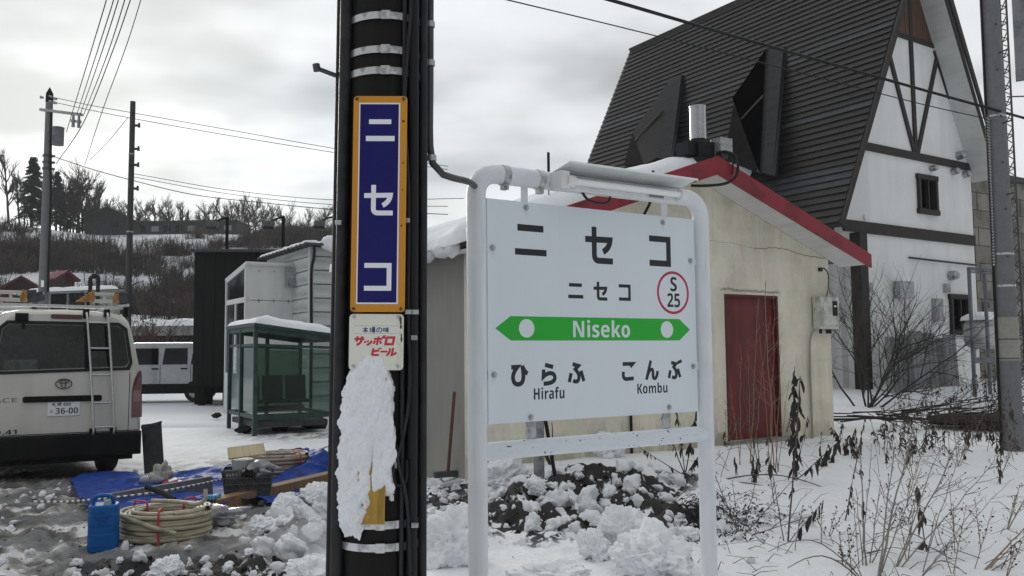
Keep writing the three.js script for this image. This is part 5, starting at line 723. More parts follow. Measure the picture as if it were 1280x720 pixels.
  { const c = new B(); c.box(-1.3, 1.88, tz(1.88) + 0.02, 0.13, 0.09, 0.07, 0, 0, 0, 0.025).box(-1.28, 1.8, tz(1.8) + 0.02, 0.03, 0.1, 0.02); c.mesh('mirror_mount', mat.black, t); }
  { // emblem of three ellipses
    const b2 = new B(), e = (cx, cy, rx, ry) => { const P = []; for (let i = 0; i <= 28; i++) { const a = (i / 28) * 2 * Math.PI; P.push([cx + rx * Math.cos(a), cy + ry * Math.sin(a), tz(cy) + 0.008]); } b2.tube(P, 0.006, 6, 56); }; e(-0.86, 1.125, 0.082, 0.055); e(-0.86, 1.148, 0.05, 0.018); e(-0.86, 1.125, 0.022, 0.053); b2.mesh('emblem', M([0.09, 0.09, 0.09], { tex: null, metal: 0.3, rough: 0.35 }), t); }
  { const tx = canvas(512, 256, (c, w, h) => { c.fillStyle = '#e4e6e2'; c.fillRect(0, 0, w, h); const K = '#1c3a33'; glyph(c, 'satsu', 70, 22, 62, 62, 9, K); glyph(c, 'horo', 150, 22, 66, 62, 8, K); word(c, '400', 240, 370, 84, 60, K); c.fillRect(378, 30, 16, 6); glyph(c, 'hi', 36, 150, 50, 50, 8, K); word(c, '36-00', 120, 492, 222, 108, K); });
    const p = new THREE.Group(); p.name = 'number_plate'; t.add(p); new B().box(-0.85, 0.845, 0.006, 0.335, 0.168, 0.01, 0, 0, 0, 0.003).mesh('plate', mat.whitePaint, p); const g = new THREE.PlaneGeometry(0.328, 0.162); g.translate(-0.85, 0.845, 0.0125); meshOf('plate_print', g, new THREE.MeshPhysicalMaterial({ map: tx, roughness: 0.4 }), p); }
  { const tx = canvas(256, 64, (c, w, h) => { c.clearRect(0, 0, w, h); word(c, 'HIACE', 4, 250, 50, 36, '#6d6b62', false); }); const g = new THREE.PlaneGeometry(0.4, 0.085); g.translate(-1.56 + 0.06, 0.955, 0.003); const m = new THREE.MeshPhysicalMaterial({ map: tx, transparent: true, alphaTest: 0.4, roughness: 0.3 }); meshOf('lettering', g, m, t); }
  { const tx = canvas(256, 64, (c, w, h) => { c.clearRect(0, 0, w, h); word(c, 'NO.41', 4, 250, 54, 42, '#35342f'); }); const g = new THREE.PlaneGeometry(0.36, 0.08); g.translate(-1.46, 0.605, 0.003); meshOf('lettering', g, new THREE.MeshPhysicalMaterial({ map: tx, transparent: true, alphaTest: 0.4, roughness: 0.5 }), t); }
  { const l = new THREE.Group(); l.name = 'rear_ladder'; t.add(l); const P = (x0, x1) => [[x0, 1.97, tz(1.97) + 0.0], [x0, 1.94, tz(1.94) + 0.07], [x0 + (x1 - x0) * 0.05, 1.86, tz(1.86) + 0.095], [x1, 0.62, 0.09], [x1, 0.55, 0.08], [x1, 0.53, 0.0]];
    for (const [a, c] of [[-0.645, -0.545], [-0.42, -0.325]]) new B().tube(P(a, c), 0.0135, 10, 60).mesh('rail', mat.alu, l);
    for (const y of [1.83, 1.53, 1.22, 0.9, 0.62]) { const f = clamp((1.86 - y) / 1.24), a = mix(-0.645, -0.545, f), c = mix(-0.42, -0.325, f), z = mix(tz(1.86) + 0.095, 0.09, f); new B().cyl([a, y, z], [c, y, z], 0.0125, 0.0125, 10).mesh('rung', mat.alu, l); }
    for (const [x, y] of [[-0.645, 1.94], [-0.42, 1.95], [-0.545, 0.56], [-0.325, 0.57]]) new B().box(x, y, tz(y) + 0.03, 0.06, 0.09, 0.08, 0, 0, 0, 0.01).mesh('ladder_bracket', mat.black, l); }
  // seams of the tail door
  { const b2 = new B(); b2.box(-0.155, 0.9, 0.001, 0.006, 0.7, 0.004); b2.box(-0.845, 0.565, 0.001, 1.6, 0.008, 0.004); b2.mesh('door_seam', mat.black, t); }
  { const r = new THREE.Group(); r.name = 'roof_rack'; t.add(r); for (const z of [-0.35, -1.6, -2.9]) { new B().box(-0.845, 2.03, z, 1.42, 0.035, 0.05).mesh('crossbar', mat.alu, r); for (const x of [-0.16, -1.53]) new B().box(x, 1.98, z, 0.05, 0.12, 0.08).mesh('foot', mat.black, r); } for (const x of [-0.16, -1.53]) new B().box(x, 2.06, -1.7, 0.03, 0.03, 3.0).mesh('side_rail', mat.alu, r); }
}
{ // two ladders lying on the rack
  const c = Math.cos(R(36)), s = Math.sin(R(36)), W = (x, y, z) => [VAN[0] + x * c + z * s, VAN[1] + y, VAN[2] - x * s + z * c], end = M([0.42, 0.2, 0.04], { tex: 'stain', scale: 0.2, rough: 0.6 }), wh = M([0.68, 0.66, 0.62], { tex: 'fine', rough: 0.4, metal: 0.3 });
  const L = (pos, len, flip, label) => { const t = thing('ladder', label, 'ladder', W(...pos), R(36), 'ladders on the van roof'); for (const y of [0.03, 0.115]) new B().box(len / 2, y, 0, len, 0.04, 0.06, 0, 0, 0, 0.006).mesh('rail', wh, t); for (let x = 0.12; x < len; x += 0.3) new B().box(x, 0.072, -0.02, 0.03, 0.05, 0.03).mesh('rung', mat.alu, t); new B().box(flip ? len - 0.02 : 0.02, 0.075, 0.005, 0.1, 0.15, 0.09, 0, 0, 0.1, 0.015).box(flip ? len + 0.06 : -0.06, 0.07, 0, 0.09, 0.11, 0.06, 0, 0, 0.3).mesh('end_fitting', mat.steelDark, t); new B().box(flip ? len - 0.1 : 0.1, 0.075, 0.002, 0.06, 0.14, 0.075, 0, 0, -0.2).mesh('end_cap', end, t); return t; };
  L([-2.38, 2.075, -0.4], 1.25, true, 'silver ladder with tan end fitting on the van roof, cut by the picture edge'); const l2 = L([-0.5, 2.075, -0.3], 0.34, true, 'short silver ladder end on the van roof above the rear ladder');
  new B().prism([[-0.2, 0.02], [0.02, 0.02], [0.02, 0.16], [-0.01, 0.16]], -0.02, 0.0).mesh('tan_gusset', end, l2);
}
// ------------------------------------------------------------------ SUV, black wall
{
  const p = onLevel(175, 500, -0.1), t = thing('silver_car', 'silver estate car parked behind the black wall, seen from the side', 'car', [p.x - 1.25, -0.1, -26.2], R(8));
  const s = new THREE.Shape(); for (const [i, q] of [[0, 0.35], [0.0, 0.95], [0.25, 1.05], [0.95, 1.12], [1.5, 1.72], [1.9, 1.79], [3.9, 1.78], [4.25, 1.65], [4.45, 1.1], [4.5, 0.95], [4.5, 0.4], [3.95, 0.32], [0.4, 0.32]].entries()) i ? s.lineTo(...q) : s.moveTo(...q);
  const g = new THREE.ExtrudeGeometry(s, { depth: 1.56, bevelEnabled: true, bevelThickness: 0.08, bevelSize: 0.05, bevelSegments: 3 }); g.translate(0, 0, -1.64); meshOf('body', g, mat.suvPaint, t);
  for (const [a, b, c, d] of [[1.68, 1.68, 2.55, 1.2], [2.66, 2.66, 3.4, 1.2], [3.5, 3.5, 4.2, 1.35]]) { const w = new THREE.Shape(); w.moveTo(a + (a < 1.7 ? -0.25 : 0), 1.16); w.lineTo(c, 1.16); w.lineTo(c - (a > 3 ? 0.12 : 0), 1.66); w.lineTo(a + 0.08, 1.66); w.closePath(); const q = new THREE.ExtrudeGeometry(w, { depth: 0.01, bevelEnabled: false }); q.translate(0, 0, 0.003); meshOf('side_window', q, mat.glassDark, t); }
  new B().box(2.25, 0.42, 0.0, 4.5, 0.3, 0.06, 0, 0, 0, 0.02).mesh('sill_panel', mat.black, t); for (const x of [2.45, 3.3]) new B().box(x, 1.03, 0.01, 0.2, 0.045, 0.04, 0, 0, 0, 0.015).mesh('door_handle', mat.black, t); for (const x of [1.6, 2.6, 3.5]) new B().box(x, 0.85, 0.004, 0.012, 0.6, 0.01).mesh('door_seam', mat.black, t);
  for (const x of [0.85, 3.65]) { const w = new THREE.Group(); w.name = 'wheel'; t.add(w); w.position.set(x, 0.33, -0.08); new B().cyl([0, 0, -0.1], [0, 0, 0.1], 0.33, 0.33, 28).mesh('tyre', mat.rubber, w); new B().cyl([0, 0, -0.1], [0, 0, 0.105], 0.2, 0.2, 20).mesh('rim', mat.galv, w); const w2 = w.clone(); w2.position.z = -1.5; t.add(w2); } new B().box(2.9, 1.83, -0.3, 2.2, 0.03, 0.04).mesh('roof_rail', mat.alu, t);
}
{
  const a = at(240, 480, 24.5), t = thing('black_wall', 'tall windowless black timber building behind the white porch', 'building', [a.x, -0.1, a.z], R(6)), top = at(240, 315, 24.5).y + 0.1, bot = 0.55;
  const W = 5.2, n = 18; for (let i = 0; i < n; i++) new B().box((i + 0.5) * (W / n), (top + bot) / 2, -0.05 + 0.006 * (i % 2), W / n - 0.008, top - bot, 0.06).mesh('board', mat.black, t);
  new B().box(W / 2, (top + bot) / 2, -2.2, W - 0.1, top - bot - 0.06, 4.2).mesh('core', mat.black, t); new B().box(W / 2, top + 0.03, -2.1, W + 0.1, 0.08, 4.5).mesh('coping', mat.steelDark, t); for (const x of [0.12, 4.9]) new B().box(x, 0.3, -0.6, 0.16, 1, 0.16).mesh('pillar', mat.black, t);
  const p = onLevel(253, 505, -0.1), q = thing('black_post', 'thick black square post standing just before the black wall', 'post', [p.x, -0.1, p.z]); new B().box(0, 1.15, 0, 0.36, 2.3, 0.36, 0, 0, 0, 0.01).mesh('post', mat.black, q); new B().box(0, 2.32, 0, 0.4, 0.05, 0.4).mesh('cap', mat.steelDark, q); new B().cyl([0.3, 0, 0.1], [0.3, 1.75, 0.1], 0.04, 0.04, 10).mesh('pipe', mat.black, q);
}
{ // floodlights on poles
  const mk = (label, px) => { const p = at(px, 470, 27); const t = thing('floodlight', label, 'floodlight', [p.x, -0.1, p.z], 0, 'floodlights beyond the black wall'); new B().cyl([0, 0, 0], [0, 5.8, 0], 0.06, 0.05, 10).mesh('post', mat.black, t); new B().tube([[0, 5.75, 0], [-0.12, 5.73, 0.05], [-0.42, 5.6, 0.1]], 0.03, 6).mesh('arm', mat.black, t); new B().box(-0.42, 5.5, 0.12, 0.34, 0.24, 0.16, -0.5, 0, 0, 0.02).mesh('lamp_head', mat.steelDark, t); new B().box(-0.42, 5.47, 0.2, 0.28, 0.2, 0.01, -0.5, 0, 0).mesh('lamp_glass', mat.glassDark, t); return t; };
  const f = mk('small floodlight on a black pole above the left end of the black wall', 281); copyOf(f, [at(352, 470, 27).x, -0.1, -27], 0, 'small floodlight on a black pole over the middle of the black wall'); copyOf(f, [at(416, 470, 27).x, -0.1, -27], 0, 'small floodlight half hidden by the thick utility pole and the snowy roof');
}
// ------------------------------------------------------------------ clapboard building with glazed porch
{
  const O = [-4.681, -0.1, -20], t = thing('clapboard_building', 'pale clapboard building with glazed lean-to porch and snowy roof edge', 'building', O, YAW);
  const pale = M([0.56, 0.58, 0.57], { tex: 'streak', scale: 3, bump: 0.0005, rough: 0.6 }), white = M([0.68, 0.69, 0.68], { tex: 'wash', scale: 3, bump: 0.0005, rough: 0.5 });
  new B().box(1.3, 1.95, -1.7, 2.56, 3.9, 3.3).mesh('wall_core', pale, t);
  for (let i = 0; i < 12; i++) { const y = 0.16 + i * 0.325; const g = new B(); g.slab([[0.01, y + 0.3, 0.01], [0.01, y, 0.035], [2.6, y, 0.035], [2.6, y + 0.3, 0.01]], 0.02); g.mesh('clapboard', pale, t); const h = new B(); h.slab([[-0.01, y + 0.3, -3.3], [-0.035, y, -3.3], [-0.035, y, 0.0], [-0.01, y + 0.3, 0.0]], 0.02); h.mesh('clapboard', pale, t); }
  new B().box(0.0, 2.0, 0.0, 0.1, 3.9, 0.1).mesh('corner_board', pale, t);
  new B().tube([[0.03, 3.95, 0.12], [0.04, 3.7, 0.1], [0.0, 3.5, 0.07], [0.0, 2, 0.07], [0, 0.2, 0.07]], 0.035, 10).mesh('drain_pipe', mat.cableBlack, t);
  // ribbed roof with a snow fringe
  { const b = new B(); for (let i = 0; i < 13; i++) { const z = 0.2 - i * 0.29; b.box(1.2, 3.98 - 0.0 * i, z, 2.9, 0.05, 0.17).box(1.2, 3.95, z - 0.145, 2.85, 0.03, 0.13); } b.mesh('roof', mat.steelDark, t); for (let i = 0; i < 12; i++) { const z = 0.1 - i * 0.29, m = meshOf('roof_snow', snowLayer(0.42, 0.2, 0.09, 60 + i, 8, 6, 0.08), mat.snow, t); m.position.set(-0.06, 4.0, z); m.rotation.z = 0.1; } const m = meshOf('roof_snow', snowLayer(2.6, 3.0, 0.22, 75, 40, 40, 0.3), mat.snow, t); m.position.set(1.5, 4.0, -1.3); const c = new B(); for (let i = 0; i < 8; i++) c.geo(lump(140 + i, 0.3, 1.3, 3, 0.85), new THREE.Matrix4().makeScale(0.26, 0.24 + 0.06 * (i % 3), 0.2).setPosition(0.42 + i * 0.32, 4.02 - 0.05 * (i % 2), 0.22)); c.mesh('snow_overhang', mat.snow, t); }
  // porch
  const px = -1.13, pz = -1.2, pb = -3.0, th = 3.6, tb = 3.32;
  const P = new THREE.Group(); P.name = 'porch'; t.add(P);
  for (const [a, b] of [[0.0, 2.73], [2.735, th]]) new B().box(px / 2, (a + b) / 2, pz - 0.03, -px, b - a - 0.006, 0.06, 0, 0, 0, 0.004).mesh('panel', white, P);
  { const b = new B(); b.slab([[0.03, th + 0.05, pz + 0.06], [0.03, tb + 0.05, pb], [px - 0.05, tb + 0.05, pb], [px - 0.05, th + 0.05, pz + 0.06]], 0.05); b.box(px / 2, th + 0.0, pz + 0.02, -px + 0.08, 0.08, 0.06); b.mesh('porch_roof', white, P); }
  { const f = new B(), x = px, w = 0.08; for (const z of [pz - 0.05, pb + 0.04]) f.box(x, (z > -2 ? th : tb) / 2, z, w, z > -2 ? th : tb, w); f.box(x, 2.75, (pz + pb) / 2, w, 0.12, pz - pb); f.box(x, 0.5, (pz + pb) / 2, w, 1.0, pz - pb - 0.1); f.beam([x, th - 0.02, pz], [x, tb - 0.02, pb], w, 0.1); f.box(x, 1.8, (pz + pb) / 2, w * 0.8, 1.9, 0.07); f.mesh('porch_frame', white, P); new B().slab([[x, 0.9, pz - 0.06], [x, th - 0.05, pz - 0.06], [x, tb - 0.05, pb + 0.05], [x, 0.9, pb + 0.05]], 0.015).mesh('porch_glass', mat.glassDark, P); }
  new B().box(px / 2, 1.7, pb + 0.05, -px, 3.3, 0.06).mesh('porch_back', pale, P);
  { const h = new B(); h.slab([[-0.24, 3.56, pz + 0.02], [-0.2, 3.1, pz + 0.3], [0.28, 3.12, pz + 0.3], [0.24, 3.56, pz + 0.02]].reverse(), 0.02); h.box(0.02, 3.3, pz + 0.12, 0.5, 0.46, 0.2); h.mesh('vent_hood', mat.galv, t); }
  for (let i = 0; i < 6; i++) for (const y of [3.44, 2.75, 2.7]) if (i % 2) new B().cyl([px + 0.1 + i * 0.18, y, pz], [px + 0.1 + i * 0.18, y, pz + 0.008], 0.016, 0.016, 8).mesh('screw', mat.steelDark, P);
}
// ------------------------------------------------------------------ green shelter
{
  const p = onLevel(318, 545, -0.1), t = thing('bus_shelter', 'small green framed glass shelter with seats and thick snow on its roof', 'shelter', [p.x, -0.1, p.z], R(31)), s = -p.z / 13.9, W = 1.27 * s, D = 1.75 * s, h1 = 1.75 * s, h2 = 1.58 * s, green = M([0.018, 0.055, 0.047], { tex: 'stain', scale: 0.8, rough: 0.45 });
  const H = (x) => mix(h1, h2, x / W), e = 0.07;
  for (const [x, z] of [[0, 0], [W, 0], [0, -D], [W, -D], [0, -D * 0.52], [W * 0.52, -D]]) new B().box(x, H(x) / 2, z, e, H(x), e).mesh('post', green, t);
  const rail = (a, b, w = 0.05, h = 0.07) => new B().beam(a, b, w, h).mesh('rail', green, t);
  rail([0, 0.33, 0], [W, 0.33, 0], 0.05, 0.1); rail([0, 0.33, 0], [0, 0.33, -D]); rail([0, 0.33, -D], [W, 0.33, -D]); rail([W, 0.33, 0], [W, 0.33, -D]); rail([0, 1.45 * s, 0], [W, 1.4 * s, 0], 0.04, 0.05); rail([0, 1.45 * s, -D], [W, 1.4 * s, -D], 0.04, 0.05); rail([0, 1.45 * s, -D], [0, 1.45 * s, 0], 0.04, 0.05);
  rail([0, h1 - 0.03, 0.06], [W, h2 - 0.03, 0.06], 0.05, 0.12); rail([0, h1 - 0.03, -D - 0.04], [0, h1 - 0.03, 0.06], 0.05, 0.12); rail([W, h2 - 0.03, -D - 0.04], [W, h2 - 0.03, 0.06], 0.05, 0.12); rail([0, h1 - 0.03, -D], [W, h2 - 0.03, -D], 0.05, 0.12);
  const pane = (a, b, c, d) => new B().slab([a, b, c, d], 0.006).mesh('pane', mat.pane, t);
  pane([0.04, 0.4, 0], [W - 0.04, 0.4, 0], [W - 0.04, 1.37 * s, 0], [0.04, 1.41 * s, 0]); pane([0, 0.4, -D * 0.5], [0, 0.4, -0.04], [0, 1.41 * s, -0.04], [0, 1.41 * s, -D * 0.5]); pane([0, 0.4, -D + 0.04], [0, 0.4, -D * 0.54], [0, 1.41 * s, -D * 0.54], [0, 1.41 * s, -D + 0.04]); pane([0.04, 0.4, -D], [W * 0.5, 0.4, -D], [W * 0.5, 1.4 * s, -D], [0.04, 1.42 * s, -D]); pane([W * 0.54, 0.4, -D], [W - 0.04, 0.4, -D], [W - 0.04, 1.36 * s, -D], [W * 0.54, 1.38 * s, -D]);
  new B().slab([[-0.06, h1 + 0.05, 0.12], [W + 0.1, h2 + 0.05, 0.12], [W + 0.1, h2 + 0.05, -D - 0.1], [-0.06, h1 + 0.05, -D - 0.1]], 0.05).mesh('roof', green, t);
  { const L = Math.hypot(W + 0.14, h1 - h2), m = meshOf('roof_snow', snowLayer(L, D + 0.2, 0.19, 41, 40, 40, 0.3), mat.snow, t); m.rotation.z = -Math.atan((h1 - h2) / W); m.position.set(W / 2 + 0.02, (h1 + h2) / 2 + 0.052, -D / 2 + 0.01); }
  const sm2 = M([0.07, 0.075, 0.08], { tex: 'fine', rough: 0.6 }); for (let i = 0; i < 3; i++) { const q = new THREE.Group(); q.name = 'seat'; t.add(q); q.position.set(0.32 + i * 0.47, 0, -D + 0.42); new B().box(0, 0.52, 0, 0.42, 0.06, 0.42, 0, 0, 0, 0.02).mesh('seat_pad', sm2, q); new B().box(0, 0.78, -0.2, 0.42, 0.5, 0.05, -0.12, 0, 0, 0.02).mesh('seat_back', sm2, q); } new B().box(W / 2, 0.4, -D + 0.4, W - 0.1, 0.06, 0.1).mesh('seat_beam', sm2, t);
  new B().box(0.005, 1.22 * s, -D * 0.78, 0.01, 0.55, 0.24).mesh('notice', mat.tube, t); new B().box(W / 2, 0.18, -D / 2, W - 0.1, 0.1, D - 0.1).mesh('floor', mat.steelDark, t);
}
// ------------------------------------------------------------------ things lying by the van
{ // leaning black panel
  const a = onLevel(194, 593, -0.08), t = thing('black_screen_board', 'tall black panel standing tilted on the slush behind the van', 'panel', [a.x, -0.1, a.z], R(15)); const s = -a.z / 1078; t.rotation.z = R(5.5);
  new B().box(0, 0.31, 0, 23 * s, 66 * s, 0.05, -0.12, 0, 0, 0.012).mesh('panel_sheet', M([0.022, 0.026, 0.025], { tex: 'stain', scale: 0.4, rough: 0.5 }), t); new B().box(0.0, 0.615, -0.03, 24 * s, 0.03, 0.07, 0, 0, 0.16).mesh('top_edge', mat.steelDark, t);
}
{ // blue tarpaulin, spread and rumpled
  const C = [[85, 603], [135, 596], [190, 597], [246, 592], [300, 580], [345, 566], [376, 560], [414, 574], [414, 632], [350, 642], [300, 640], [262, 650], [200, 648], [150, 655], [108, 652], [96, 630]].map(([x, y]) => onLevel(x, y, -0.03)), box = new THREE.Box3().setFromPoints(C), N = 220;
  const inside = (x, z) => { let c = false; for (let i = 0, j = C.length - 1; i < C.length; j = i++) if (C[i].z > z !== C[j].z > z && x < ((C[j].x - C[i].x) * (z - C[i].z)) / (C[j].z - C[i].z) + C[i].x) c = !c; return c; };
  const P = [], I = [], ok = []; for (let j = 0; j <= N; j++) for (let i = 0; i <= N; i++) { const x = mix(box.min.x, box.max.x, i / N), z = mix(box.min.z, box.max.z, j / N), w = 0.08 * (fbm(x * 2, z * 2, 3) - 0.5); ok.push(inside(x + w, z + w)); const f = Math.pow(1 - Math.abs(2 * fbm(x * 1.5 + z * 0.8, z * 1.1, 4) - 1), 4), pile = 0.24 * Math.exp(-(Math.pow((x + 2.15) / 0.3, 2) + Math.pow((z + 9.6) / 0.8, 2))) + 0.12 * Math.exp(-(Math.pow((x + 3.75) / 0.3, 2) + Math.pow((z + 9.0) / 0.3, 2))); P.push(x, gBase(x, -z) + 0.05 + f * 0.07 + pile * (0.7 + 0.6 * fbm(x * 5, z * 5, 3)) + 0.012 * fbm(x * 12, z * 12, 3), z); }
  for (let j = 0; j < N; j++) for (let i = 0; i < N; i++) { const a = j * (N + 1) + i, b = a + 1, c = a + N + 1, d = c + 1; if (ok[a] && ok[b] && ok[c] && ok[d]) I.push(a, c, b, b, c, d); }
  const g = new THREE.BufferGeometry(); g.setAttribute('position', new THREE.Float32BufferAttribute(P, 3)); g.setAttribute('uv', new THREE.Float32BufferAttribute(P.filter((_, i) => i % 3 !== 1), 2)); g.setIndex(I); g.computeVertexNormals();
  tag(meshOf('tarpaulin', g, M([0.008, 0.05, 0.30], { tex: 'stain', scale: 0.5, bump: 0.006, rough: 0.55, specularIntensity: 0.5, side: THREE.DoubleSide })), 'blue tarpaulin spread crumpled on the slush under the pipes and planks', 'tarpaulin');
}
{ // blue water can
  const p = onLevel(129, 684, 0.0), t = thing('jerrycan', 'bright blue plastic water can with ribbed sides standing on slush', 'jerrycan', [p.x, -0.02, p.z], R(18)); t.scale.setScalar(0.9); const blue = M([0.006, 0.10, 0.36], { tex: 'stain', scale: 0.5, bump: 0.0006, rough: 0.45, specularIntensity: 0.6 }), dust = 0;
  const body = (w, d, y0, y1, rad) => { const g = new THREE.ExtrudeGeometry(roundedShape(w - 0.03, d - 0.03, rad), { depth: y1 - y0 - 0.03, bevelEnabled: true, bevelThickness: 0.015, bevelSize: 0.015, bevelSegments: 3, curveSegments: 8 }); g.rotateX(-Math.PI / 2); g.translate(0, y0 + 0.015, 0); return g; };
  const b = new B(); b.geo(body(0.215, 0.215, 0, 0.36, 0.05)); b.geo(body(0.219, 0.219, 0.03, 0.15, 0.052)); b.geo(body(0.219, 0.219, 0.19, 0.3, 0.052)); b.mesh('can_body', blue, t);
  new B().tube([[-0.075, 0.35, 0.02], [-0.07, 0.41, 0.02], [0, 0.425, 0.02], [0.06, 0.41, 0.02], [0.07, 0.35, 0.02]], 0.016, 10).mesh('handle', blue, t); new B().cyl([0.03, 0.36, 0.06], [0.03, 0.395, 0.06], 0.028, 0.026, 18).mesh('cap', M([0.3, 0.42, 0.4], { tex: null, rough: 0.5 }), t);
}
function coil(name, label, pos, rad, turns, hr, mt, seed, tilt = 0, loose = true) {
  const t = thing(name, label, 'pipe coil', pos, 0), r = rng(seed), P = []; t.rotation.x = tilt;
  for (let k = 0; k < 4; k++) { // nested layers of turns
    const Q = [], n = turns * 22, rr = rad - k * hr * 1.9; for (let i = 0; i <= n; i++) { const a = (i / 22) * 2 * Math.PI + k, y = hr + (i / n) * (turns - 1) * hr * 2.02; Q.push([Math.cos(a) * rr * (1 + 0.02 * Math.sin(a * 0.37 + k)), y + 0.006 * Math.sin(a * 1.3 + k * 2), Math.sin(a) * rr * (0.96 + 0.02 * Math.cos(a * 0.29))]); } if (k < 2 || loose) new B().tube(Q, hr, 8, n * 2).mesh('pipe_layer', mt, t);
  }
  return t;
}
const hoseMat = M([0.40, 0.36, 0.26], { tex: 'stain', scale: 0.5, bump: 0.0006, rough: 0.5 });
{
  const p = onLevel(207, 670, 0), t = coil('pipe_coil', 'coil of beige corrugated pipe with red ties in front beside the blue can', [p.x, 0.0, p.z], 0.315, 7, 0.0155, hoseMat, 3), rd = M([0.5, 0.03, 0.06], { tex: null, rough: 0.5 });
  new B().tube([[-0.315, 0.18, 0.05], [-0.26, 0.195, 0.19], [-0.1, 0.17, 0.305], [0.08, 0.12, 0.34], [0.2, 0.08, 0.315]], 0.016, 10, 40).mesh('loose_end', hoseMat, t); new B().tube([[-0.2, 0.225, -0.22], [0.05, 0.235, -0.1], [0.26, 0.245, 0.05], [0.29, 0.27, 0.0], [0.285, 0.34, -0.02]], 0.016, 10, 40).mesh('loose_end', hoseMat, t);
  for (const a of [1.35, -1.25, 3.6]) { const P = [], c = Math.cos(a), s = Math.sin(a); for (const [q, y] of [[0.335, -0.005], [0.337, 0.11], [0.33, 0.23], [0.26, 0.238], [0.205, 0.23], [0.202, 0.09]]) P.push([c * q, y, s * q * 0.98]); new B().tube(P, 0.008, 6, 30).mesh('red_tie', rd, t); }
  const p2 = onLevel(341, 602, 0); const t2 = coil('pipe_coil', 'coil of greyish pipe behind the mesh basket on the blue tarpaulin', [p2.x, 0.02, p2.z], 0.36, 8, 0.0175, M([0.33, 0.28, 0.23], { tex: 'stain', scale: 0.5, bump: 0.0006, rough: 0.55 }), 5); for (const a of [0.5, -0.9]) { const P = [], c = Math.cos(a), s = Math.sin(a); for (const [q, y] of [[0.384, 0.0], [0.386, 0.13], [0.38, 0.29], [0.3, 0.3], [0.25, 0.29]]) P.push([c * q, y, s * q * 0.98]); new B().tube(P, 0.007, 6, 30).mesh('red_tie', rd, t2); }
}
{ // mesh basket with a cut board across it
  const p = onLevel(310, 628, 0), t = thing('mesh_basket', 'grey plastic mesh basket full of tools on the brown beam', 'basket', [p.x, 0.0, p.z], R(14)), m = M([0.085, 0.085, 0.085], { tex: 'stain', scale: 0.3, rough: 0.6 }), w = 0.44, w2 = 0.36, d = 0.3, d2 = 0.24, h = 0.3;
  for (let i = 0; i <= 16; i++) { const f = i / 16 - 0.5; for (const sd of [1, -1]) new B().beam([f * w2, 0, (sd * d2) / 2], [f * w, h, (sd * d) / 2], 0.009, 0.005).mesh('slat', m, t); } for (let i = 0; i <= 10; i++) { const f = i / 10 - 0.5; for (const sd of [1, -1]) new B().beam([(sd * w2) / 2, 0, f * d2], [(sd * w) / 2, h, f * d], 0.005, 0.009).mesh('slat', m, t); }
  for (const q of [0.02, 0.075, 0.13, 0.185, 0.24, 0.3]) { const a = mix(w2, w, q / h) / 2, c = mix(d2, d, q / h) / 2, k = q === 0.3 ? 0.028 : 0.012, b = new B(); b.box(0, q, c, a * 2 + 0.012, k, 0.008).box(0, q, -c, a * 2 + 0.012, k, 0.008).box(a, q, 0, 0.008, k, c * 2).box(-a, q, 0, 0.008, k, c * 2); b.mesh('rim', m, t); }
  new B().box(0, 0.006, 0, w2, 0.01, d2).mesh('basket_floor', m, t);
  new B().box(0, 0.14, 0, w2 + 0.03, 0.24, d2 + 0.02, 0, 0, 0, 0.03).mesh('filling', M([0.1, 0.1, 0.1], { tex: 'stain', scale: 0.15, bump: 0.02, rough: 0.7 }), t);
  { const c = thing('plastic_tub', 'translucent pale tub standing in the mesh basket', 'tub', [p.x - 0.05, 0.25, p.z + 0.02]); new B().cyl([0, 0, 0], [0, 0.14, 0], 0.085, 0.095, 20).cyl([0, 0.13, 0], [0, 0.145, 0], 0.1, 0.1, 20).mesh('tub', M([0.42, 0.44, 0.46], { tex: null, rough: 0.4, transmission: 0.3, thickness: 0 }), c); }
  { const c = thing('plastic_bag', 'crumpled clear and black plastic bag on the basket rim', 'plastic bag', [p.x + 0.12, 0.31, p.z + 0.06]); new B().geo(lump(201, 0.9, 2.2, 4, 0.5), new THREE.Matrix4().makeScale(0.14, 0.12, 0.09)).mesh('bag', M([0.3, 0.3, 0.31], { tex: null, rough: 0.25 }), c); new B().geo(lump(202, 0.9, 2, 3, 0.5), new THREE.Matrix4().makeScale(0.07, 0.07, 0.06).setPosition(-0.08, -0.03, 0.07)).mesh('bag_fold', mat.black, c); }
  { const q = at(308, 564, -p.z + 0.1), c = thing('cut_board', 'square of yellow plywood laid over the mesh basket', 'board', [q.x, q.y - 0.0, q.z], R(20)); c.rotation.x = 0.25; new B().box(0, 0, 0, 0.33, 0.014, 0.3, 0, 0, 0, 0.003).mesh('plywood', M([0.46, 0.37, 0.2], { tex: 'wood', scale: 0.6, rough: 0.7 }), c); }
}
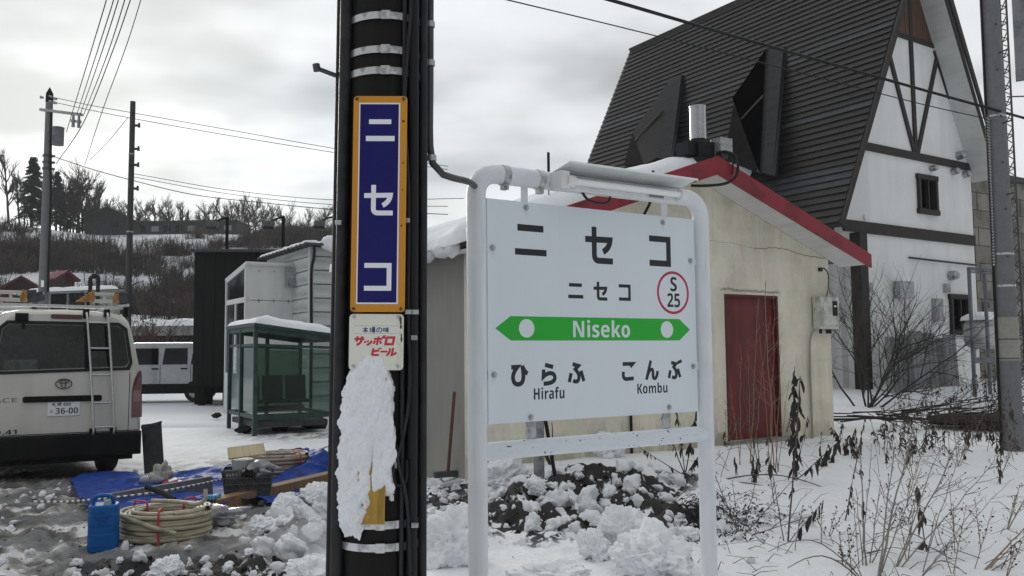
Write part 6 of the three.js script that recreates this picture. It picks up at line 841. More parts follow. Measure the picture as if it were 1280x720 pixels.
{ // timbers
  const bm = (name, label, a, b, w, h, m) => { const A = onLevel(...a), C = onLevel(...b), t = thing(name, label, 'timber', [A.x, A.y, A.z]), d = C.clone().sub(A); new B().beam([0, 0, 0], d, w, h).mesh('timber', m, t); return t; };
  bm('timber_beam', 'long tan squared timber beam lying under the mesh basket', [266, 632, 0.06], [440, 590, 0.09], 0.13, 0.11, M([0.33, 0.2, 0.1], { tex: 'wood', scale: 0.5, sy: 0.5, rough: 0.75 }));
  bm('grey_plank', 'weathered grey plank set on edge behind the beige pipe coil', [136, 628, 0.08], [264, 605, 0.12], 0.05, 0.15, M([0.22, 0.22, 0.215], { tex: 'wood', scale: 0.5, rough: 0.8 }));
  const q = at(205, 618, 7.3), e = thing('black_tube', 'short black rubber tube leaning over the grey plank', 'tube', [q.x, q.y, q.z]); new B().tube([[-0.16, 0.06, -0.02], [-0.02, 0.02, 0.02], [0.12, -0.03, 0.08]], 0.022, 10).mesh('tube', mat.rubber, e);
  // striped rope
  const P = [[40, 627, 7.6], [85, 627, 7.6], [140, 622, 7.5], [190, 616, 7.6], [240, 607, 7.9], [290, 596, 8.4], [350, 580, 9.4], [410, 558, 10.4], [425, 552, 10.8]].map((a) => at(...a)), o = thing('striped_rope', 'thin black and white twisted rope strung across the tarpaulin', 'rope', P[0]); const tx = greyTexture(64, (x, y) => ((x + y * 1.0) * 2) % 1 < 0.5 ? 0.06 : 0.85); tx.wrapS = tx.wrapT = THREE.RepeatWrapping; const rm = new THREE.MeshPhysicalMaterial({ map: tx, roughness: 0.8 }); tx.repeat.set(12, 9); new B().tube(P.map((v2) => v2.clone().sub(P[0])), 0.009, 8, 160).mesh('rope', rm, o);
}
{ // small litter on the tarpaulin
  const put = (px, py, y = 0.06) => onLevel(px, py, y), it = (n, l, c, px, py) => thing(n, l, c, put(px, py));
  let t = it('plastic_bottle', 'clear plastic bottle lying on the tarpaulin near the black panel', 'bottle', 192, 607); new B().cyl([-0.12, 0.05, 0], [0.06, 0.06, 0.02], 0.045, 0.045, 16).cyl([0.06, 0.06, 0.02], [0.12, 0.062, 0.03], 0.045, 0.016, 16).mesh('bottle', M([0.5, 0.52, 0.54], { tex: null, rough: 0.15, transmission: 0.5, thickness: 0 }), t);
  t = it('paper_bag', 'crumpled greyish white bag beside the clear bottle', 'bag', 201, 606); new B().geo(lump(211, 0.8, 1.9, 3, 1), new THREE.Matrix4().makeScale(0.1, 0.13, 0.09).setPosition(0, 0.08, 0)).mesh('bag', M([0.42, 0.4, 0.36], { tex: 'stain', scale: 0.1, rough: 0.7 }), t);
  t = it('red_packet', 'small red and white packet on the blue tarpaulin', 'packet', 213, 609); new B().box(0, 0.03, 0, 0.14, 0.06, 0.1, 0.2, 0.3, 0.2, 0.01).mesh('packet', M([0.4, 0.03, 0.05], { tex: null, rough: 0.4 }), t); new B().box(0.02, 0.065, 0.0, 0.07, 0.02, 0.06, 0.2, 0.6, 0.2).mesh('packet_label', mat.tube, t);
  t = it('white_packet', 'flat white packet on the tarpaulin right of the red one', 'packet', 233, 611); new B().box(0, 0.04, 0, 0.16, 0.07, 0.11, 0, 0.2, 0, 0.012).mesh('packet', M([0.6, 0.64, 0.68], { tex: null, rough: 0.4 }), t);
  t = it('blue_glove', 'light blue glove lying against the tan beam', 'glove', 266, 630); new B().geo(lump(221, 0.6, 1.7, 3, 0.6), new THREE.Matrix4().makeScale(0.07, 0.06, 0.06).setPosition(0, 0.05, 0)).mesh('palm', M([0.05, 0.25, 0.4], { tex: null, rough: 0.6 }), t); for (let i = 0; i < 4; i++) new B().tube([[-0.03 + i * 0.02, 0.06, 0.03], [-0.035 + i * 0.024, 0.075, 0.08], [-0.04 + i * 0.026, 0.05, 0.11]], 0.012, 6).mesh('finger', M([0.05, 0.25, 0.4], { tex: null, rough: 0.6 }), t);
  t = it('clear_bag', 'crumpled clear plastic sheet beside the beige pipe coil', 'plastic sheet', 275, 648); new B().geo(lump(231, 1.0, 2.2, 4, 0.4), new THREE.Matrix4().makeScale(0.17, 0.16, 0.12).setPosition(0, 0.04, 0)).mesh('sheet', M([0.42, 0.43, 0.46], { tex: null, rough: 0.2, transmission: 0.3, thickness: 0 }), t);
}

// ------------------------------------------------------------------ snowy hill with its wood and houses
const hillH = (x, d) => { const k = [[44, -0.1], [46.5, 3.1], [56, 4.4], [70, 7.4], [82, 10.6], [95, 14.2], [108, 16.6], [125, 17.6], [170, 17.4], [260, 14], [420, 10]]; let h = k[0][1]; for (let i = 1; i < k.length; i++) if (d >= k[i - 1][0]) h = mix(k[i - 1][1], k[i][1], clamp((d - k[i - 1][0]) / (k[i][0] - k[i - 1][0]))); const px = (x / d) * 1078 + 640, f = 1 + 0.12 * ss(140, -60, px) - 0.06 * ss(250, 480, px); return h * f + (d > 47 ? (fbm(x * 0.05 + 3, d * 0.05, 4) - 0.5) * 2.6 * ss(47, 60, d) * (1 - 0.8 * ss(88, 104, d)) : 0); };
{
  const P = [], I = [], U = [], xs = [], ds = []; for (let x = -260; x <= 60; x += 2.5) xs.push(x); for (let d = 43; d < 420; d *= 1.018) ds.push(d); const n = xs.length;
  for (const d of ds) for (const x of xs) { P.push(x, hillH(x, d) - (d < 44 ? 0.5 : 0), -d); U.push(x, d); }
  for (let j = 0; j < ds.length - 1; j++) for (let i = 0; i < n - 1; i++) { const a = j * n + i, b = a + n; I.push(a, a + 1, b, a + 1, b + 1, b); }
  const g = new THREE.BufferGeometry(); g.setAttribute('position', new THREE.Float32BufferAttribute(P, 3)); g.setAttribute('uv', new THREE.Float32BufferAttribute(U, 2)); g.setIndex(I); g.computeVertexNormals();
  tag(meshOf('hill', g, M([0.62, 0.64, 0.67], { tex: 'stain', scale: 30, bump: 0.1, rough: 0.9 })), 'snow covered hillside rising behind the parked cars', null, null, 'structure');
}
const hillAt = (px, d) => { const x = ((px - 640) / 1078) * d; return V3(x, hillH(x, d), -d); };
{ // brushwood on the slope, one mass
  const rnd = rng(301), vs = []; for (let k = 0; k < 3; k++) { const b = new B(); for (let i = 0; i < 26; i++) { const a = rnd() * 6.28, q = rnd() * 0.7, h = 0.5 + rnd() * 0.8, s = V3(Math.cos(a) * q, -0.1, Math.sin(a) * q), e = V3(Math.cos(a) * q * 1.6 + (rnd() - 0.5) * 0.6, h, Math.sin(a) * q * 1.6 + (rnd() - 0.5) * 0.6), m = s.clone().lerp(e, 0.5).add(V3((rnd() - 0.5) * 0.2, 0, (rnd() - 0.5) * 0.2)); b.twig([s, m, e], 0.028, 0.012, 3); for (let j = 0; j < 2; j++) { const c = m.clone().lerp(e, rnd()), f = c.clone().add(V3((rnd() - 0.5) * 0.5, 0.3 * rnd(), (rnd() - 0.5) * 0.5)); b.twig([c, f], 0.016, 0.008, 3); } } vs.push(b.build()); }
  const spots = [[], [], []], M4 = new THREE.Matrix4(); let tries = 0;
  while (spots[0].length + spots[1].length + spots[2].length < 3300 && tries++ < 43000) { const d = 47 + 75 * Math.pow(rnd(), 1.25), px = -330 + 760 * rnd(), x = ((px - 640) / 1078) * d, nz = fbm(x * 0.09 + 7, d * 0.11, 4), right = ss(95, 200, px); let den = d < 60 ? 0.2 : d < 70 ? 0.05 + 0.14 * right : d < 81 ? 0.3 : d < 94 ? 0.05 + 0.42 * right : d < 106 ? 0.02 + 0.24 * right : 0.01; den *= ss(0.42, 0.58, nz + (den - 0.3) * 0.3); if (rnd() > den) continue; const s = 0.45 + 0.95 * rnd() * (0.4 + nz); spots[(rnd() * 3) | 0].push(new THREE.Matrix4().compose(V3(x, hillH(x, d), -d), new THREE.Quaternion().setFromEuler(new THREE.Euler(0, rnd() * 6.28, 0)), V3(s, s * (0.7 + 0.6 * rnd()), s))); }
  const bm = M([0.06, 0.053, 0.05], { tex: null, rough: 0.95 }), grp = thing('hillside_brush', 'dark leafless brushwood covering the snowy slope'); grp.userData.kind = 'stuff'; spots.forEach((L, k) => { const im = new THREE.InstancedMesh(vs[k], bm, L.length); im.name = 'brushwood'; L.forEach((m, i) => { im.setMatrixAt(i, m); const q = 0.5 + 1.3 * hsh(i, k, 3), w = hsh(i, k, 5); im.setColorAt(i, new THREE.Color(q * (1 + 0.25 * w), q, q * (1 - 0.1 * w))); }); im.castShadow = im.receiveShadow = true; grp.add(im); });
}
{ // bare trees: three habits, each copied along the crest and slope
  const proto = (seed, o, r0, dir) => { const rnd = rng(seed), tk = new B(), cr = new B(); const t = new THREE.Group(); // height about 10
    const P = [V3(0, -0.4, 0)], q = V3(0, -0.4, 0), d = V3(...dir); for (let i = 0; i < 6; i++) { d.add(V3((rnd() - 0.5) * 0.12, 0.05, (rnd() - 0.5) * 0.12)).normalize(); q.addScaledVector(d, o.trunk / 6); P.push(q.clone()); } tk.twig(P, r0, r0 * 0.45, 6);
    for (let i = 0; i < o.limbs; i++) { const f = i < 2 ? 1 : o.from + (1 - o.from) * rnd(), k = Math.min(5, Math.floor(f * 6)), s = P[k].clone().lerp(P[k + 1], Math.min(1, f * 6 - k)), a = rnd() * 6.28, el = o.lift + 0.5 * rnd(); branchTo(cr, s, V3(Math.cos(a), Math.tan(el), Math.sin(a)).normalize(), o.limb * (0.7 + 0.5 * rnd()) * (1.2 - 0.5 * f), r0 * 0.55, 3, rnd, o); } tk.mesh('trunk', mat.barkFar, t); cr.mesh('crown', mat.barkFar, t); return t; };
  const ps = [proto(401, { trunk: 6.5, limbs: 11, from: 0.4, lift: 0.5, limb: 2.6, wob: 0.22, up: 0.06, ang: 0.55, shrink: 0.62, kids: { 3: 4, 2: 4, 1: 3 } }, 0.2, [0.05, 1, 0]), proto(402, { trunk: 7.6, limbs: 16, from: 0.25, lift: 0.75, limb: 1.7, wob: 0.2, up: 0.08, ang: 0.4, shrink: 0.6, kids: { 3: 4, 2: 3, 1: 3 } }, 0.17, [-0.04, 1, 0.03]), proto(403, { trunk: 4.6, limbs: 9, from: 0.45, lift: 0.35, limb: 3.4, wob: 0.3, up: 0.05, ang: 0.6, shrink: 0.62, kids: { 3: 4, 2: 4, 1: 3 } }, 0.22, [0.1, 1, -0.05])];
  const rnd = rng(410), put = (k, px, py0, pyTop, d, label, group) => { const p = hillAt(px, d), h = at(px, pyTop, d).y - p.y, t = ps[k].clone(); t.name = numbered('bare_tree'); scene.add(t); t.position.copy(p); const s = h / 9.6; t.scale.set(s, s, s); t.rotation.y = rnd() * 6.28; tag(t, label, 'tree', group); };
  const ORD = ['first', 'second', 'third', 'fourth', 'fifth', 'sixth', 'seventh', 'eighth', 'ninth', 'tenth', 'eleventh', 'twelfth', 'thirteenth', 'fourteenth', 'fifteenth', 'sixteenth', 'seventeenth', 'eighteenth', 'nineteenth', 'twentieth']; // place among the trees of its stretch, counted from the left
  const zone = (px) => (px < 56 ? 'left of the concrete power pole' : px < 161 ? 'between the two thin poles' : px < 240 ? 'behind the long dark building' : 'above the black building'), inOrder = (list, fn) => { const n = {}; for (const a of list.slice().sort((x, y) => x[1] - y[1])) { const z = fn(a[1]); n[z] = (n[z] ?? -1) + 1; a.place = ORD[n[z]] + ' from left ' + z; } return list; };
  const crest = 'bare crest tree, ', cg = 'bare trees on the hill crest';
  put(1, 6, 300, 186, 104, 'tall thin bare tree at the left picture edge on the hill crest');
  put(0, 92, 290, 206, 112, 'large bushy bare tree between the dark firs and the steel pole'); put(2, 124, 295, 240, 116, 'wide bare tree with crooked limbs beside the dark gabled roof on the crest');
  put(2, 312, 305, 240, 118, 'biggest bare tree on the crest, many stems, over the black wall');
  for (const q of inOrder([[0, 142, 258, 120], [1, 152, 248, 122], [1, 172, 262, 126], [0, 188, 254, 128], [2, 212, 256, 128], [1, 229, 262, 130], [0, 246, 268, 128], [1, 262, 253, 130], [0, 283, 262, 126], [1, 297, 258, 128], [1, 338, 264, 128], [0, 350, 262, 130], [2, 368, 266, 132], [1, 385, 268, 128], [0, 405, 262, 130], [1, 420, 262, 128], [1, 108, 238, 118], [0, 72, 228, 116], [0, 80, 216, 110], [1, 100, 222, 112], [1, 114, 232, 114], [2, 136, 246, 116], [1, 20, 215, 104], [0, 48, 240, 108], [1, 160, 256, 112], [0, 200, 262, 112], [1, 221, 258, 112], [0, 272, 262, 112], [1, 305, 256, 110], [2, 325, 256, 112], [0, 318, 250, 116], [1, 26, 222, 108], [1, 58, 214, 112], [2, 76, 222, 108], [0, 88, 226, 108], [1, 96, 214, 113], [0, 104, 230, 108], [1, 110, 226, 116], [0, 130, 246, 110], [1, 146, 250, 109], [2, 168, 260, 110], [0, 180, 258, 109], [1, 206, 256, 111], [0, 252, 262, 110], [1, 290, 258, 109]], zone)) put(q[0], q[1], 0, q[2] - (q[1] > 160 ? 9 : 3), q[3], crest + q.place, cg);
  const sg = 'bare trees on the snow slope', sl = 'small bare slope tree, '; for (const q of inOrder([[1, 15, 285, 84], [2, 30, 298, 82], [1, 42, 275, 90], [0, 62, 290, 86], [1, 75, 285, 92], [1, 98, 292, 88], [0, 118, 300, 86], [1, 132, 296, 90], [1, 8, 318, 66], [0, 85, 330, 64], [1, 104, 322, 66], [2, 140, 318, 68], [1, 90, 300, 74], [1, 22, 292, 86], [0, 52, 300, 72], [1, 70, 296, 78], [0, 112, 306, 76], [2, 126, 310, 72], [1, 148, 306, 70], [0, 160, 322, 62]], () => 'on the open snow')) put(q[0], q[1], 0, q[2], q[3], sl + q.place, sg);
}
{ // dark firs
  const rnd = rng(420), t = new THREE.Group(), H = 10, b = new B(); new B().twig([[0, -0.5, 0], [0.05, 4, 0], [0, H, 0]], 0.2, 0.02, 6).mesh('trunk', mat.barkFar, t);
  for (let y = 1.2; y < H; y += 0.24) { const R0 = 2.1 * Math.pow(1 - y / (H + 0.3), 0.8) * (0.7 + 0.5 * rnd()), n = 6; for (let i = 0; i < n; i++) { if (rnd() < 0.14) continue; const a = rnd() * 6.28, r = R0 * (0.6 + 0.5 * rnd()), dir = V3(Math.cos(a), 0, Math.sin(a)), sd = V3(-dir.z, 0, dir.x), m = 7; for (let k = 0; k < m; k++) { const f = (k + 0.6) / m, c = dir.clone().multiplyScalar(r * f).setY(y - 0.35 * r * f * f + 0.1), w = 0.34 * (1.15 - f) + 0.08; for (const s of [1, -1]) b.tri(c, c.clone().addScaledVector(sd, s * w).add(V3(dir.x * 0.22, -0.16 - 0.2 * rnd(), dir.z * 0.22)), c.clone().addScaledVector(dir, 0.26).add(V3(0, -0.06, 0))); b.tri(c, c.clone().add(V3((rnd() - 0.5) * 0.2, -0.3 - 0.2 * rnd(), (rnd() - 0.5) * 0.2)), c.clone().addScaledVector(dir, 0.24)); } } }
  b.mesh('crown', M([0.022, 0.032, 0.026], { tex: null, rough: 0.95, side: THREE.DoubleSide }), t);
  for (const [px, y, d, w, l] of [[35, 196, 104, 1.25, 'tallest dark fir on the hill, left of the concrete power pole'], [66, 214, 108, 1.1, 'dark fir partly behind the concrete power pole'], [50, 232, 106, 1.1, 'lower dark fir squeezed beside the concrete power pole'], [84, 236, 110, 1.25, 'broad dark fir just right of the concrete power pole'], [100, 262, 108, 1.1, 'short dark fir in the thicket on the hill edge'], [232, 262, 128, 0.5, 'narrow dark fir far along the crest by the long building']]) { const c = t.clone(); c.name = numbered('fir_tree'); scene.add(c); const p = hillAt(px, d), s = (at(px, y, d).y - p.y) / H; c.position.copy(p); c.scale.set(s * w, s, s * w); c.rotation.y = px; tag(c, l, 'tree'); }
}
{ // reddish shrub with clinging leaves
  const p = at(186, 425, 36), t = thing('russet_shrub', 'shrub with sparse russet leaves behind the parked cars', 'shrub', [p.x, 1.0, p.z]), rnd = rng(431), b = new B(), lf = new B(), tips = [];
  for (let i = 0; i < 7; i++) branchTo(b, V3((rnd() - 0.5) * 0.2, -1.1, (rnd() - 0.5) * 0.2), V3((rnd() - 0.5) * 1.2, 1.3, (rnd() - 0.5) * 1.2).normalize(), 1.5, 0.045, 3, rnd, { wob: 0.25, up: 0.04, ang: 0.6, shrink: 0.66, kids: { 3: 4, 2: 4, 1: 3 } }, tips);
  for (const q of tips) for (let k = 0; k < 2; k++) { const c = q.clone().add(V3((rnd() - 0.5) * 0.25, (rnd() - 0.5) * 0.25, (rnd() - 0.5) * 0.25)); b && lf.tri(c, c.clone().add(V3((rnd() - 0.5) * 0.14, -0.1, (rnd() - 0.5) * 0.14)), c.clone().add(V3((rnd() - 0.5) * 0.14, -0.03, (rnd() - 0.5) * 0.14))); }
  b.mesh('branches', mat.bark, t); lf.mesh('leaves', M([0.10, 0.035, 0.03], { tex: null, rough: 0.85, side: THREE.DoubleSide }), t);
}
{ // retaining wall, fence and what stands at the hill foot
  const w = thing('retaining_wall', 'pale concrete retaining wall topped with snow behind the silver car', 'wall', [at(165, 400, 43.2).x, 0, -43.2], R(-3)), n = 4; for (let i = 0; i < n; i++) new B().box(i * 2.3 + 1.15, 1.3, 0, 2.28, 3.0, 0.3, 0, 0, 0, 0.01).mesh('wall_panel', mat.concreteLight, w); { const m = meshOf('snow_cap', snowLayer(9.2, 2.4, 0.4, 81, 40, 16, 0.3), mat.snow, w); m.position.set(4.6, 2.8, -1); }
  const f = thing('board_fence', 'low black board fence beyond the silver car', 'fence', [at(150, 420, 40).x, -0.1, -40], R(-3)); for (let i = 0; i < 12; i++) new B().box(i * 0.5 + 0.24, 1.15, 0.01 * (i % 2), 0.48, 2.3, 0.05).mesh('board', mat.black, f); new B().box(3, 2.32, 0, 6.1, 0.06, 0.1).mesh('rail', mat.black, f);
  const house = (name, label, px, py, d, w2, h, rf, wallC, roofC, turn, snow) => { const p = at(px, py, d), t = thing(name, label, 'house', p, turn); new B().box(0, h / 2 - 1, 0, w2, h + 2, w2 * 0.8).mesh('wall', M(wallC, { tex: 'streak', scale: 3, rough: 0.8 }), t); const e = 0.3; for (const s of [1, -1]) new B().slab(s > 0 ? [[0, h + rf, w2 * 0.4 + e], [w2 / 2 + e, h - 0.1, w2 * 0.4 + e], [w2 / 2 + e, h - 0.1, -w2 * 0.4 - e], [0, h + rf, -w2 * 0.4 - e]] : [[-w2 / 2 - e, h - 0.1, w2 * 0.4 + e], [0, h + rf, w2 * 0.4 + e], [0, h + rf, -w2 * 0.4 - e], [-w2 / 2 - e, h - 0.1, -w2 * 0.4 - e]], 0.15).mesh('roof', snow && s < 0 ? mat.snow : M(roofC, { tex: 'stain', rough: 0.6 }), t); new B().prism([[-w2 / 2, h - 0.1], [w2 / 2, h - 0.1], [0, h + rf - 0.15]], -w2 * 0.4, w2 * 0.4).mesh('gable', M(wallC, { tex: 'streak', scale: 3, rough: 0.8 }), t); new B().box(w2 * 0.15, h * 0.55, w2 * 0.4 + 0.01, w2 * 0.2, h * 0.3, 0.06).mesh('window', mat.glassDark, t); return t; };
  house('hut', 'dark red gabled hut half buried in snow at the hill foot', 30, 368, 58, 2.2, 0.4, 0.8, [0.05, 0.02, 0.02], [0.09, 0.015, 0.02], R(20), false); house('hut', 'crimson roofed hut right of the concrete power pole on the slope', 76, 354, 62, 1.4, 0.35, 0.55, [0.1, 0.02, 0.03], [0.2, 0.018, 0.05], R(60), false);
  house('house', 'dark gabled house on the hill crest left of the long building', 141, 294, 108, 5.4, 1.9, 1.4, [0.03, 0.028, 0.028], [0.03, 0.028, 0.028], R(8), false); house('house', 'dull purple grey house on the crest over the black wall', 352, 303, 112, 5.6, 1.2, 0.5, [0.16, 0.14, 0.18], [0.12, 0.11, 0.13], R(4), false);
  { const p = at(232, 303, 122), t = thing('long_building', 'long dark flat roofed building on the hill crest', 'building', [p.x, p.y - 1, p.z], R(-2)), dk = M([0.042, 0.042, 0.045], { tex: 'streak', scale: 4, rough: 0.8 }); new B().box(0, 1.9, -3, 14.6, 4.2, 6).mesh('wall', dk, t); new B().box(0, 4.05, -3, 15, 0.2, 6.4).mesh('roof', mat.steelDark, t); for (let i = 0; i < 8; i++) for (const y of [1.5, 3.0]) new B().box(-6.2 + i * 1.75, y, 0.01, 1.05, 0.75, 0.06).mesh('window', i % 3 === 1 ? M([0.3, 0.31, 0.33], { tex: null, rough: 0.3 }) : mat.glassDark, t); new B().box(4.6, 4.6, -3, 0.8, 0.9, 0.8).mesh('chimney', dk, t); }
  { // low garage with dark bays, running up the slope
    const a = at(38, 384, 47), t = thing('low_garage', 'low pale garage row with dark open bays seen over the van roof', 'garage', [a.x, a.y, a.z], R(42)), pale = M([0.34, 0.37, 0.35], { tex: 'streak', rough: 0.7 }), Lg = 4.6, h0 = 0.75, h1 = 1.15; new B().slab([[0, -1, 0], [Lg, -1, 0], [Lg, h1, 0], [0, h0, 0]], 0.1).mesh('back_wall', mat.black, t); for (let i = 0; i <= 5; i++) { const x = (i / 5) * Lg; new B().box(x, mix(h0, h1, i / 5) / 2 - 0.3, 0.06, 0.09, mix(h0, h1, i / 5) + 0.6, 0.1).mesh('post', pale, t); } new B().slab([[-0.1, h0, 0.25], [Lg + 0.2, h1, 0.25], [Lg + 0.2, h1 + 0.1, -2.6], [-0.1, h0 + 0.1, -2.6]], 0.08).mesh('roof', pale, t); new B().box(Lg - 0.7, 0.3, 0.03, 1.3, 1.5, 0.06).mesh('end_panel', M([0.4, 0.44, 0.36], { tex: 'streak', rough: 0.6 }), t); const m = meshOf('roof_snow', snowLayer(4.6, 2.6, 0.28, 87, 30, 16, 0.3), mat.snow, t); m.position.set(Lg / 2, (h0 + h1) / 2 + 0.05, -1.2); m.rotation.z = Math.atan((h1 - h0) / Lg); }
  { const p = at(117, 384, 40), t = thing('hooded_chimney', 'slim dark chimney with open top and hood above the garage roof', 'chimney', [p.x, p.y - 1, p.z], 0.2), s = 40 / 1078; for (const [x, z] of [[-4.5, -4.5], [4.5, -4.5], [-4.5, 4.5], [4.5, 4.5]]) new B().box(x * s, 1 + 17 * s, z * s, 2 * s, 38 * s, 2 * s).mesh('upright', mat.black, t); new B().box(0, 0.9 + 3 * s, 0, 9 * s, 14 * s, 9 * s).mesh('shaft', M([0.22, 0.22, 0.23], { tex: 'stain', rough: 0.7 }), t); new B().cyl([0, 1 + 36 * s, 0], [0, 1 + 42 * s, 0], 8 * s, 2.5 * s, 4).mesh('hood', mat.black, t); }
}
// ------------------------------------------------------------------ power poles and lines
{
  const p = at(58, 300, 26); const t = thing('power_pole', 'pale concrete power pole with cross arm and transformer can', 'utility pole', [p.x - 0.04, -0.1, p.z]); const top = at(60, 122, 26).y + 0.1;
  new B().cyl([0, 0, 0], [0, top, 0], 0.165, 0.1, 24).mesh('pole', M([0.2, 0.205, 0.215], { tex: 'fine', scale: 1.5, rough: 0.85 }), t); new B().cyl([0, top - 0.15, 0], [0, top + 0.12, 0], 0.11, 0.105, 16).cyl([0, top + 0.12, 0], [0, top + 0.32, 0], 0.105, 0.01, 16).mesh('pole_cap', mat.black, t);
  const Y = (py) => at(60, py, 26).y + 0.1, X = (px) => at(px, 140, 26).x - p.x + 0.04;
  new B().beam([X(52), Y(138), 0.1], [X(105), Y(145), 0.1], 0.07, 0.08).mesh('cross_arm', mat.galv, t); for (const [px, y0, y1] of [[94, 144, 160], [101, 145, 161]]) new B().cyl([X(px), Y(y0), 0.1], [X(px), Y(y1), 0.1], 0.035, 0.05, 10).cyl([X(px), Y((y0 + y1) / 2) - 0.05, 0.1], [X(px), Y((y0 + y1) / 2) + 0.02, 0.1], 0.075, 0.075, 12).mesh('cutout', mat.concreteLight, t);
  new B().cyl([X(74.5), Y(182), 0.05], [X(74.5), Y(161), 0.05], 0.17, 0.17, 20).cyl([X(74.5), Y(161), 0.05], [X(74.5), Y(160), 0.05], 0.18, 0.18, 20).mesh('transformer', M([0.15, 0.155, 0.17], { tex: 'stain', rough: 0.5 }), t); new B().box(X(66), Y(166), 0.05, 0.3, 0.06, 0.08).box(X(66), Y(177), 0.05, 0.3, 0.06, 0.08).mesh('bracket', mat.steelDark, t);
  for (const [px, y] of [[53, 122], [64, 121], [70, 124], [64, 127], [70, 129]]) new B().cyl([X(px) - 0.04, Y(y), 0.06], [X(px) + 0.05, Y(y + 1), 0.06], 0.05, 0.03, 8).mesh('insulator', mat.concreteLight, t);
  new B().tube([[0.12, top - 0.5, 0.1], [0.16, top - 2, 0.12], [0.2, top - 3, 0.12], [0.19, top - 4.2, 0.1], [0.17, top - 6, 0.06]], 0.035, 6).mesh('cable', mat.cableBlack, t); for (const y of [196, 204, 212]) new B().cyl([0, Y(y), 0], [0, Y(y) + 0.05, 0], 0.145, 0.145, 16, false).box(0.16, Y(y), 0.08, 0.2, 0.06, 0.06).mesh('band', mat.steelDark, t);
  for (const y of [355, 370]) new B().box(0.05, Y(y), 0.158, 0.09, 0.2, 0.01).mesh('pole_tag', mat.tube, t);
  const q = at(162, 300, 25), u = thing('steel_pole', 'slim dark steel pole left of the black wall', 'utility pole', [q.x, -0.1, q.z]), tp = at(163, 127, 25).y + 0.1; new B().cyl([0, 0, 0], [0, tp, 0], 0.1, 0.075, 20).mesh('pole', M([0.04, 0.038, 0.038], { tex: 'stain', rough: 0.6 }), u); for (const y of [0.72, 1.42, 1.9, 2.6]) new B().box(0.12, tp - y, 0, 0.16, 0.07, 0.07, 0, 0, 0, 0.015).cyl([0.2, tp - y - 0.06, 0], [0.2, tp - y + 0.08, 0], 0.04, 0.03, 8).mesh('insulator', mat.steelDark, u); for (const y of [1.6, 3.9]) new B().cyl([0, tp - y, 0], [0, tp - y + 0.04, 0], 0.084 + y * 0.003, 0.084 + y * 0.003, 16, false).mesh('band', mat.galv, u);
  const line = (pts, r, label, group, name = 'power_line') => { const P = pts.map((a) => at(...a)), o = thing(name, label, 'cable', P[0], 0, group); new B().tube(P.map((a) => a.clone().sub(P[0])), r, 5, 60).mesh('wire', mat.cableBlack, o); };
  const gl = 'power lines from the concrete pole to above the camera', lbs = ['leftmost', 'second from left', 'third from left', 'fourth from left', 'fifth from left']; let li = 0;
  for (const a of [[[83, 165, 26], [115, 60, 17.5], [133, 0, 15], [141, -30, 14]], [[96, 143, 26], [123, 60, 17.5], [142, 0, 15], [150, -30, 14]], [[100, 144, 26], [129, 60, 17.5], [148, 0, 15], [156, -30, 14]], [[104, 145, 26], [137, 60, 17.5], [156, 0, 15], [165, -30, 14]], [[70, 205, 26], [106, 150, 20.5], [143, 58, 17], [163, 0, 15], [173, -30, 14]]]) line(a, 0.011, lbs[li++] + ' of the power lines climbing from the concrete pole past the top edge', gl);
  line([[106, 206, 26], [131, 130, 19], [157, 60, 17], [176, 0, 15], [184, -30, 14]], 0.009, 'thin outer power line nearest the steel pole climbing out of the picture');
  line([[64, 121, 26], [110, 131, 25.6], [160, 140, 25], [290, 163, 25], [420, 186, 25.5], [560, 208, 26]], 0.01, 'upper of two lines from the concrete pole top past the steel pole'); line([[64, 127, 26], [110, 137, 25.6], [160, 147, 25], [290, 170, 25], [420, 191, 25.5], [560, 212, 26]], 0.01, 'lower of two lines from the concrete pole top past the steel pole');
  line([[68, 196, 26], [110, 210, 25.8], [160, 224, 25.4], [240, 243, 25.2], [325, 253, 25], [420, 262, 25], [560, 268, 25]], 0.012, 'sagging telephone line low across the hill from the concrete pole', undefined, 'telephone_line'); line([[166, 217, 25], [290, 238, 25], [420, 250, 25], [580, 248, 24]], 0.009, 'thin line from the steel pole above the ridge trees', undefined, 'telephone_line'); line([[166, 221, 25], [290, 243, 25], [420, 256, 25], [560, 258, 24]], 0.009, 'second thin line from the steel pole just above the ridge trees', undefined, 'telephone_line');
  line([[160, 147, 25], [135, 177, 25.4], [112, 200, 25.8]], 0.008, 'short stay wire slanting down left from the steel pole', undefined, 'stay_wire');
  line([[-100, -330, 3.6], [300, -170, 4.6], [640, -34, 6.2], [760, -1, 7], [900, 40, 8], [1040, 80, 8.8], [1160, 114, 9.5], [1250, 139, 9.9]], 0.0165, 'thick black cable crossing in front of the steep roof to the grey pole', undefined, 'overhead_cable'); line([[1250, 139, 9.9], [1300, 153, 10.3]], 0.0165, 'short thick cable end running right from the grey pole', undefined, 'overhead_cable');
  line([[-300, -300, 3.9], [100, -150, 4.7], [560, -18, 6.4], [635, 0, 7], [760, 30, 7.8], [900, 65, 8.5], [1040, 101, 9.2], [1160, 132, 9.8], [1250, 152, 10]], 0.006, 'thin wire crossing in front of the steep roof below the thick cable', undefined, 'overhead_wire');
}

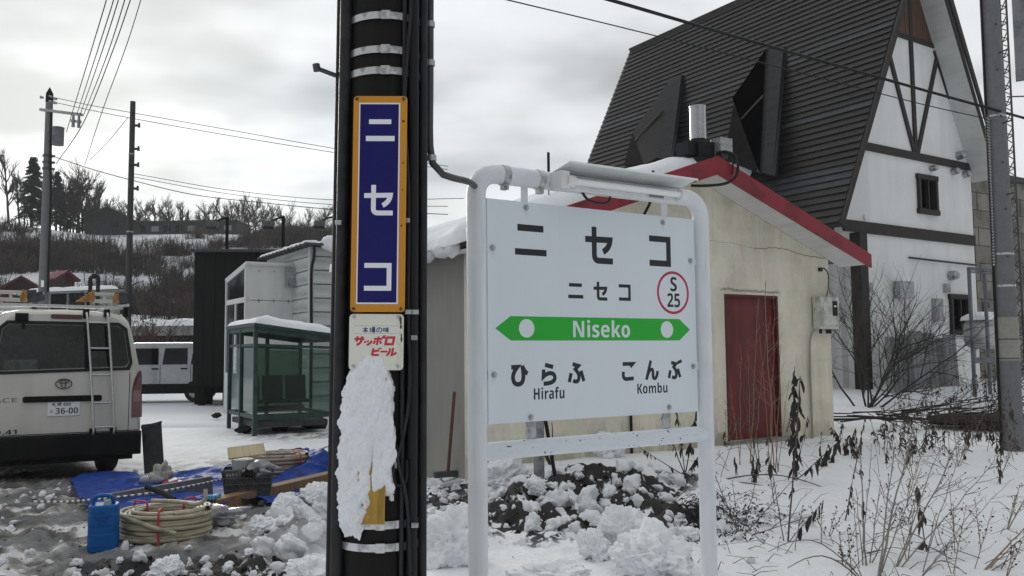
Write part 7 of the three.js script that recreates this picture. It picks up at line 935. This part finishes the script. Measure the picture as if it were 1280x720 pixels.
// ------------------------------------------------------------------ lumps of snow and earth thrown about
{
  const rough = (seed, det) => { const g = lump(seed, 0.5, 1.5, det, 1), p = g.attributes.position, nn = g.attributes.normal, fr = det > 8; for (let i = 0; i < p.count; i++) { const x = p.getX(i), y = p.getY(i), z = p.getZ(i), k = 1 + 0.14 - 0.42 * Math.abs(fbm3(x * 2.6 + seed, y * 2.6, z * 2.6, 3) - 0.5) * 2 + 0.12 * (fbm3(x * 5.2 + seed, y * 5.2, z * 5.2, 3) - 0.5) + (fr ? 0.12 * (fbm3(x * 13, y * 13 + seed, z * 13, 3) - 0.5) : 0); p.setXYZ(i, x * k, y * k, z * k); } const q = mergeV(g); q.computeVertexNormals(); return q; };
  const r = rng(500), geos = [0, 1, 2, 3].map((k) => rough(510 + k, 4)), lists = [[], [], [], []], dirt = [[], [], [], []], grit = [[], [], [], []];
  let n = 0, tries = 0; while (n < 3600 && tries++ < 60000) {
    const x = -5 + 8.4 * r(), d = 4.2 + 7 * r(), c = cover(x, d), want = Math.max(c.rim * 0.3, c.pit * 0.17, c.hole * 0.2, c.strip * 0.35, c.slush * 0.03); if (r() > want) continue; n++;
    const big = Math.pow(r(), 6), s = 0.007 + 0.088 * big * (0.35 + 0.65 * Math.max(c.rim, c.pit)), m = new THREE.Matrix4().compose(V3(x, groundHeight(x, d) + s * 0.35, -d), new THREE.Quaternion().setFromEuler(new THREE.Euler(r() * 6, r() * 6, r() * 6)), V3(s * (0.8 + 0.9 * r()), s * (0.55 + 0.45 * r()), s * (0.8 + 0.5 * r()))), k = (r() * 4) | 0, q = r();
    const dk = Math.max(c.pit, c.strip, c.hole); (q < 0.34 * dk && big < 0.3 ? dirt : q > 1 - 0.75 * c.slush + 1.2 * c.rim && big < 0.12 ? grit : lists)[k].push(m);
  }
  const mk = (name, label, L, m, vary) => { const g = thing(name, label); g.userData.kind = 'stuff'; L.forEach((a, k) => { if (!a.length) return; const im = new THREE.InstancedMesh(geos[k], m, a.length); im.name = 'lumps'; a.forEach((q, i) => { im.setMatrixAt(i, q); const t = 1 - vary * hsh(i, k, 9); im.setColorAt(i, new THREE.Color(t, t, t)); }); im.castShadow = im.receiveShadow = true; g.add(im); }); };
  mk('snow_crumbs', 'crumbled lumps of snow strewn over bare earth and slush', lists, mat.snow, 0.12); mk('soil_clods', 'dark wet clods of earth among the snow lumps', dirt, mat.soil, 0.4); mk('slush_lumps', 'dirty grey lumps of frozen slush on the yard', grit, M([0.42, 0.40, 0.37], { tex: 'stain', scale: 0.2, bump: 0.004, rough: 0.8 }), 0.5);
  const block = (px, py, w, h, dp, seed, label) => { const g = onLevel(px, py, 0.08), y = gy(g.x, g.z), geo = rough(seed, 26); const m = meshOf('snow_block', geo, mat.snow); m.position.set(g.x, y + h * 0.25, g.z); m.scale.set(w * 0.46, h * 0.39, dp * 0.46); m.rotation.y = seed; tag(m, label, 'snow block'); };
  block(780, 676, 0.34, 0.42, 0.34, 601, 'tall jagged block of snow at the middle of the mound under the sign'); block(812, 700, 0.55, 0.40, 0.4, 602, 'broad smooth block of snow in front of the jagged one'); block(742, 682, 0.2, 0.25, 0.2, 603, 'small upright lump of snow left of the jagged block'); block(669, 628, 0.2, 0.17, 0.16, 604, 'small lump of snow on black earth near the left sign leg');
  block(762, 594, 0.42, 0.36, 0.3, 605, 'snow lump piled against the shed wall below the sign rail'); block(562, 688, 0.42, 0.45, 0.36, 606, 'white heap of snow beside the foot of the dark pole'); block(632, 612, 0.44, 0.3, 0.3, 607, 'flat slab of snow just right of the left sign leg'); block(206, 706, 0.26, 0.2, 0.2, 608, 'single white chunk of snow before the beige pipe coil');
  block(360, 640, 0.3, 0.24, 0.22, 609, 'lump of snow at the end of the tan beam'); block(400, 628, 0.3, 0.34, 0.26, 610, 'snow lump against the dark pole over the blue tarpaulin'); block(325, 655, 0.22, 0.18, 0.18, 611, 'snow lump next to the clear plastic sheet'); block(385, 700, 0.36, 0.24, 0.26, 612, 'snow chunk at the bottom left of the dark pole'); block(575, 655, 0.22, 0.2, 0.2, 613, 'rounded snow lump in the gap between the two posts'); block(700, 645, 0.3, 0.16, 0.2, 614, 'low snow patch amid the black earth under the sign'); block(690, 712, 0.5, 0.18, 0.4, 615, 'low mound of snow at the bottom centre between the sign legs'); block(860, 660, 0.2, 0.14, 0.2, 616, 'little snow lump left of the right sign leg');
  for (const [px, py, s, l] of [[270, 523, 0.1, 'dark stone on the snow just left of the green shelter'], [305, 541, 0.12, 'dark stone at the front leg of the green shelter'], [350, 538, 0.16, 'dark lump of rubble under the green shelter'], [392, 534, 0.22, 'largest dark lump of rubble under the right side of the green shelter']]) { const g = onLevel(px, py, -0.08), m = meshOf('stone', rough(700 + px, 6), mat.soil); m.position.set(g.x, -0.04 + s * 0.2, g.z); m.scale.set(s, s * 0.6, s); tag(m, l, 'stone'); }
  // leaves of the low ground growth poking through the snow
  const lb = new B(), lr = rng(530); for (let i = 0; i < 1100; i++) { const px = 850 + 140 * lr() * (0.3 + 0.7 * lr()), py = 618 + 52 * (0.5 * lr() + 0.5 * lr()), g = onLevel(px, py, 0.08), y = gy(g.x, g.z); dryLeaf(lb, [g.x, y + 0.01 + 0.03 * lr(), g.z], [lr() - 0.5, 0.2 * lr(), lr() - 0.5], 0.018 + 0.026 * lr(), lr); } const gg = lb.mesh('ground_cover', weedMat.leaf); tag(gg, 'low dark leaves poking from the snow right of the sign leg', null, null, 'stuff');
}
scene.fog = new THREE.FogExp2(new THREE.Color(0.86, 0.88, 0.9), 0.00075);
renderer.render(scene, camera);
